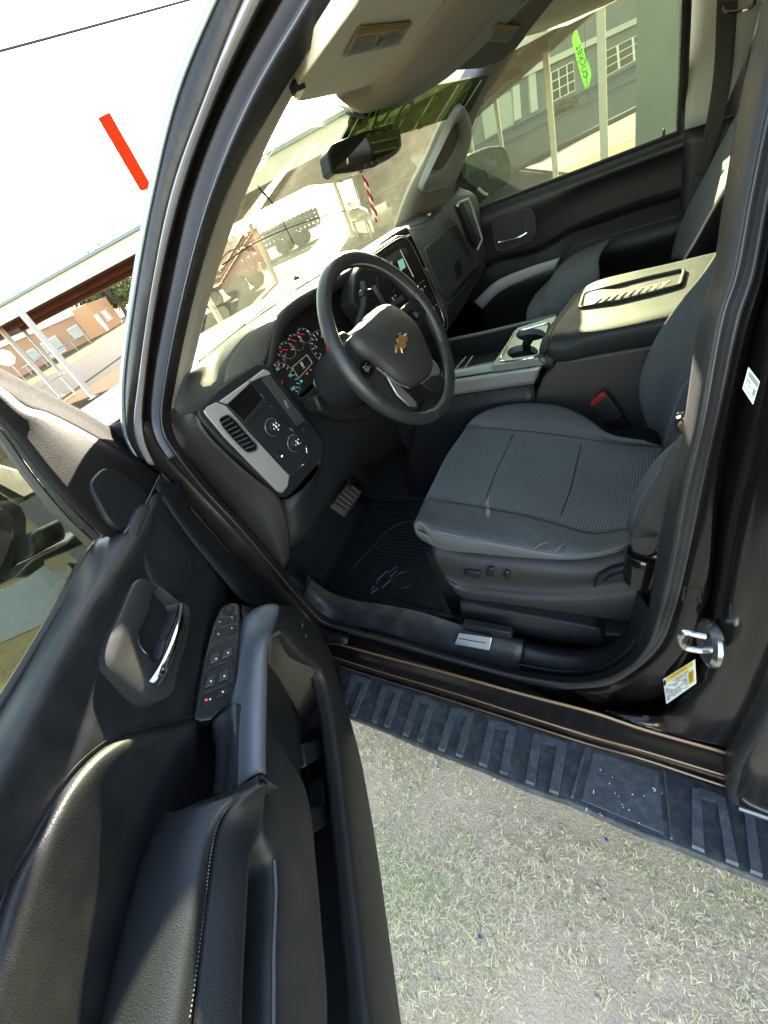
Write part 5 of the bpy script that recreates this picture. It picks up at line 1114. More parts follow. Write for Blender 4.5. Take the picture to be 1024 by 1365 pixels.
for a_ in ((0, 0, 1, .02), (0, .98, 1, 1.), (0, 0, .015, 1), (.985, 0, 1, 1)): dq(lab2, f, *a_)
lab2.build('display_print', emis('display_print', (.9, .8, .6), .06), lab, smooth=False, recalc=False)
tl_ = MB(); tl_.obox(cpt(402, 508), cx_ * .003, cy_ * .003, cN * .0005); tl_.build('tell_tale', emis('green_lamp', (.1, .7, .5), .06), clu); tl_ = MB(); tl_.obox(cpt(409.5, 498), cx_ * .003, cy_ * .002, cN * .0005); tl_.obox(cpt(414, 493), cx_ * .002, cy_ * .002, cN * .0005); tl_.build('tell_tale', emis('red_lamp', (.8, .15, .1), .06), clu)
# lower dash / knee panel
k0 = [at(u, v, Y(y)) for u, v, y in ((340, 486, .858), (372, 510, .866), (400, 530, .875), (442, 487, .885), (480, 462, .885), (520, 440, .875), (560, 425, .86), (596, 440, .83))]
k1_ = [at(u, v, Y(y)) for u, v, y in ((380, 520, .858), (408, 560, .862), (432, 590, .865), (470, 550, .86), (510, 530, .86), (550, 510, .86), (580, 490, .85), (604, 478, .83))]
k2_ = [at(u, v, Y(y)) for u, v, y in ((432, 605, .858), (425, 620, .865), (430, 640, .87), (470, 600, .87), (510, 570, .87), (545, 560, .87), (575, 540, .86), (606, 520, .83))]
k3_ = [at(u, v, Y(y)) for u, v, y in ((386, 664, .86), (388, 700, .88), (392, 730, .90), (440, 660, .93), (480, 625, .95), (530, 600, .95), (570, 580, .93), (606, 550, .90))]
loft('knee_panel', [k0, k1_, k2_, k3_, [p + V((0, .25, .02)) for p in k3_]], PLAS, dash, n=40, rows=4)
# end cap beside the door opening
ec0 = C(X(-.893), (226, 548), (230, 572), (240, 594), (256, 618), (291, 663), (326, 700), (356, 735), (372, 757))
ec1 = [at(u, v, Y(y)) for u, v, y in ((277, 536, .85), (264, 552, .85), (272, 572, .852), (300, 603, .852), (340, 638, .852), (372, 664, .855), (384, 700, .88), (386, 745, .92))]
ecm = [a.lerp(b, .45) + V((-.012, -.012, 0)) for a, b in zip(ec0, ec1)]
loft('dash_end_cap', [ec0, ecm, ec1], mat('end_cap_plastic', (.028, .027, .028), .45, bump=.2, bs=900, kind='leather'), dash, n=30, rows=6)
# headlamp switch and vent pod
pp = PL3(at(278, 545, Y(.843)), at(350, 495, Y(.838)), at(386, 640, Y(.838)))
pod = slab('vent_pod', [(276, 533), (290, 519), (315, 501), (342, 483.5), (352, 484), (360, 487), (371, 502), (400, 543), (426, 580), (432, 592), (432, 602), (424, 620), (388, 660), (380, 664), (374, 660), (300, 596), (268, 560), (263, 550), (266, 542)], pp, .05, PLAS, dash, bevel=.006, seg=3)
slv = [(277, 542), (289, 536), (302, 541), (330, 573), (386, 634), (384, 648), (377, 657), (370, 655), (300, 583), (276, 554), (272, 548)]
slab('pod_trim', slv, shift(pp, .004), .006, mat('pod_silver', (.42, .41, .40), .36, .45, bump=.04, bs=900), pod, bevel=.002, seg=3)
slab('pod_trim', [(293, 535), (332, 507), (352, 492), (358, 494), (362, 499), (348, 503), (336, 509), (303, 539)], shift(pp, .004), .006, bpy.data.materials['pod_silver'], pod, bevel=.002)
blk = [(303, 540), (332, 509), (335, 511), (407, 594), (408.5, 603), (404, 618), (386, 631)]
slab('switch_plate', blk, shift(pp, .003), .004, mat('switch_plate', (.016, .017, .02), .35), pod, bevel=.001)
tubeo('plate_edge', rs(C(shift(pp, .006), (332, 507.5), (370, 551), (408, 594), (409.5, 604), (405, 619), (386, 633)), 50), .0016, CHROME, pod, seg=6)
slab('cubby', [(304, 540), (333, 511), (358, 534), (331, 564)], shift(pp, .0045), .002, GLOSSB, pod, bevel=0)
slab('cubby_lip', [(327, 560), (353, 530), (358, 535), (331.5, 566)], shift(pp, .010), .008, PLAS, pod, bevel=.001)
pN = pn(pp); px_ = (at(352, 492, pp) - at(302, 541, pp)).normalized(); py_ = pN.cross(px_)
for u, v, s in ((361.5, 569.5, 1.), (390.5, 591, 1.)):
    kb = MB(); c_ = at(u, v, shift(pp, .003)); kb.lathe(c_, pN, [(.024 * s, 0), (.024 * s, .004), (.021 * s, .005), (.019 * s, .004), (.018 * s, .016), (.016 * s, .019), (.0, .0195)], seg=32); ko = kb.build('rotary_knob', PLAS, pod, sharp=50)
    kr = MB(); kr.tube([c_ + pN * .0045 + (px_ * math.cos(a) + py_ * math.sin(a)) * .0225 * s for a in [i * math.pi / 18 for i in range(36)]], .0016, seg=6, closed=True); kr.build('knob_ring', SILV, ko)
    im2 = MB()
    for tt, a, hh in ((('A', 1.9, .009), ('2', .8, .008), ('4', -.3, .008), ('N', -1.6, .006), ('4', 3.1, .007)) if u < 380 else (('o', 1.8, .008), ('=', .7, .009), ('-', -.6, .010), ('+', 3.0, .008))): im2.text(tt, c_ + pN * .0198 + (px_ * math.cos(a) + py_ * math.sin(a)) * .0095, px_, py_, hh)
    im2.obox(c_ + pN * .0200, px_ * .001, py_ * .004, pN * .0003); im2.build('knob_marks', ICON, ko, smooth=False, recalc=False)
slab('dimmer_wheel', [(367, 605), (373, 600), (380, 609), (373, 616)], shift(pp, .010), .012, PLAS, pod, bevel=.002); dm = MB(); dm.obox(at(376, 608, shift(pp, .0105)), px_ * .003, py_ * .002, pN * .0003); dm.build('dimmer_mark', ICON, pod)
# left slotted vent in the silver
vt = C(shift(pp, .0052), (292, 559), (303, 553), (311, 558), (343, 594), (342, 600), (330, 603), (325, 600), (293, 564)); MB().prism(vt, pN * -.001).build('side_vent', GLOSSB, pod, smooth=False)
for i in range(8):
    t_ = (i + .5) / 8; a = lp2((292.5, 561.5), (329, 601), t_); b = lp2((304, 555), (341.5, 596.5), t_); tubeo('vent_slat', [at(*a, shift(pp, .0065)), at(*b, shift(pp, .0065))], .0016, mat('slat_grey', (.06, .063, .07), .4) if 'slat_grey' not in bpy.data.materials else bpy.data.materials['slat_grey'], pod, seg=6)
tubeo('vent_rim', rs(cat([p + pN * .001 for p in vt], 4, True), 50), .0014, SILV, pod, seg=6, closed=True)
vt = C(shift(pp, .003), (348, 503), (357, 500), (362, 504), (406, 563), (404, 567), (396, 568)); MB().prism(vt, pN * -.001).build('air_vent', PLASD, pod, smooth=False)
for i in range(5):
    o = -3 + i * 2.4; tubeo('vent_slat', [at(352 + o * .9, 503 - o * .55, shift(pp, .006)), at(399 + o, 565 - o * .6, shift(pp, .006))], .0017, mat('slat_grey', (.06, .063, .07), .4) if 'slat_grey' not in bpy.data.materials else bpy.data.materials['slat_grey'], pod, seg=6)
slab('vent_tab', [(379, 534), (382, 533), (387, 543), (384, 545)], shift(pp, .010), .004, SILV, pod, bevel=.001)
slab('vent_thumb', [(402, 571), (409, 568), (414, 574), (406, 578)], shift(pp, .006), .004, PLAS, pod, bevel=.001)
# steering column and stalks
wc = at(526, 452.7, X(-.50)); tilt = math.radians(20.7); wN = V((0, -math.cos(tilt), math.sin(tilt))); wX = V((1, 0, 0)); wY = wN.cross(wX); RW = .2 * (.876 / .8064)
scol = MB(); scol.tube([wc - wN * .05, wc - wN * .12, wc - wN * .24], [.075, .085, .08], seg=20); col_ = scol.build('steering_column', PLAS, dash)
skp = PL3(at(424, 510, Y(.80)), at(470, 545, Y(.74)), at(440, 550, Y(.78)))
slab('column_shroud', [(420, 528), (438, 520), (470, 530), (500, 545), (488, 560), (455, 560), (428, 548)], Y(.80), .06, PLAS, dash, bevel=.008)
sp_ = [at(424, 510, Y(.775)), at(436, 506, Y(.79)), at(452, 503, Y(.805)), at(475, 500, Y(.82))]; stm = mat('stalk_plastic', (.045, .045, .045), .4)
stk2 = MB().tube(sp_, [.0155, .015, .012, .010], seg=16).build('wiper_stalk', stm, dash)
d_ = (sp_[0] - sp_[1]).normalized(); MB().lathe(sp_[0] + d_ * .0005, d_, [(.0125, 0), (.0122, .0015), (.0, .002)], seg=20).build('stalk_button', mat('stalk_button', (.12, .13, .16), .5), stk2)
ss = [at(u, v, Y(y)) for u, v, y in ((485, 375, .74), (486, 395, .745), (484, 415, .755), (476, 440, .77), (470, 455, .79))]; tubeo('gear_lever', cat(ss, 4), [.011] * 4 + [.013] * 4 + [.014] * 9, PLAS, dash, seg=12)
slab('gear_lever_head', [(485, 385), (496, 384), (500, 391), (497, 396), (485, 394)], Y(.735), .02, PLAS, dash, bevel=.004)
# steering wheel
sw_ = empty('steering_wheel', wc, parent=T_)
WL_ = mat('wheel_leather', (.022, .024, .027), .36, bump=.35, bs=420, kind='leather')
def wp_(a, r, h=0.): return wc + (wX * math.cos(a) + wY * math.sin(a)) * r + wN * h
rim_ = MB(); nn2 = 72; rim_.tube([wp_(i * 2 * math.pi / nn2, RW - .0165) for i in range(nn2)], [.0165 + .0012 * math.cos(4 * i * 2 * math.pi / nn2) for i in range(nn2)], seg=16, closed=True, up=wN, flat=1.08); rim_.build('rim', WL_, sw_)
wpl = (wN.x, wN.y, wN.z, wN.dot(wc))
def wq(u, v, h=0.): return at(u, v, shift(wpl, h))
for a in (math.radians(200), math.radians(-32), math.radians(252), math.radians(15)):
    MB().tube([wp_(a, RW - .0165) + (wp_(a, RW - .0165) - wc).normalized() * (math.cos(q) * .0172) + wN * (math.sin(q) * .0182) for q in [i * math.pi / 8 for i in range(16)]], .0009, seg=5, closed=True).build('rim_seam', mat('seam', (.008, .008, .008), .6) if 'seam' not in bpy.data.materials else bpy.data.materials['seam'], sw_)
stt = MB()
for i in range(54):
    a = math.radians(-28 + i * 2.1); c_ = wp_(a, RW - .0165); r_ = (c_ - wc).normalized(); t_ = wN.cross(r_)
    p = c_ - r_ * .0160 + wN * .006; stt.tube([p - t_ * .003 - wN * .0022, p + t_ * .003 + wN * .0022], .0008, seg=4)
    stt.tube([p - t_ * .003 + wN * .0022, p + t_ * .003 - wN * .0022], .0008, seg=4)
stt.build('rim_stitching', mat('rim_stitch', (.20, .19, .18), .7), sw_)
hub = [(466, 452), (486, 424), (512, 406), (530, 412), (546, 425), (556, 436), (566, 458), (576, 484), (573, 500), (560, 512), (545, 516), (530, 510), (505, 488), (480, 470)]
pad0 = rs(cat([wq(u, v, .010) for u, v in hub], 5, True), 49)[:48]
def padrow(f_, h): cc = sum(pad0, V()) / 48; return [cc.lerp(p, f_) + wN * h for p in pad0]
rows_ = [padrow(.98, -.05), padrow(1., -.004), padrow(.96, .008), padrow(.86, .016), padrow(.6, .022), padrow(.3, .024)]
vs = [p for r in rows_ for p in r]; f_ = [(a * 48 + j, a * 48 + (j + 1) % 48, (a + 1) * 48 + (j + 1) % 48, (a + 1) * 48 + j) for a in range(5) for j in range(48)] + [tuple(240 + j for j in range(48))]
hubm = mk('airbag_cover', vs, f_, mat('hub_plastic', (.030, .030, .031), .42, bump=.3, bs=800, kind='leather'), sw_, recalc=True)
def spoke(name, px0, px1, h, m, th=.018):
    q = [wq(u, v, h) for u, v in px0 + px1]; b = MB(); b.prism(q, wN * -th); return b.build(name, m, sw_, bevel=.005, seg=3)
spoke('spoke', [(440, 452), (458, 440), (470, 447), (478, 470)], [(500, 492), (496, 505), (486, 508), (476, 498), (462, 488), (446, 470)], .004, PLAS)
spoke('spoke', [(536, 410), (552, 396), (566, 402), (572, 414)], [(566, 424), (560, 434), (553, 436), (546, 424)], .006, PLAS)
spoke('lower_spoke', [(486, 496), (500, 492), (530, 512), (545, 520)], [(560, 545), (546, 552), (528, 546), (508, 536), (496, 520)], .000, mat('spoke_inner', (.018, .018, .02), .35))
spoke('spoke_trim', [(512, 494), (520, 498), (536, 516), (556, 536)], [(556, 542), (546, 541), (530, 526)], .009, SILV, .006)
spoke('spoke_trim', [(577, 478), (583, 484), (588, 494), (586, 500)], [(573, 500), (576, 492)], .009, SILV, .008)
spoke('lower_spoke', [(560, 498), (582, 492), (592, 504), (588, 522)], [(574, 520), (562, 510)], -.004, PLAS, .012)
for quad, cen in ((((478, 488), (484, 479), (492, 480), (500, 490), (498, 499), (490, 503), (481, 499)), (489, 491)), (((542, 419), (550, 408), (562, 407), (567, 414), (562, 425), (556, 434), (549, 430)), (555, 419))):
    bp_ = MB(); bp_.prism(rnd([wq(u, v, .011) for u, v in quad], .3, 3), wN * -.006); bo2 = bp_.build('control_pad', GLOSSB, sw_, bevel=.0015)
    iq = MB()
    for (du, dv), tt in zip(((0, 0), (-5, -1), (4.5, -2), (-1, -6), (2, 5.5)), ('o', '<', '>', '+', '-')): c_ = wq(cen[0] + du, cen[1] + dv, .0122); iq.text(tt, c_, wX, wY, .0075)
    iq.tube([wq(cen[0], cen[1], .0122) + (wX * math.cos(a) + wY * math.sin(a)) * .0062 for a in [k * math.pi / 8 for k in range(16)]], .0005, seg=4, closed=True)
    iq.build('button_marks', mat('pad_marks', (.30, .31, .32), .6) if 'pad_marks' not in bpy.data.materials else bpy.data.materials['pad_marks'], bo2, smooth=False, recalc=False)
SAT = mat('satin_edge', (.30, .30, .30), .35, .6)
for q in (((553, 434), (560, 444), (568, 462), (577, 486), (574, 500), (562, 511)), ((502, 490), (512, 498), (530, 511), (545, 517)), ((462, 455), (470, 447), (486, 424), (512, 407))): tubeo('cover_edge', rs(cat([wq(u, v, .012) for u, v in q], 5), 30), .0016, SAT, sw_, seg=6)
# bowtie on the pad
eN = shift(wpl, .0345)
def bowtie(c_, ax_, ay_, w_, h_, depth, n_, sk=.28):
    pts = [(-.5, -.20), (-.20, -.20), (-.20, -.5), (.20, -.5), (.20, -.20), (.44, -.20), (.5, .20), (.20, .20), (.20, .5), (-.20, .5), (-.20, .20), (-.44, .20)]
    pts = [(x + .16 * y, y) for x, y in pts]
    return [c_ + ax_ * (x * w_) + ay_ * (y * h_) for x, y in pts]
ec = at(535.5, 456.5, eN); eax = (at(543, 449, eN) - at(527, 464, eN)).normalized(); eax = (wX * .96 + wY * .0).normalized(); eay = wN.cross(eax)
MB().prism(bowtie(ec, eax, eay, .074, .036, 0, wN), wN * -.012).build('emblem_edge', CHROME, sw_, bevel=.001)
MB().prism(bowtie(ec + wN * .0012, eax, eay, .066, .028, 0, wN), wN * -.004).build('emblem', GOLD, sw_, bevel=.0006)
# centre stack
cs = PL3(at(500, 336, Y(.815)), at(545, 316, Y(.808)), at(590, 434, Y(.770)))
CSN = pn(cs)
stack = slab('centre_stack', [(470, 400), (474, 366), (486, 346), (500, 334), (531, 313), (540, 313), (548, 319), (556, 333), (582, 392), (595, 430), (594, 440), (585, 446), (560, 452), (520, 450), (490, 430)], cs, .06, PLAS, dash, bevel=.007, seg=3)
tubeo('stack_edge', rs(cat([at(u, v, shift(cs, .004)) for u, v in ((500, 339), (532, 318), (541, 318), (547, 324), (555, 339), (580, 393), (592, 428), (591, 436))], 5), 60), .0022, mat('stack_trim', (.30, .26, .20), .25, .8), stack, seg=6)
slab('screen_surround', [(499, 345), (530, 324), (540, 322), (546, 329), (556, 352), (564, 370), (548, 382), (530, 392), (505, 388)], shift(cs, .002), .006, PLASD, stack, bevel=.002)
scr = slab('display_screen', [(503, 352), (533, 331), (540, 330), (552, 358), (556, 368), (533, 382), (514, 378)], shift(cs, .0035), .003, mat('screen_dark', (.03, .027, .022), .08), stack, bevel=.0008)
m1 = MB()
p0 = [at(u, v, shift(cs, .0042)) for u, v in ((530, 348), (537, 344), (541, 356), (534, 361))]; m1.add(p0, [(0, 1, 2, 3)]); m1.build('screen_icon', emis('icon_teal', (.25, .55, .5), .06), scr, smooth=False)
m1 = MB(); sx_ = (at(545, 340, cs) - at(520, 357, cs)).normalized(); sy_ = CSN.cross(sx_)
m1.text('2:00', at(521, 351, shift(cs, .0042)), sx_, sy_, .014); p0 = [at(u, v, shift(cs, .0042)) for u, v in ((533, 333), (534, 332.6), (552, 369), (551, 369.6))]; m1.add(p0, [(0, 1, 2, 3)])
m1.build('screen_print', emis('screen_print', (.7, .6, .45), .05), scr, smooth=False, recalc=False)
for q, n_ in ((((556, 380), (566, 373), (573, 386), (562, 396)), 'button_block'), (((573, 401), (578, 397), (586, 414), (581, 421)), 'button_block'), (((515, 395), (528, 385), (536, 396), (521, 408)), 'radio_slot'), (((566, 352), (569, 352), (572, 362), (569, 361)), 'button_block')):
    bl_ = slab(n_, q, shift(cs, .004), .004, PLASD, stack, bevel=.001)
    m1 = MB(); cu = sum(p[0] for p in q) / 4; cv = sum(p[1] for p in q) / 4
    for (du, dv), tt in zip(((-2, 1), (2, -1.5), (0, 3.5)), ('o', '+', '=')): m1.text(tt, at(cu + du, cv + dv, shift(cs, .0048)), sx_, sy_, .008)
    m1.build('button_marks', ICON, bl_, smooth=False, recalc=False)
for a, b in (((557, 381), (566, 373)), ((574, 402), (578, 397)), ((585, 421), (588, 415))): tubeo('trim_line', [at(*a, shift(cs, .006)), at(*b, shift(cs, .006))], .0012, CHROME, stack, seg=6)
slab('disc_slot', [(521, 404), (536, 393), (540, 398), (525, 409)], shift(cs, .005), .003, SILV, stack, bevel=.0006)
for q in (((497, 382), (501, 380), (520, 414), (516, 417)), ((501, 408), (504, 406), (511, 420), (508, 423))): slab('vent_divider', q, shift(cs, .006), .004, SILV, stack, bevel=.001)
vv = MB(); vv.prism(C(shift(cs, .0022), (484, 380), (497, 381), (519, 418), (500, 430), (486, 410)), CSN * -.001); vv.build('air_vent', PLASD, stack, smooth=False)
for i in range(4): tubeo('vent_slat', [at(486 + i * 3, 384 + i * 10, shift(cs, .004)), at(500 + i * 5, 384 + i * 9.5, shift(cs, .004))], .0016, PLAS, stack, seg=6)
for i in range(4): MB().obox(at(568 + i * 6, 440 - i * 3, shift(cs, .002)), sx_ * .009, sy_ * .002, CSN * .003).build('climate_button', PLAS, stack, bevel=.001)
# slatted trim seen through the wheel
# passenger side of the dashboard
f0_ = [at(u, v, Y(y)) for u, v, y in ((543, 304, .845), (562, 300, .82), (578, 291, .80), (598, 268, .77), (612, 250, .755))]
f1_ = [at(u, v, Y(y)) for u, v, y in ((556, 330, .80), (572, 318, .785), (600, 292, .765), (622, 266, .725), (634, 262, .715))]
f2_ = [at(u, v, Y(y)) for u, v, y in ((580, 385, .775), (598, 372, .77), (622, 355, .755), (640, 325, .715), (646, 320, .712))]
f3_ = [at(u, v, Y(y)) for u, v, y in ((596, 440, .78), (605, 428, .80), (622, 400, .81), (638, 372, .77), (648, 352, .75))]
loft('passenger_dash', [f0_, f1_, f2_, f3_, [p + V((0, .25, -.02)) for p in f3_]], DASHM, dash, n=24, rows=5)
gb = [(566, 333), (580, 319), (600, 301), (607, 298), (613, 303), (624, 322), (632, 340), (630, 356), (616, 378), (596, 398), (590, 392)]
gpl2 = PL3(at(566, 333, Y(.775)), at(630, 345, Y(.735)), at(596, 398, Y(.757)))
gbx = MB().prism(rnd(C(gpl2, *gb), .18, 3), pn(gpl2) * -.03).build('glovebox_lid', mat('glovebox_plastic', (.040, .042, .042), .5, bump=.3, bs=800, kind='leather'), dash, bevel=.004)
slab('glovebox_latch', [(604, 352), (613, 344), (617, 358), (616, 368), (609, 372), (606, 362)], shift(gpl2, .004), .006, PLASD, gbx, bevel=.002)
slab('lower_glovebox', [(596, 405), (618, 382), (634, 360), (640, 352), (637, 372), (622, 402), (605, 430), (598, 438)], shift(gpl2, -.004), .03, PLAS, dash, bevel=.005)
slab('side_air_vent', [(611, 272), (617, 268), (632, 306), (640, 326), (637, 330), (630, 322)], Y(.700), .02, PLASD, dash, bevel=.002)
tubeo('vent_surround', rs(C(Y(.695), (610, 274), (612, 270), (625, 265), (629, 274), (643, 319), (637, 332)), 30), .0045, mat('vent_silver', (.45, .47, .48), .4, .2), dash, seg=8)
# ------------------------------------------------------------------ passenger door
pd_ = empty('front_door', (.86, .35, .5), parent=T_); tag(pd_, 'closed passenger door on the far side')
PDM = mat('far_door_vinyl', (.010, .011, .013), .45, bump=.4, bs=420, kind='leather')
A_ = C(X(.83), (590, 300), (640, 279), (700, 256), (770, 230), (840, 203), (905, 178), (925, 170)); B_ = C(X(.80), (600, 320), (648, 292), (702, 270), (770, 245), (840, 219), (905, 195), (925, 187))
C_ = C(X(.82), (610, 345), (650, 320), (712, 300), (735, 290), (770, 262), (840, 232), (905, 208), (925, 200)); D_ = C(X(.835), (620, 380), (655, 350), (714, 335), (760, 310), (800, 296), (850, 278), (905, 262), (925, 255))
pt_ = loft('door_trim', [[p + V((.04, 0, 0)) for p in A_], A_, B_, C_, D_], PDM, pd_, n=50, rows=4)
E0 = C(X(.80), (628, 402), (660, 372), (715, 352), (748, 342), (762, 326), (800, 312), (850, 297), (905, 281), (925, 275)); E1_ = C(X(.765), (640, 410), (668, 384), (716, 366), (742, 358), (770, 345), (800, 336), (850, 322), (905, 305), (925, 298)); E2_ = C(X(.80), (645, 440), (680, 420), (720, 405), (760, 390), (800, 378), (850, 362), (905, 345), (925, 338))
loft('door_arm', [D_, E0, E1_, E2_, [p + V((.02, 0, -.35)) for p in E2_]], PDM, pd_, n=50, rows=4)
sl0 = C(X(.762), (632, 402), (660, 376), (700, 358), (747, 343)); sl1 = C(X(.762), (642, 411), (666, 388), (704, 370), (741, 357)); loft('grip_trim', [sl0, sl1, [p + V((.02, 0, -.01)) for p in sl1]], mat('far_grip', (.36, .37, .39), .45, .2), pd_, n=30)
tubeo('stitch_line', rs(cat(C(X(.763), (746, 358), (764, 330), (800, 318), (850, 303), (905, 287)), 4), 40), .0015, mat('stitch_grey', (.09, .09, .09), .7), pd_, seg=5)
bzp = C(X(.792), (657, 297), (664, 289), (700, 278), (709, 279), (713, 288), (715, 310), (708, 320), (672, 334), (663, 333), (659, 318)); fb_ = MB().prism(rnd(bzp, .2, 3), (.02, 0, 0)).build('handle_bezel', PLAS, pd_, bevel=.004)
fe_ = rs(rnd(bzp, .2, 3) + [rnd(bzp, .2, 3)[0]], 60)[:-1]
tubeo('bezel_edge', [p + V((-.001, 0, 0)) for p in fe_], .0022, mat('far_edge_highlight', (.06, .065, .07), .35), fb_, closed=True, seg=6)  # paler tube stands in for the highlight along the bezel edge
MB().prism(rnd(C(X(.788), (669, 303), (695, 294), (697, 310), (671, 321)), .2, 3), (.004, 0, 0)).build('handle_cup', PLASD, pd_)
tubeo('door_handle', cat(C(X(.782), (665, 323), (680, 320), (695, 315), (703, 310)), 4), .0058, CHROME, pd_, seg=8)
slab('lock_pull', [(882, 184), (884, 172), (886.5, 172), (887.5, 183)], X(.835), .01, PLASD, pd_, bevel=.001)
GP2 = glass('far_door_glass', (.80, .84, .68), dust=.006, dcol=(.7, .75, .6), gloss=.02, streak=60)
wo = [at(u, v, X(x)) for u, v, x in ((592, 300, .85), (604, 262, .85), (615, 225, .845), (628, 178, .83), (648, 128, .80), (682, 73, .78), (722, 26, .76), (757, -2, .75), (800, -40, .74), (900, -60, .745), (913, 0, .75), (909, 100, .80), (906, 180, .85), (770, 232, .85), (660, 273, .85))]
mk('window_glass', wo, [tuple(range(len(wo)))], GP2, pd_, smooth=False, solid=.003)
tubeo('frame_seal', cat([at(u, v, X(x)) for u, v, x in ((916, -30, .735), (915, 0, .74), (912, 80, .78), (907, 182, .835))], 5), .014, RUBBER, pd_, seg=8)
tubeo('belt_seal', [p + V((-.0, 0, .004)) for p in A_[1:]], .007, RUBBER, pd_, seg=8)
osk = MB(); osk.box((.93, -.10, .5), (.985, 1.0, 1.24)); osk.build('outer_skin', PAINT, pd_, bevel=.02)
# passenger mirror
pm2 = empty('wing_mirror', at(655, 225, X(1.08)), parent=T_); tag(pm2, 'passenger side wing mirror seen through the closed window')
q_ = [(617, 210), (630, 203), (650, 195), (668, 193.5), (674, 197), (680, 215), (682, 236), (678, 243), (656, 260), (650, 260), (634, 253), (622, 244), (618, 236)]
MB().prism(rnd([at(u, v, Y(.76)) for u, v in q_], .15, 3), (0, .14, 0)).build('mirror_housing', mat('far_mirror_shell', (.012, .014, .013), .5, spec=.3), pm2, bevel=.006)
mg = [at(u, v, Y(.757)) for u, v in ((619, 213), (631, 206), (651, 197), (667, 196), (672, 199), (678, 216), (680, 235), (675, 241), (655, 257), (636, 251), (624, 243), (620, 233))]
mgo = MB().prism(mg, (0, .002, 0)).build('mirror_glass', mat('far_mirror_glass', (.012, .015, .015), .3, spec=.2), pm2, smooth=False)
def my(u, v, y=.7555): return at(u, v, Y(y))
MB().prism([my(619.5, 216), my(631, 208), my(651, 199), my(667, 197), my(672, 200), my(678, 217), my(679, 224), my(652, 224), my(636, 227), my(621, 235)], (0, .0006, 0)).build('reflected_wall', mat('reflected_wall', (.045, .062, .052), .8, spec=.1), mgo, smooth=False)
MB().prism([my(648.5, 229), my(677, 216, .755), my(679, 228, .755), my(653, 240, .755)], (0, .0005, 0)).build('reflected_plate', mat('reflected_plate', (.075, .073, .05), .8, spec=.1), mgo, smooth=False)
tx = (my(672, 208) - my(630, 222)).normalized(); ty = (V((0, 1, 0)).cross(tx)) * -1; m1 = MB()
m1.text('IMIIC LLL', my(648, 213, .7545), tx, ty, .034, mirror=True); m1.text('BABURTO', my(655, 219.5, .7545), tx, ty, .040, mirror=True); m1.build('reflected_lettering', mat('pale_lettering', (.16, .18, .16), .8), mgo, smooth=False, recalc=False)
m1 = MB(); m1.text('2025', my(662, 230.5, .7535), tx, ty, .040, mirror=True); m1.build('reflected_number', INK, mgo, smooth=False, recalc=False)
slab('mirror_arm', [(612, 225), (622, 236), (640, 256), (650, 262), (636, 275), (612, 285), (604, 270)], X(.98), .05, PLASD, pm2, bevel=.006)
# far centre pillar, belt
loft('centre_pillar_trim', [C(X(.80), (919, -60), (917, 60), (913, 174)), C(X(.80), (1030, -60), (1000, 60), (960, 160))], GREYT, T_, n=10)
loft('lower_pillar_trim', [C(X(.80), (913, 173), (908, 250), (902, 345)), C(X(.80), (990, 150), (965, 260), (930, 360))], PLASD, T_, n=10)
blt = MB(); b0 = C(X(.76), (956, 0), (950, 110), (928, 234)); b1_ = C(X(.76), (984, 0), (973, 120), (943, 236)); loft('seat_belt', [b0, b1_], mat('far_belt', (.035, .033, .032), .85, bump=.5, bs=900), T_, n=20, solid=.002)
MB().tube(cat([at(u, v, X(.755)) for u, v in ((964, 8), (966, 15), (985, 14), (1003, 8), (1006, 0))], 4), .005, seg=8).build('belt_loop', CHROME, T_)
# ------------------------------------------------------------------ centre console
con = empty('centre_console', (0, .25, .55), parent=T_)
L0 = C(X(-.172), (729, 470), (741, 481), (800, 470.5), (865, 459.5), (915, 450), (960, 440)); L1 = C(X(-.182), (730, 462), (748, 466), (783, 451), (830, 441), (880, 432), (925, 423), (970, 414)); L2 = C(X(-.165), (733, 450), (752, 450), (773, 444), (830, 433), (883, 422), (928, 413), (975, 404))
L3 = [p.lerp(q, .5) + V((0, 0, .006)) for p, q in zip(C(X(-.10), (738, 440), (758, 436), (778, 432), (834, 420), (890, 408), (930, 399), (975, 390)), C(X(-.10), (738, 440), (758, 436), (778, 432), (834, 420), (890, 408), (930, 399), (975, 390)))]
L4 = C(X(.13), (768, 396), (780, 388), (800, 379), (840, 369), (890, 358), (935, 347), (985, 336)); L5 = C(X(.17), (774, 388), (784, 381), (802, 374), (842, 364), (892, 353), (937, 342), (985, 331))
LID = mat('console_lid_vinyl', (.020, .0225, .024), .5, spec=.25, bump=.3, bs=700, kind='leather', dust=.2, dcol=(.05, .05, .045))
lid = loft('armrest_lid', [[p + V((.03, .01, -.01)) for p in L0], L0, L1, L2, L3, L4, L5, [p + V((.01, 0, -.08)) for p in L5]], LID, con, n=40, rows=4)
ff = [c[0] for c in (L0, L1, L2, L3, L4, L5)]; loft('lid_nose', [ff, [p + V((0, .025, -.014)) for p in ff], [p + V((0, .016, -.040)) for p in ff], [p + V((.0, -.01, -.050)) for p in ff]], LID, lid, n=24, rows=4)
ss_ = rs(cat([p + V((-.0045, 0, .0)) for p in L1], 6), 110); sm = MB()
for i in range(0, 108, 2): sm.tube([ss_[i], ss_[i].lerp(ss_[i + 1], .9)], .0009, seg=4)
sm.build('stitching', mat('dark_stitch', (.10, .10, .10), .8), lid)
tpl = PL3(at(775, 405, X(-.02)), at(910, 372, X(.04)), at(840, 378, X(.09))); 
tp0 = PL3(L3[1], L3[4], L4[3]); tpl = shift(tp0, .012)
tr_ = rnd([on(lid, u, v, .001) for u, v in ((771, 413), (777, 393), (822, 382), (868, 370.5), (915, 360), (909, 382), (864, 394), (818, 405))], .14, 3)
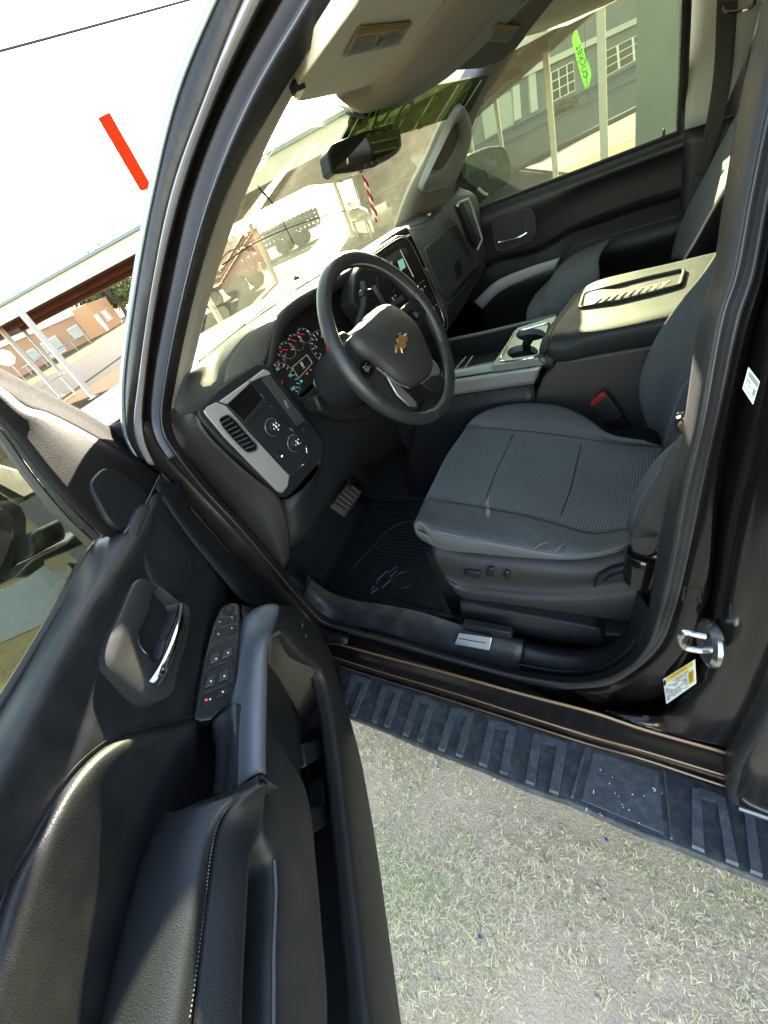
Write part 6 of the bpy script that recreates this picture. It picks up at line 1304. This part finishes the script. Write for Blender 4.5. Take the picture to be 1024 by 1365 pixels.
UPV = pn(tpl); k_ = len(tr_); tc_ = sum(tr_, V()) / k_
fo = [p.lerp(tc_, .06) for p in tr_]
rows_ = [[p - UPV * .004 for p in tr_], [p + UPV * .006 for p in tr_], [p + UPV * .0075 for p in [a.lerp(tc_, .03) for a in tr_]], [p + UPV * .006 for p in fo], [p + UPV * .0005 for p in fo]]
mk('tray_rim', [p for r in rows_ for p in r], [(a * k_ + j, a * k_ + (j + 1) % k_, (a + 1) * k_ + (j + 1) % k_, (a + 1) * k_ + j) for a in range(4) for j in range(k_)], LID, lid, recalc=True, sharp=50)
mk('lid_tray', [p + UPV * .0012 for p in fo], [tuple(range(k_))], PLASD, lid, smooth=False)  # shade of the recess put into a black sheet lying on the lid
trb = MB(); qd = [on(lid, u, v, .0018) for u, v in ((786, 408), (796, 400), (896, 374), (890, 383))]; trb.prism(qd, UPV * .0012); trb.build('tray_floor', mat('tray_floor', (.06, .06, .055), .6), lid, smooth=False)
for i in range(9):
    a = lp2((793, 406.5), (884, 384.5), i / 8); b = lp2((802, 399.5), (892, 376.5), i / 8); tubeo('tray_rib', [on(lid, *a, .0030), on(lid, *b, .0030)], .0013, PLASD, lid, seg=5)
bx = (at(806, 421, tpl) - at(774, 434, tpl)).normalized(); bN = pn(tpl); lidp = PL3(L2[2], L2[4], L3[3])
bc = on(lid, 790, 428.5, .0015); bN = pn(lidp); bx = (at(812, 421, lidp) - at(770, 434, lidp)).normalized(); by = bN.cross(bx)
MB().prism(bowtie(bc, bx, by, .085, .026, 0, bN), bN * -.008).build('lid_emblem', PLAS, lid, bevel=.001)
body_ = [(741, 482), (800, 472), (866, 460.5), (960, 442), (960, 620), (880, 640), (780, 640), (690, 600), (703, 560), (712, 532), (722, 506)]
slab('console_body', body_, X(-.168), .33, mat('console_body_plastic', (.036, .033, .031), .5, bump=.3, bs=800, kind='leather'), con, bevel=.01, seg=3)
CUPM = mat('cup_plate_silver', (.26, .30, .28), .38, .6, bump=.05, bs=800)
zc = at(663, 484, X(-.165)).z
cpl3 = Z(zc)
plate = slab('cup_plate', [(655, 488), (726, 477), (733, 452), (741.5, 421), (690, 437)], cpl3, .02, CUPM, con, bevel=.002)
def carve(o, cutters):
    for c in cutters:
        m = o.modifiers.new('hole', 'BOOLEAN'); m.operation = 'DIFFERENCE'; m.solver = 'EXACT'; m.object = c
    bpy.context.view_layer.update()
    me = bpy.data.meshes.new_from_object(o.evaluated_get(bpy.context.evaluated_depsgraph_get()))
    for m in list(o.modifiers): o.modifiers.remove(m)
    old = o.data; o.data = me
    for c in cutters: d_ = c.data; bpy.data.objects.remove(c); bpy.data.meshes.remove(d_)
CUPB = mat('cup_black', (.004, .004, .004), .6); cuts = []; wells = []
for (u, v, ru, rv_) in ((707.5, 446, 19.5, 8.2), (697, 469.5, 20.5, 9.8)):
    pts = [at(u + ru * math.cos(a) + 3.2 * math.sin(a), v + rv_ * math.sin(a) - 2.0 * math.cos(a), cpl3) for a in [i * math.pi / 16 for i in range(32)]]
    cuts.append(MB().prism([p + V((0, 0, .02)) for p in pts], (0, 0, -.08)).build('cut', CUPB, smooth=False)); wells.append(pts)
ch = [at(u, v, cpl3) for u, v in ((699, 449), (713, 450), (706, 463), (695, 462))]
cuts.append(MB().prism([p + V((0, 0, .021)) for p in ch], (0, 0, -.085)).build('cut', CUPB, smooth=False))
for o_ in list(plate.modifiers): plate.modifiers.remove(o_)
for c in cuts: c.location = c.location
carve(plate, cuts)
for pts in wells:
    w_ = MB(); k = len(pts); c_ = sum(pts, V()) / k
    lo_ = [p.lerp(c_, .1) + V((0, 0, -.085)) for p in pts]; hi_ = [p + (p - c_).normalized() * .002 + V((0, 0, -.0205)) for p in pts]
    w_.add(hi_ + lo_, [(i, (i + 1) % k, (i + 1) % k + k, i + k) for i in range(k)] + [tuple(range(k, 2 * k))]); w_.build('cup_holder', CUPB, plate, recalc=False)
tubeo('cup_trim', cat([at(u, v, shift(cpl3, .002)) for u, v in ((668, 481), (674, 466), (682, 449), (688, 441), (696, 440), (720, 433), (732, 431), (731, 436), (725, 457), (720, 472), (712, 476), (690, 480))], 3, True), .0028, CHROME, plate, closed=True, seg=8)
sside = C(X(-.170), (590, 508), (600, 506.5), (660, 497), (723, 487)), C(X(-.172), (588, 529), (597, 527.5), (655, 519), (712, 511)); loft('console_side_trim', [list(sside[0]), list(sside[1])], mat('side_trim_silver', (.29, .28, .29), .4, .55, bump=.05, bs=900), con, n=20, solid=.006)
rl_ = C(X(-.160), (588, 499), (602, 497), (663, 486), (727, 476)); rl2 = C(X(-.168), (588, 506), (600, 504), (660, 495), (724, 485)); loft('console_rail', [[p + V((.03, 0, -.002)) for p in rl_], rl_, rl2], CUPM, con, n=20, solid=.004)
rr_ = C(X(.16), (585, 458), (600, 453), (640, 445), (690, 433), (742, 421)); tubeo('console_rail', rs(rr_, 20), .007, mat('rail_green', (.10, .12, .11), .4, .4), con, seg=8)
cb = MB(); cb.box((-.155, .36, zc - .10), (.155, .80, zc - .08)); cb.box((-.165, .33, .50), (-.155, .86, zc - .012)); cb.box((.155, .33, .50), (.165, .86, zc - .012)); cb.build('console_bin', PLASD, con)
for a, b in (((606, 494), (621, 476)), ((618, 492), (630, 475))): tubeo('bin_divider', [at(*a, Z(zc - .03)), at(*b, Z(zc - .03))], .003, SILV, con, seg=6)
slab('socket_cap', [(596, 453), (601, 450), (609, 462), (607, 470), (601, 473), (597, 465)], Y(.74), .03, PLAS, con, bevel=.003)
lside = C(X(-.172), (560, 535), (597, 529), (655, 520), (712, 512)), C(X(-.20), (540, 640), (590, 625), (650, 600), (720, 590)); loft('console_lower_side', [list(lside[0]), list(lside[1]), [p + V((0, 0, -.2)) for p in lside[1]]], PLASD, con, n=16)
# ------------------------------------------------------------------ driver's seat
seat = empty('driver_seat', (-.48, .2, .52), parent=T_); tag(seat, 'charcoal cloth driver seat with mesh centre panels')
def nose(c, d1=(.0, .022, -.022), d2=(.0, -.012, -.050)): return [c[0] + V(d2), c[0] + V(d1)] + c
t0 = C(X(-.792), (566, 708), (582, 730), (640, 737), (700, 743), (765, 745), (800, 741), (842, 730)); t1 = C(X(-.812), (560, 695), (578, 709), (650, 724), (720, 738), (762, 742), (800, 736), (842, 724)); t2 = C(Z(.905), (562, 686), (574, 684), (645, 697), (715, 713), (752, 724), (800, 726), (842, 716)); t3 = C(Z(.890), (571, 665), (600, 670), (645, 677.5), (700, 688), (742, 699), (790, 712), (842, 705))
cush = loft('seat_cushion', [[p + V((.01, 0, -.01)) for p in nose(t0)], nose(t0), nose(t1), nose(t2), nose(t3)], SEATP, seat, n=50, rows=6)
u1 = C(Z(.872), (586, 634), (610, 640), (650, 648), (705, 658), (755, 668), (800, 680), (850, 682)); u2 = C(Z(.872), (602, 602), (635, 608), (672, 614), (715, 621), (765, 632), (810, 640), (860, 640)); u3 = C(Z(.888), (625, 569), (655, 571), (687, 574), (735, 579), (777, 585), (825, 592), (885, 596))
ins_ = loft('cushion_insert', [nose(t3), nose(u1), nose(u2), nose(u3)], SEATW, cush, n=50, rows=6)
v1_ = C(Z(.912), (633, 557), (648, 548), (672, 541), (705, 538), (745, 542), (778, 556), (815, 580), (860, 588)); v0_ = u3
vm = C(Z(.908), (628, 563), (650, 559), (690, 557), (735, 561), (775, 571), (820, 586), (870, 592))
loft('cushion_bolster', [nose(v0_), nose(vm), nose(v1_), [p + V((.03, 0, -.03)) for p in nose(v1_)], [p + V((.035, 0, -.16)) for p in nose(v1_)]], SEATP, cush, n=44, rows=5)
SEAM = mat('seam_dark', (.012, .013, .015), .9)
for q in (((687, 574), (676, 598), (661, 630), (644, 677)), ((777, 585), (770, 615), (760, 655), (744, 699))):
    tubeo('seam', cat([on(ins_, *lp2(q[i // 4], q[min(i // 4 + 1, 3)], (i % 4) / 4), .0004, Z(.88)) for i in range(1, 12)], 3), .0021, SEAM, cush, seg=6)
for c in (t3, u3): tubeo('seam', rs(cat([p + V((0, 0, .0005)) for p in c], 6), 40), .0022, SEAM, cush, seg=6)
tubeo('piping', rs(cat([on(cush, u, v, .0006, X(-.81)) for u, v in ((566, 703), (582, 709), (615, 716), (650, 724), (690, 731), (720, 737), (750, 741))], 6), 60), .0013, WELT, cush, seg=5)
# wrinkles at the rear of the side bolster
for a, b in (((712, 731), (730, 722)), ((738, 738), (752, 724)), ((725, 735), (744, 733))): tubeo('wrinkle', [at(*a, X(-.808)), at((a[0] + b[0]) / 2, (a[1] + b[1]) / 2 - 1.5, X(-.800)), at(*b, X(-.785))], .0028, SEATP, cush, seg=6)
# plastic side valance with seat switches
vl0 = C(X(-.792), (577, 727), (620, 735), (680, 741), (765, 746), (800, 742), (838, 732), (872, 722)); vl1 = C(X(-.812), (578, 742), (600, 745), (650, 752), (720, 760), (780, 764), (825, 757), (875, 745)); vl2 = C(X(-.800), (592, 768), (610, 774), (660, 782), (720, 786), (780, 782), (825, 777), (876, 768)); vl3 = C(X(-.815), (600, 778), (615, 786), (660, 792), (710, 797), (770, 800), (820, 797), (874, 790)); vl4 = C(X(-.79), (609, 790), (620, 796), (660, 802), (703, 808), (785, 820), (830, 828), (872, 836))
VAL = mat('valance_plastic', (.027, .027, .030), .42, bump=.3, bs=900, kind='leather')
val = loft('side_valance', [[p + V((.02, 0, .0)) for p in vl0], vl0, vl1, vl2, vl3, vl4, [p + V((.03, 0, -.01)) for p in vl4]], VAL, seat, n=40, rows=4)
fv = [c[0] for c in (vl0, vl1, vl2, vl3, vl4)]; loft('valance_front', [fv, [p + V((.03, .012, 0)) for p in fv], [p + V((.5, .012, 0)) for p in fv]], VAL, seat, n=16)
for q, w_ in ((((618, 768), (620, 761), (640, 764), (638, 773)), 1), (((648, 768), (650, 757), (659, 759), (656, 772)), 1), (((671, 772), (673, 761), (680, 764), (679, 774)), 1)): slab('seat_switch', q, X(-.822), .02, PLASD, val, bevel=.003)
slab('belt_anchor_recess', [(790, 786), (797, 768), (815, 760), (842, 754), (846, 764), (828, 770), (806, 776)], X(-.823), .015, PLASD, val, bevel=.003)
slab('recline_lever', [(804, 778), (812, 770), (842, 762), (846, 768), (836, 774)], X(-.83), .015, PLAS, val, bevel=.003)
an = MB(); c_ = at(853, 757, X(-.84)); an.lathe(c_ - V((0, 0, .035)), (.12, -.1, 1), [(.022, 0), (.026, .004), (.028, .05), (.0285, .064), (.026, .068), (.02, .062), (.0, .06)], seg=20); an.build('belt_anchor', GLOSSB, seat)
# belt webbing beside the seat
b0 = C(X(-.83), (904, 585), (893, 602), (874, 645), (858, 680), (846, 707), (841, 722), (845, 736)); b1_ = C(X(-.86), (912, 584), (909, 612), (901, 640), (892, 690), (884, 710), (879, 724), (872, 736)); bm_ = [a.lerp(b, .5) + V((-.006, -.006, 0)) for a, b in zip(b0, b1_)]
bw = loft('lap_belt', [b0, bm_, b1_], BELT, seat, n=40, rows=5, solid=.003)
sm = MB()
for i in range(11):
    a = lp2((847, 712), (880, 710), i / 10); sm.tube([at(a[0], a[1], X(-.858 + .0)), at(a[0] + 1.5, a[1] + 5, X(-.856))], .0012, seg=4)
sm.build('belt_stitching', mat('belt_stitch', (.02, .018, .018), .9), bw)
tg = MB(); tg.prism(rnd(C(X(-.85), (898, 565), (903, 553), (915, 555), (913, 580), (902, 576)), .2, 3), (.008, 0, 0)); tg.build('belt_tongue', PLASD, seat, bevel=.002); tubeo('tongue_plate', C(X(-.856), (903, 556), (910, 553), (916, 558)), .004, CHROME, seat, seg=8); slab('tongue_badge', [(903, 568), (909, 562), (914, 570), (908, 576)], X(-.86), .006, mat('bronze', (.3, .18, .12), .35, .7), seat, bevel=.001)
# buckle by the console
slab('buckle_button', [(786, 538), (804, 523), (809, 527), (790, 543)], X(-.205), .02, RED, seat, bevel=.003)
slab('buckle', [(789, 543), (809, 526), (828, 551), (830, 556), (812, 565), (806, 562)], X(-.204), .024, mat('buckle_black', (.03, .028, .027), .45, bump=.2, bs=900), seat, bevel=.004, seg=3)
slab('buckle_stalk', [(806, 561), (826, 552), (842, 570), (836, 584), (818, 578)], X(-.20), .02, PLASD, seat, bevel=.004)
# back rest
w1 = C(X(-.215), (975, 300), (955, 338), (938, 364), (905, 405), (876, 449), (859, 488), (852.5, 518), (857, 548), (868, 574), (880, 592)); w1b = C(X(-.235), (990, 310), (970, 352), (950, 385), (918, 430), (893, 475), (878, 512), (872, 540), (872, 562), (877, 580), (884, 598))
w2 = C(X(-.30), (1010, 360), (985, 405), (962, 445), (940, 475), (924, 497), (909, 517), (898, 545), (892, 566), (887, 585), (884, 602)); w3 = C(X(-.40), (1040, 420), (1010, 460), (985, 500), (960, 530), (940, 555), (925, 575), (912, 595), (903, 612), (897, 625), (892, 640))
bk_ = loft('back_rest', [[p + V((.05, -.14, 0)) for p in w1], [p + V((.025, -.04, 0)) for p in w1], w1, w1b, w2], SEATP, seat, n=50, rows=5)
loft('back_insert', [w2, [a.lerp(b, .5) + V((0, -.008, 0)) for a, b in zip(w2, w3)], w3, [p + V((-.2, 0, 0)) for p in w3]], SEATV, bk_, n=50, rows=4)
l0 = C(X(-.70), (945, 530), (918, 566), (903, 587), (876, 613), (856, 640), (843, 668), (836.5, 694), (838, 712)); l0b = C(X(-.73), (955, 540), (926, 574), (910, 596), (884, 624), (864, 652), (851, 678), (845, 700), (846, 718)); l1 = C(X(-.78), (970, 552), (938, 590), (918, 612), (892, 640), (874, 665), (862, 690), (856, 712), (855, 728))
loft('back_bolster', [[p + V((.05, -.03, 0)) for p in l0], l0, l0b, l1, [p + V((-.02, -.03, 0)) for p in l1]], SEATP, bk_, n=40, rows=5)
tubeo('piping', rs(cat([p + V((-.004, .002, 0)) for p in l0b], 5), 50), .0018, WELT, bk_, seg=5)
bc_ = MB(); bc_.box((-.74, -.30, .80), (-.24, -.16, 1.46)); bc_.build('back_shell', SEATP, seat, bevel=.05, seg=3)
hr = MB(); hr.box((-.62, -.27, 1.50), (-.36, -.17, 1.66)); hr.build('head_rest', SEATP, seat, bevel=.04, seg=3)
cr = loft('seat_gap_trim', [C(X(-.20), (838, 600), (862, 568), (880, 580)), C(X(-.25), (826, 594), (856, 598), (884, 604))], SEATP, seat, n=12)
# seat riser cover and tracks
ri0 = C(X(-.80), (614, 799), (690, 813), (760, 826), (796, 833)); ri1 = C(X(-.812), (614, 804), (690, 818), (760, 832), (800, 839)); ri2 = C(X(-.80), (616, 834), (697, 853), (756, 863), (812, 869))
loft('seat_riser', [[p + V((.04, 0, 0)) for p in ri0], ri0, ri1, ri2], VAL, seat, n=24, rows=3)
slab('riser_tail', [(796, 833), (806, 846), (848, 849), (850, 853), (820, 862), (806, 868), (798, 850)], X(-.80), .05, VAL, seat, bevel=.005)
ub = MB(); ub.box((-.76, .0, .52), (-.22, .50, .80)); ub.build('seat_base', PLASD, seat)
# ------------------------------------------------------------------ passenger seat
ps_ = empty('passenger_seat', (.45, .2, .52), parent=T_); tag(ps_, 'dark cloth passenger seat beyond the console')
q1 = C(X(.26), (702, 432), (720, 420), (733, 398), (764, 384), (800, 372)); q2 = [p + V((.20, .02, .02)) for p in q1]; q3 = [p + V((.46, 0, .01)) for p in q1]
loft('seat_cushion', [[p + V((0, -.02, -.3)) for p in q1], q1, q2, q3], SEATP, ps_, n=20, rows=4)
y0 = C(X(.27), (898, 352), (902, 330), (918, 285), (945, 235), (978, 175), (1000, 140)); y1 = C(X(.34), (914, 345), (928, 322), (948, 286), (970, 250), (990, 220), (1010, 190)); y2 = C(X(.50), (950, 345), (962, 310), (985, 270), (1010, 230), (1030, 200), (1050, 170))
z0 = C(X(.72), (899, 345), (903, 320), (919, 278), (945, 228), (975, 170), (1000, 125))
bk2 = loft('back_rest', [[p + V((.02, -.12, 0)) for p in z0], z0, [a.lerp(b, .5) for a, b in zip(z0, y1)], y1], SEATP, ps_, n=30, rows=4)
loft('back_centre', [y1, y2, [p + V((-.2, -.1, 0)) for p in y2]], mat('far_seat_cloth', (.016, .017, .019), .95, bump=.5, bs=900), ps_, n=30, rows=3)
tubeo('piping', rs(cat([p + V((-.004, .004, 0)) for p in y1], 5), 40), .0035, mat('pale_piping', (.42, .40, .34), .7), bk2, seg=6)
# ------------------------------------------------------------------ floor, sill trim, pedals, mat
fl_ = MB(); fl_.box((-.87, -1.3, .47), (.87, 1.25, .505)); fl_.build('cabin_floor', CARPET, T_)
fw = MB(); fw.box((-.9, 1.24, .47), (.9, 1.28, 1.34)); fw.build('firewall', CARPET, T_)
kp = loft('kick_panel', [C(X(-.885), (356, 735), (372, 757), (402, 792), (424, 815)), [V((-.87, 1.0, .95)), V((-.87, 1.0, .8)), V((-.87, .98, .6)), V((-.86, .95, .53))], [V((-.84, 1.24, .95)), V((-.84, 1.24, .8)), V((-.84, 1.24, .6)), V((-.84, 1.24, .52))]], PLASD, T_, n=12)
x0 = SDC(.024, *SI[12:20]); 
st0 = C(X(-.905), (405, 796), (425, 815), (440, 826), (468, 834), (516, 847), (596, 869), (692, 893)); st1 = C(X(-.872), (408, 786), (428, 802), (448, 812), (480, 818), (525, 829), (610, 846), (697, 862)); st2 = C(X(-.85), (412, 770), (436, 788), (470, 800), (510, 806), (560, 816), (616, 834), (698, 853))
sill_t = loft('sill_trim', [[p + V((-.002, 0, -.012)) for p in st0], st0, st1, st2, [p + V((.0, 0, -.07)) for p in st2]], mat('sill_trim_plastic', (.022, .022, .025), .42, bump=.3, bs=800, kind='leather', dust=.35, dcol=(.14, .12, .10)), T_, n=40, rows=3)
rt0 = C(X(-.905), (692, 893), (730, 900), (771, 902), (808, 895), (832, 881), (850, 860), (866, 816)); rt1 = C(X(-.872), (697, 863), (735, 872), (772, 876), (805, 872), (828, 862), (842, 846), (858, 800)); rt2 = C(X(-.82), (698, 854), (735, 862), (772, 866), (803, 862), (822, 852), (838, 836), (850, 790))
loft('pillar_base_trim', [rt0, rt1, rt2, [p + V((.03, 0, -.06)) for p in rt2]], PLASD, T_, n=40, rows=4)
tubeo('trim_step', rs(cat([p + V((-.001, 0, .004)) for p in C(X(-.902), (693, 886), (730, 893), (771, 896), (805, 889), (829, 875), (847, 853))], 5), 40), .003, PLAS, T_, seg=6)
scp = PL3(at(611, 844, X(-.874)), at(655, 851, X(-.874)), at(606, 859, X(-.893)))
sc_ = slab('sill_plate', [(612, 844), (655.5, 850.5), (652, 867), (606, 859)], shift(scp, .006), .004, mat('plate_alu', (.48, .52, .56), .35, .6), sill_t, bevel=.001)
slab('plate_groove', [(612, 850.5), (648, 857), (647.6, 858), (611.6, 851.6)], shift(scp, .0068), .0006, INK, sc_, bevel=0)
slab('sill_step', [(616, 832), (680, 844), (683, 850), (680, 852), (616, 840)], X(-.862), .02, PLAS, sill_t, bevel=.003)
# rubber mat
fm_ = empty('floor_mat', (-.55, .8, .507), 'black ribbed rubber floor mat in the driver footwell', 'floor mat')
zf = .512
ms = [V((-.80, .42, zf)), V((-.80, .95, zf)), V((-.76, 1.12, zf + .01))]; 
base_ = MB(); base_.prism([V((-.835, .36, zf - .004)), V((-.25, .36, zf - .004)), V((-.25, 1.10, zf - .004)), V((-.835, 1.02, zf - .004))], (0, 0, .006)); base_.build('mat_base', MATR, fm_)
rb = MB()
for i in range(30):
    x = -.79 + i * .018; rb.tube([V((x, .40 + (.25 if x > -.52 else 0) * 0, zf + .003)), V((x, 1.02 + .05 * (x + .8), zf + .003))], .0028, seg=5)
rb.build('mat_ribs', MATR, fm_)
tb_ = loft('mat_toe', [[V((-.83, 1.02, zf + .002)), V((-.25, 1.10, zf + .002))], [V((-.83, 1.14, zf + .10)), V((-.25, 1.17, zf + .10))], [V((-.83, 1.21, zf + .28)), V((-.25, 1.21, zf + .28))]], MATR, fm_, n=10)
lo_ = C(X(-.868), (402, 800), (414, 812), (436, 826), (468, 832), (516, 844), (596, 862), (610, 860)); lm_ = C(X(-.852), (410, 768), (424, 785), (448, 800), (480, 808), (530, 822), (590, 838), (612, 842)); li_ = C(Z(zf + .004), (415, 762), (432, 780), (462, 794), (505, 803), (550, 812), (588, 822), (610, 826))
loft('mat_lip', [[p + V((-.028, 0, .0)) for p in lo_], lo_, lm_, li_], MATR, fm_, n=30, rows=3)
re_ = MB()
def mz(u, v, h=.008): return at(u, v, Z(zf + h))
re_.tube(cat([mz(*p) for p in ((466, 762), (492, 735), (520, 705), (545, 695), (580, 700))], 5), .006, seg=6); re_.tube(cat([mz(*p) for p in ((468, 764), (500, 780), (540, 800), (590, 812))], 5), .005, seg=6); re_.build('mat_ridge', MATR, fm_)
cr_ = MB(); c_ = mz(538, 773); cr_.tube([c_ + V((math.cos(a) * .038, math.sin(a) * .038, 0)) for a in [i * math.pi / 16 for i in range(32)]], .0022, seg=5, closed=True); cr_.build('mat_ring', mat('mat_highlight', (.035, .037, .04), .35), fm_)
c_ = mz(512, 773); ex = V((0, 1, 0)); ey = V((-1, 0, 0)); ex = (mz(523, 765) - mz(500, 786)).normalized(); ey = V((0, 0, 1)).cross(ex)
bt_ = bowtie(c_, ex, ey, .13, .045, 0, V((0, 0, 1))); MB().tube([p for p in bt_], .0022, seg=5, closed=True).build('mat_emblem', mat('emblem_line', (.12, .13, .12), .4), fm_)
c_ = mz(505, 725); bt_ = bowtie(c_, ex, ey, .10, .035, 0, V((0, 0, 1))); MB().tube([p for p in bt_], .002, seg=5, closed=True).build('mat_emblem', MATR, fm_)
# pedals
def pedal(name, px, pl, m, ribs):
    o = slab(name, px, pl, .016, m, T_, bevel=.004, seg=3); N2 = pn(pl)
    r = MB()
    for i in range(ribs):
        t_ = (i + .5) / ribs; a = lp2(px[0], px[1], t_); b = lp2(px[3], px[2], t_); a2, b2 = lp2(a, b, .08), lp2(a, b, .92); r.tube([at(*a2, shift(pl, .0015)), at(*b2, shift(pl, .0015))], .0022, seg=5)
    if ribs: r.build('pedal_rib', m, o)
    return o
PED = mat('pedal_rubber', (.045, .042, .040), .5, bump=.2, bs=500, dust=.3, dcol=(.15, .13, .10))
bpl_ = PL3(at(441, 673, Y(1.00)), at(483, 656, Y(.99)), at(466, 641, Y(1.03)))
pedal('brake_pedal', [(441, 673), (465, 641), (483, 656), (461, 687)], bpl_, PED, 6)
tubeo('pedal_arm', [at(466, 650, Y(1.02)), at(462, 620, Y(1.06)), at(450, 590, Y(1.1))], .012, PLASD, T_, seg=8)
apl = PL3(at(466, 622, Y(1.08)), at(497, 640, Y(1.05)), at(470, 615, Y(1.12)))
pedal('accelerator_pedal', [(462, 622), (470, 614), (498, 640), (493, 650)], Y(1.08), PLAS, 0)
slab('foot_rest', [(398, 712), (412, 704), (424, 712), (416, 722), (402, 722)], Y(1.05), .03, PLAS, T_, bevel=.005)
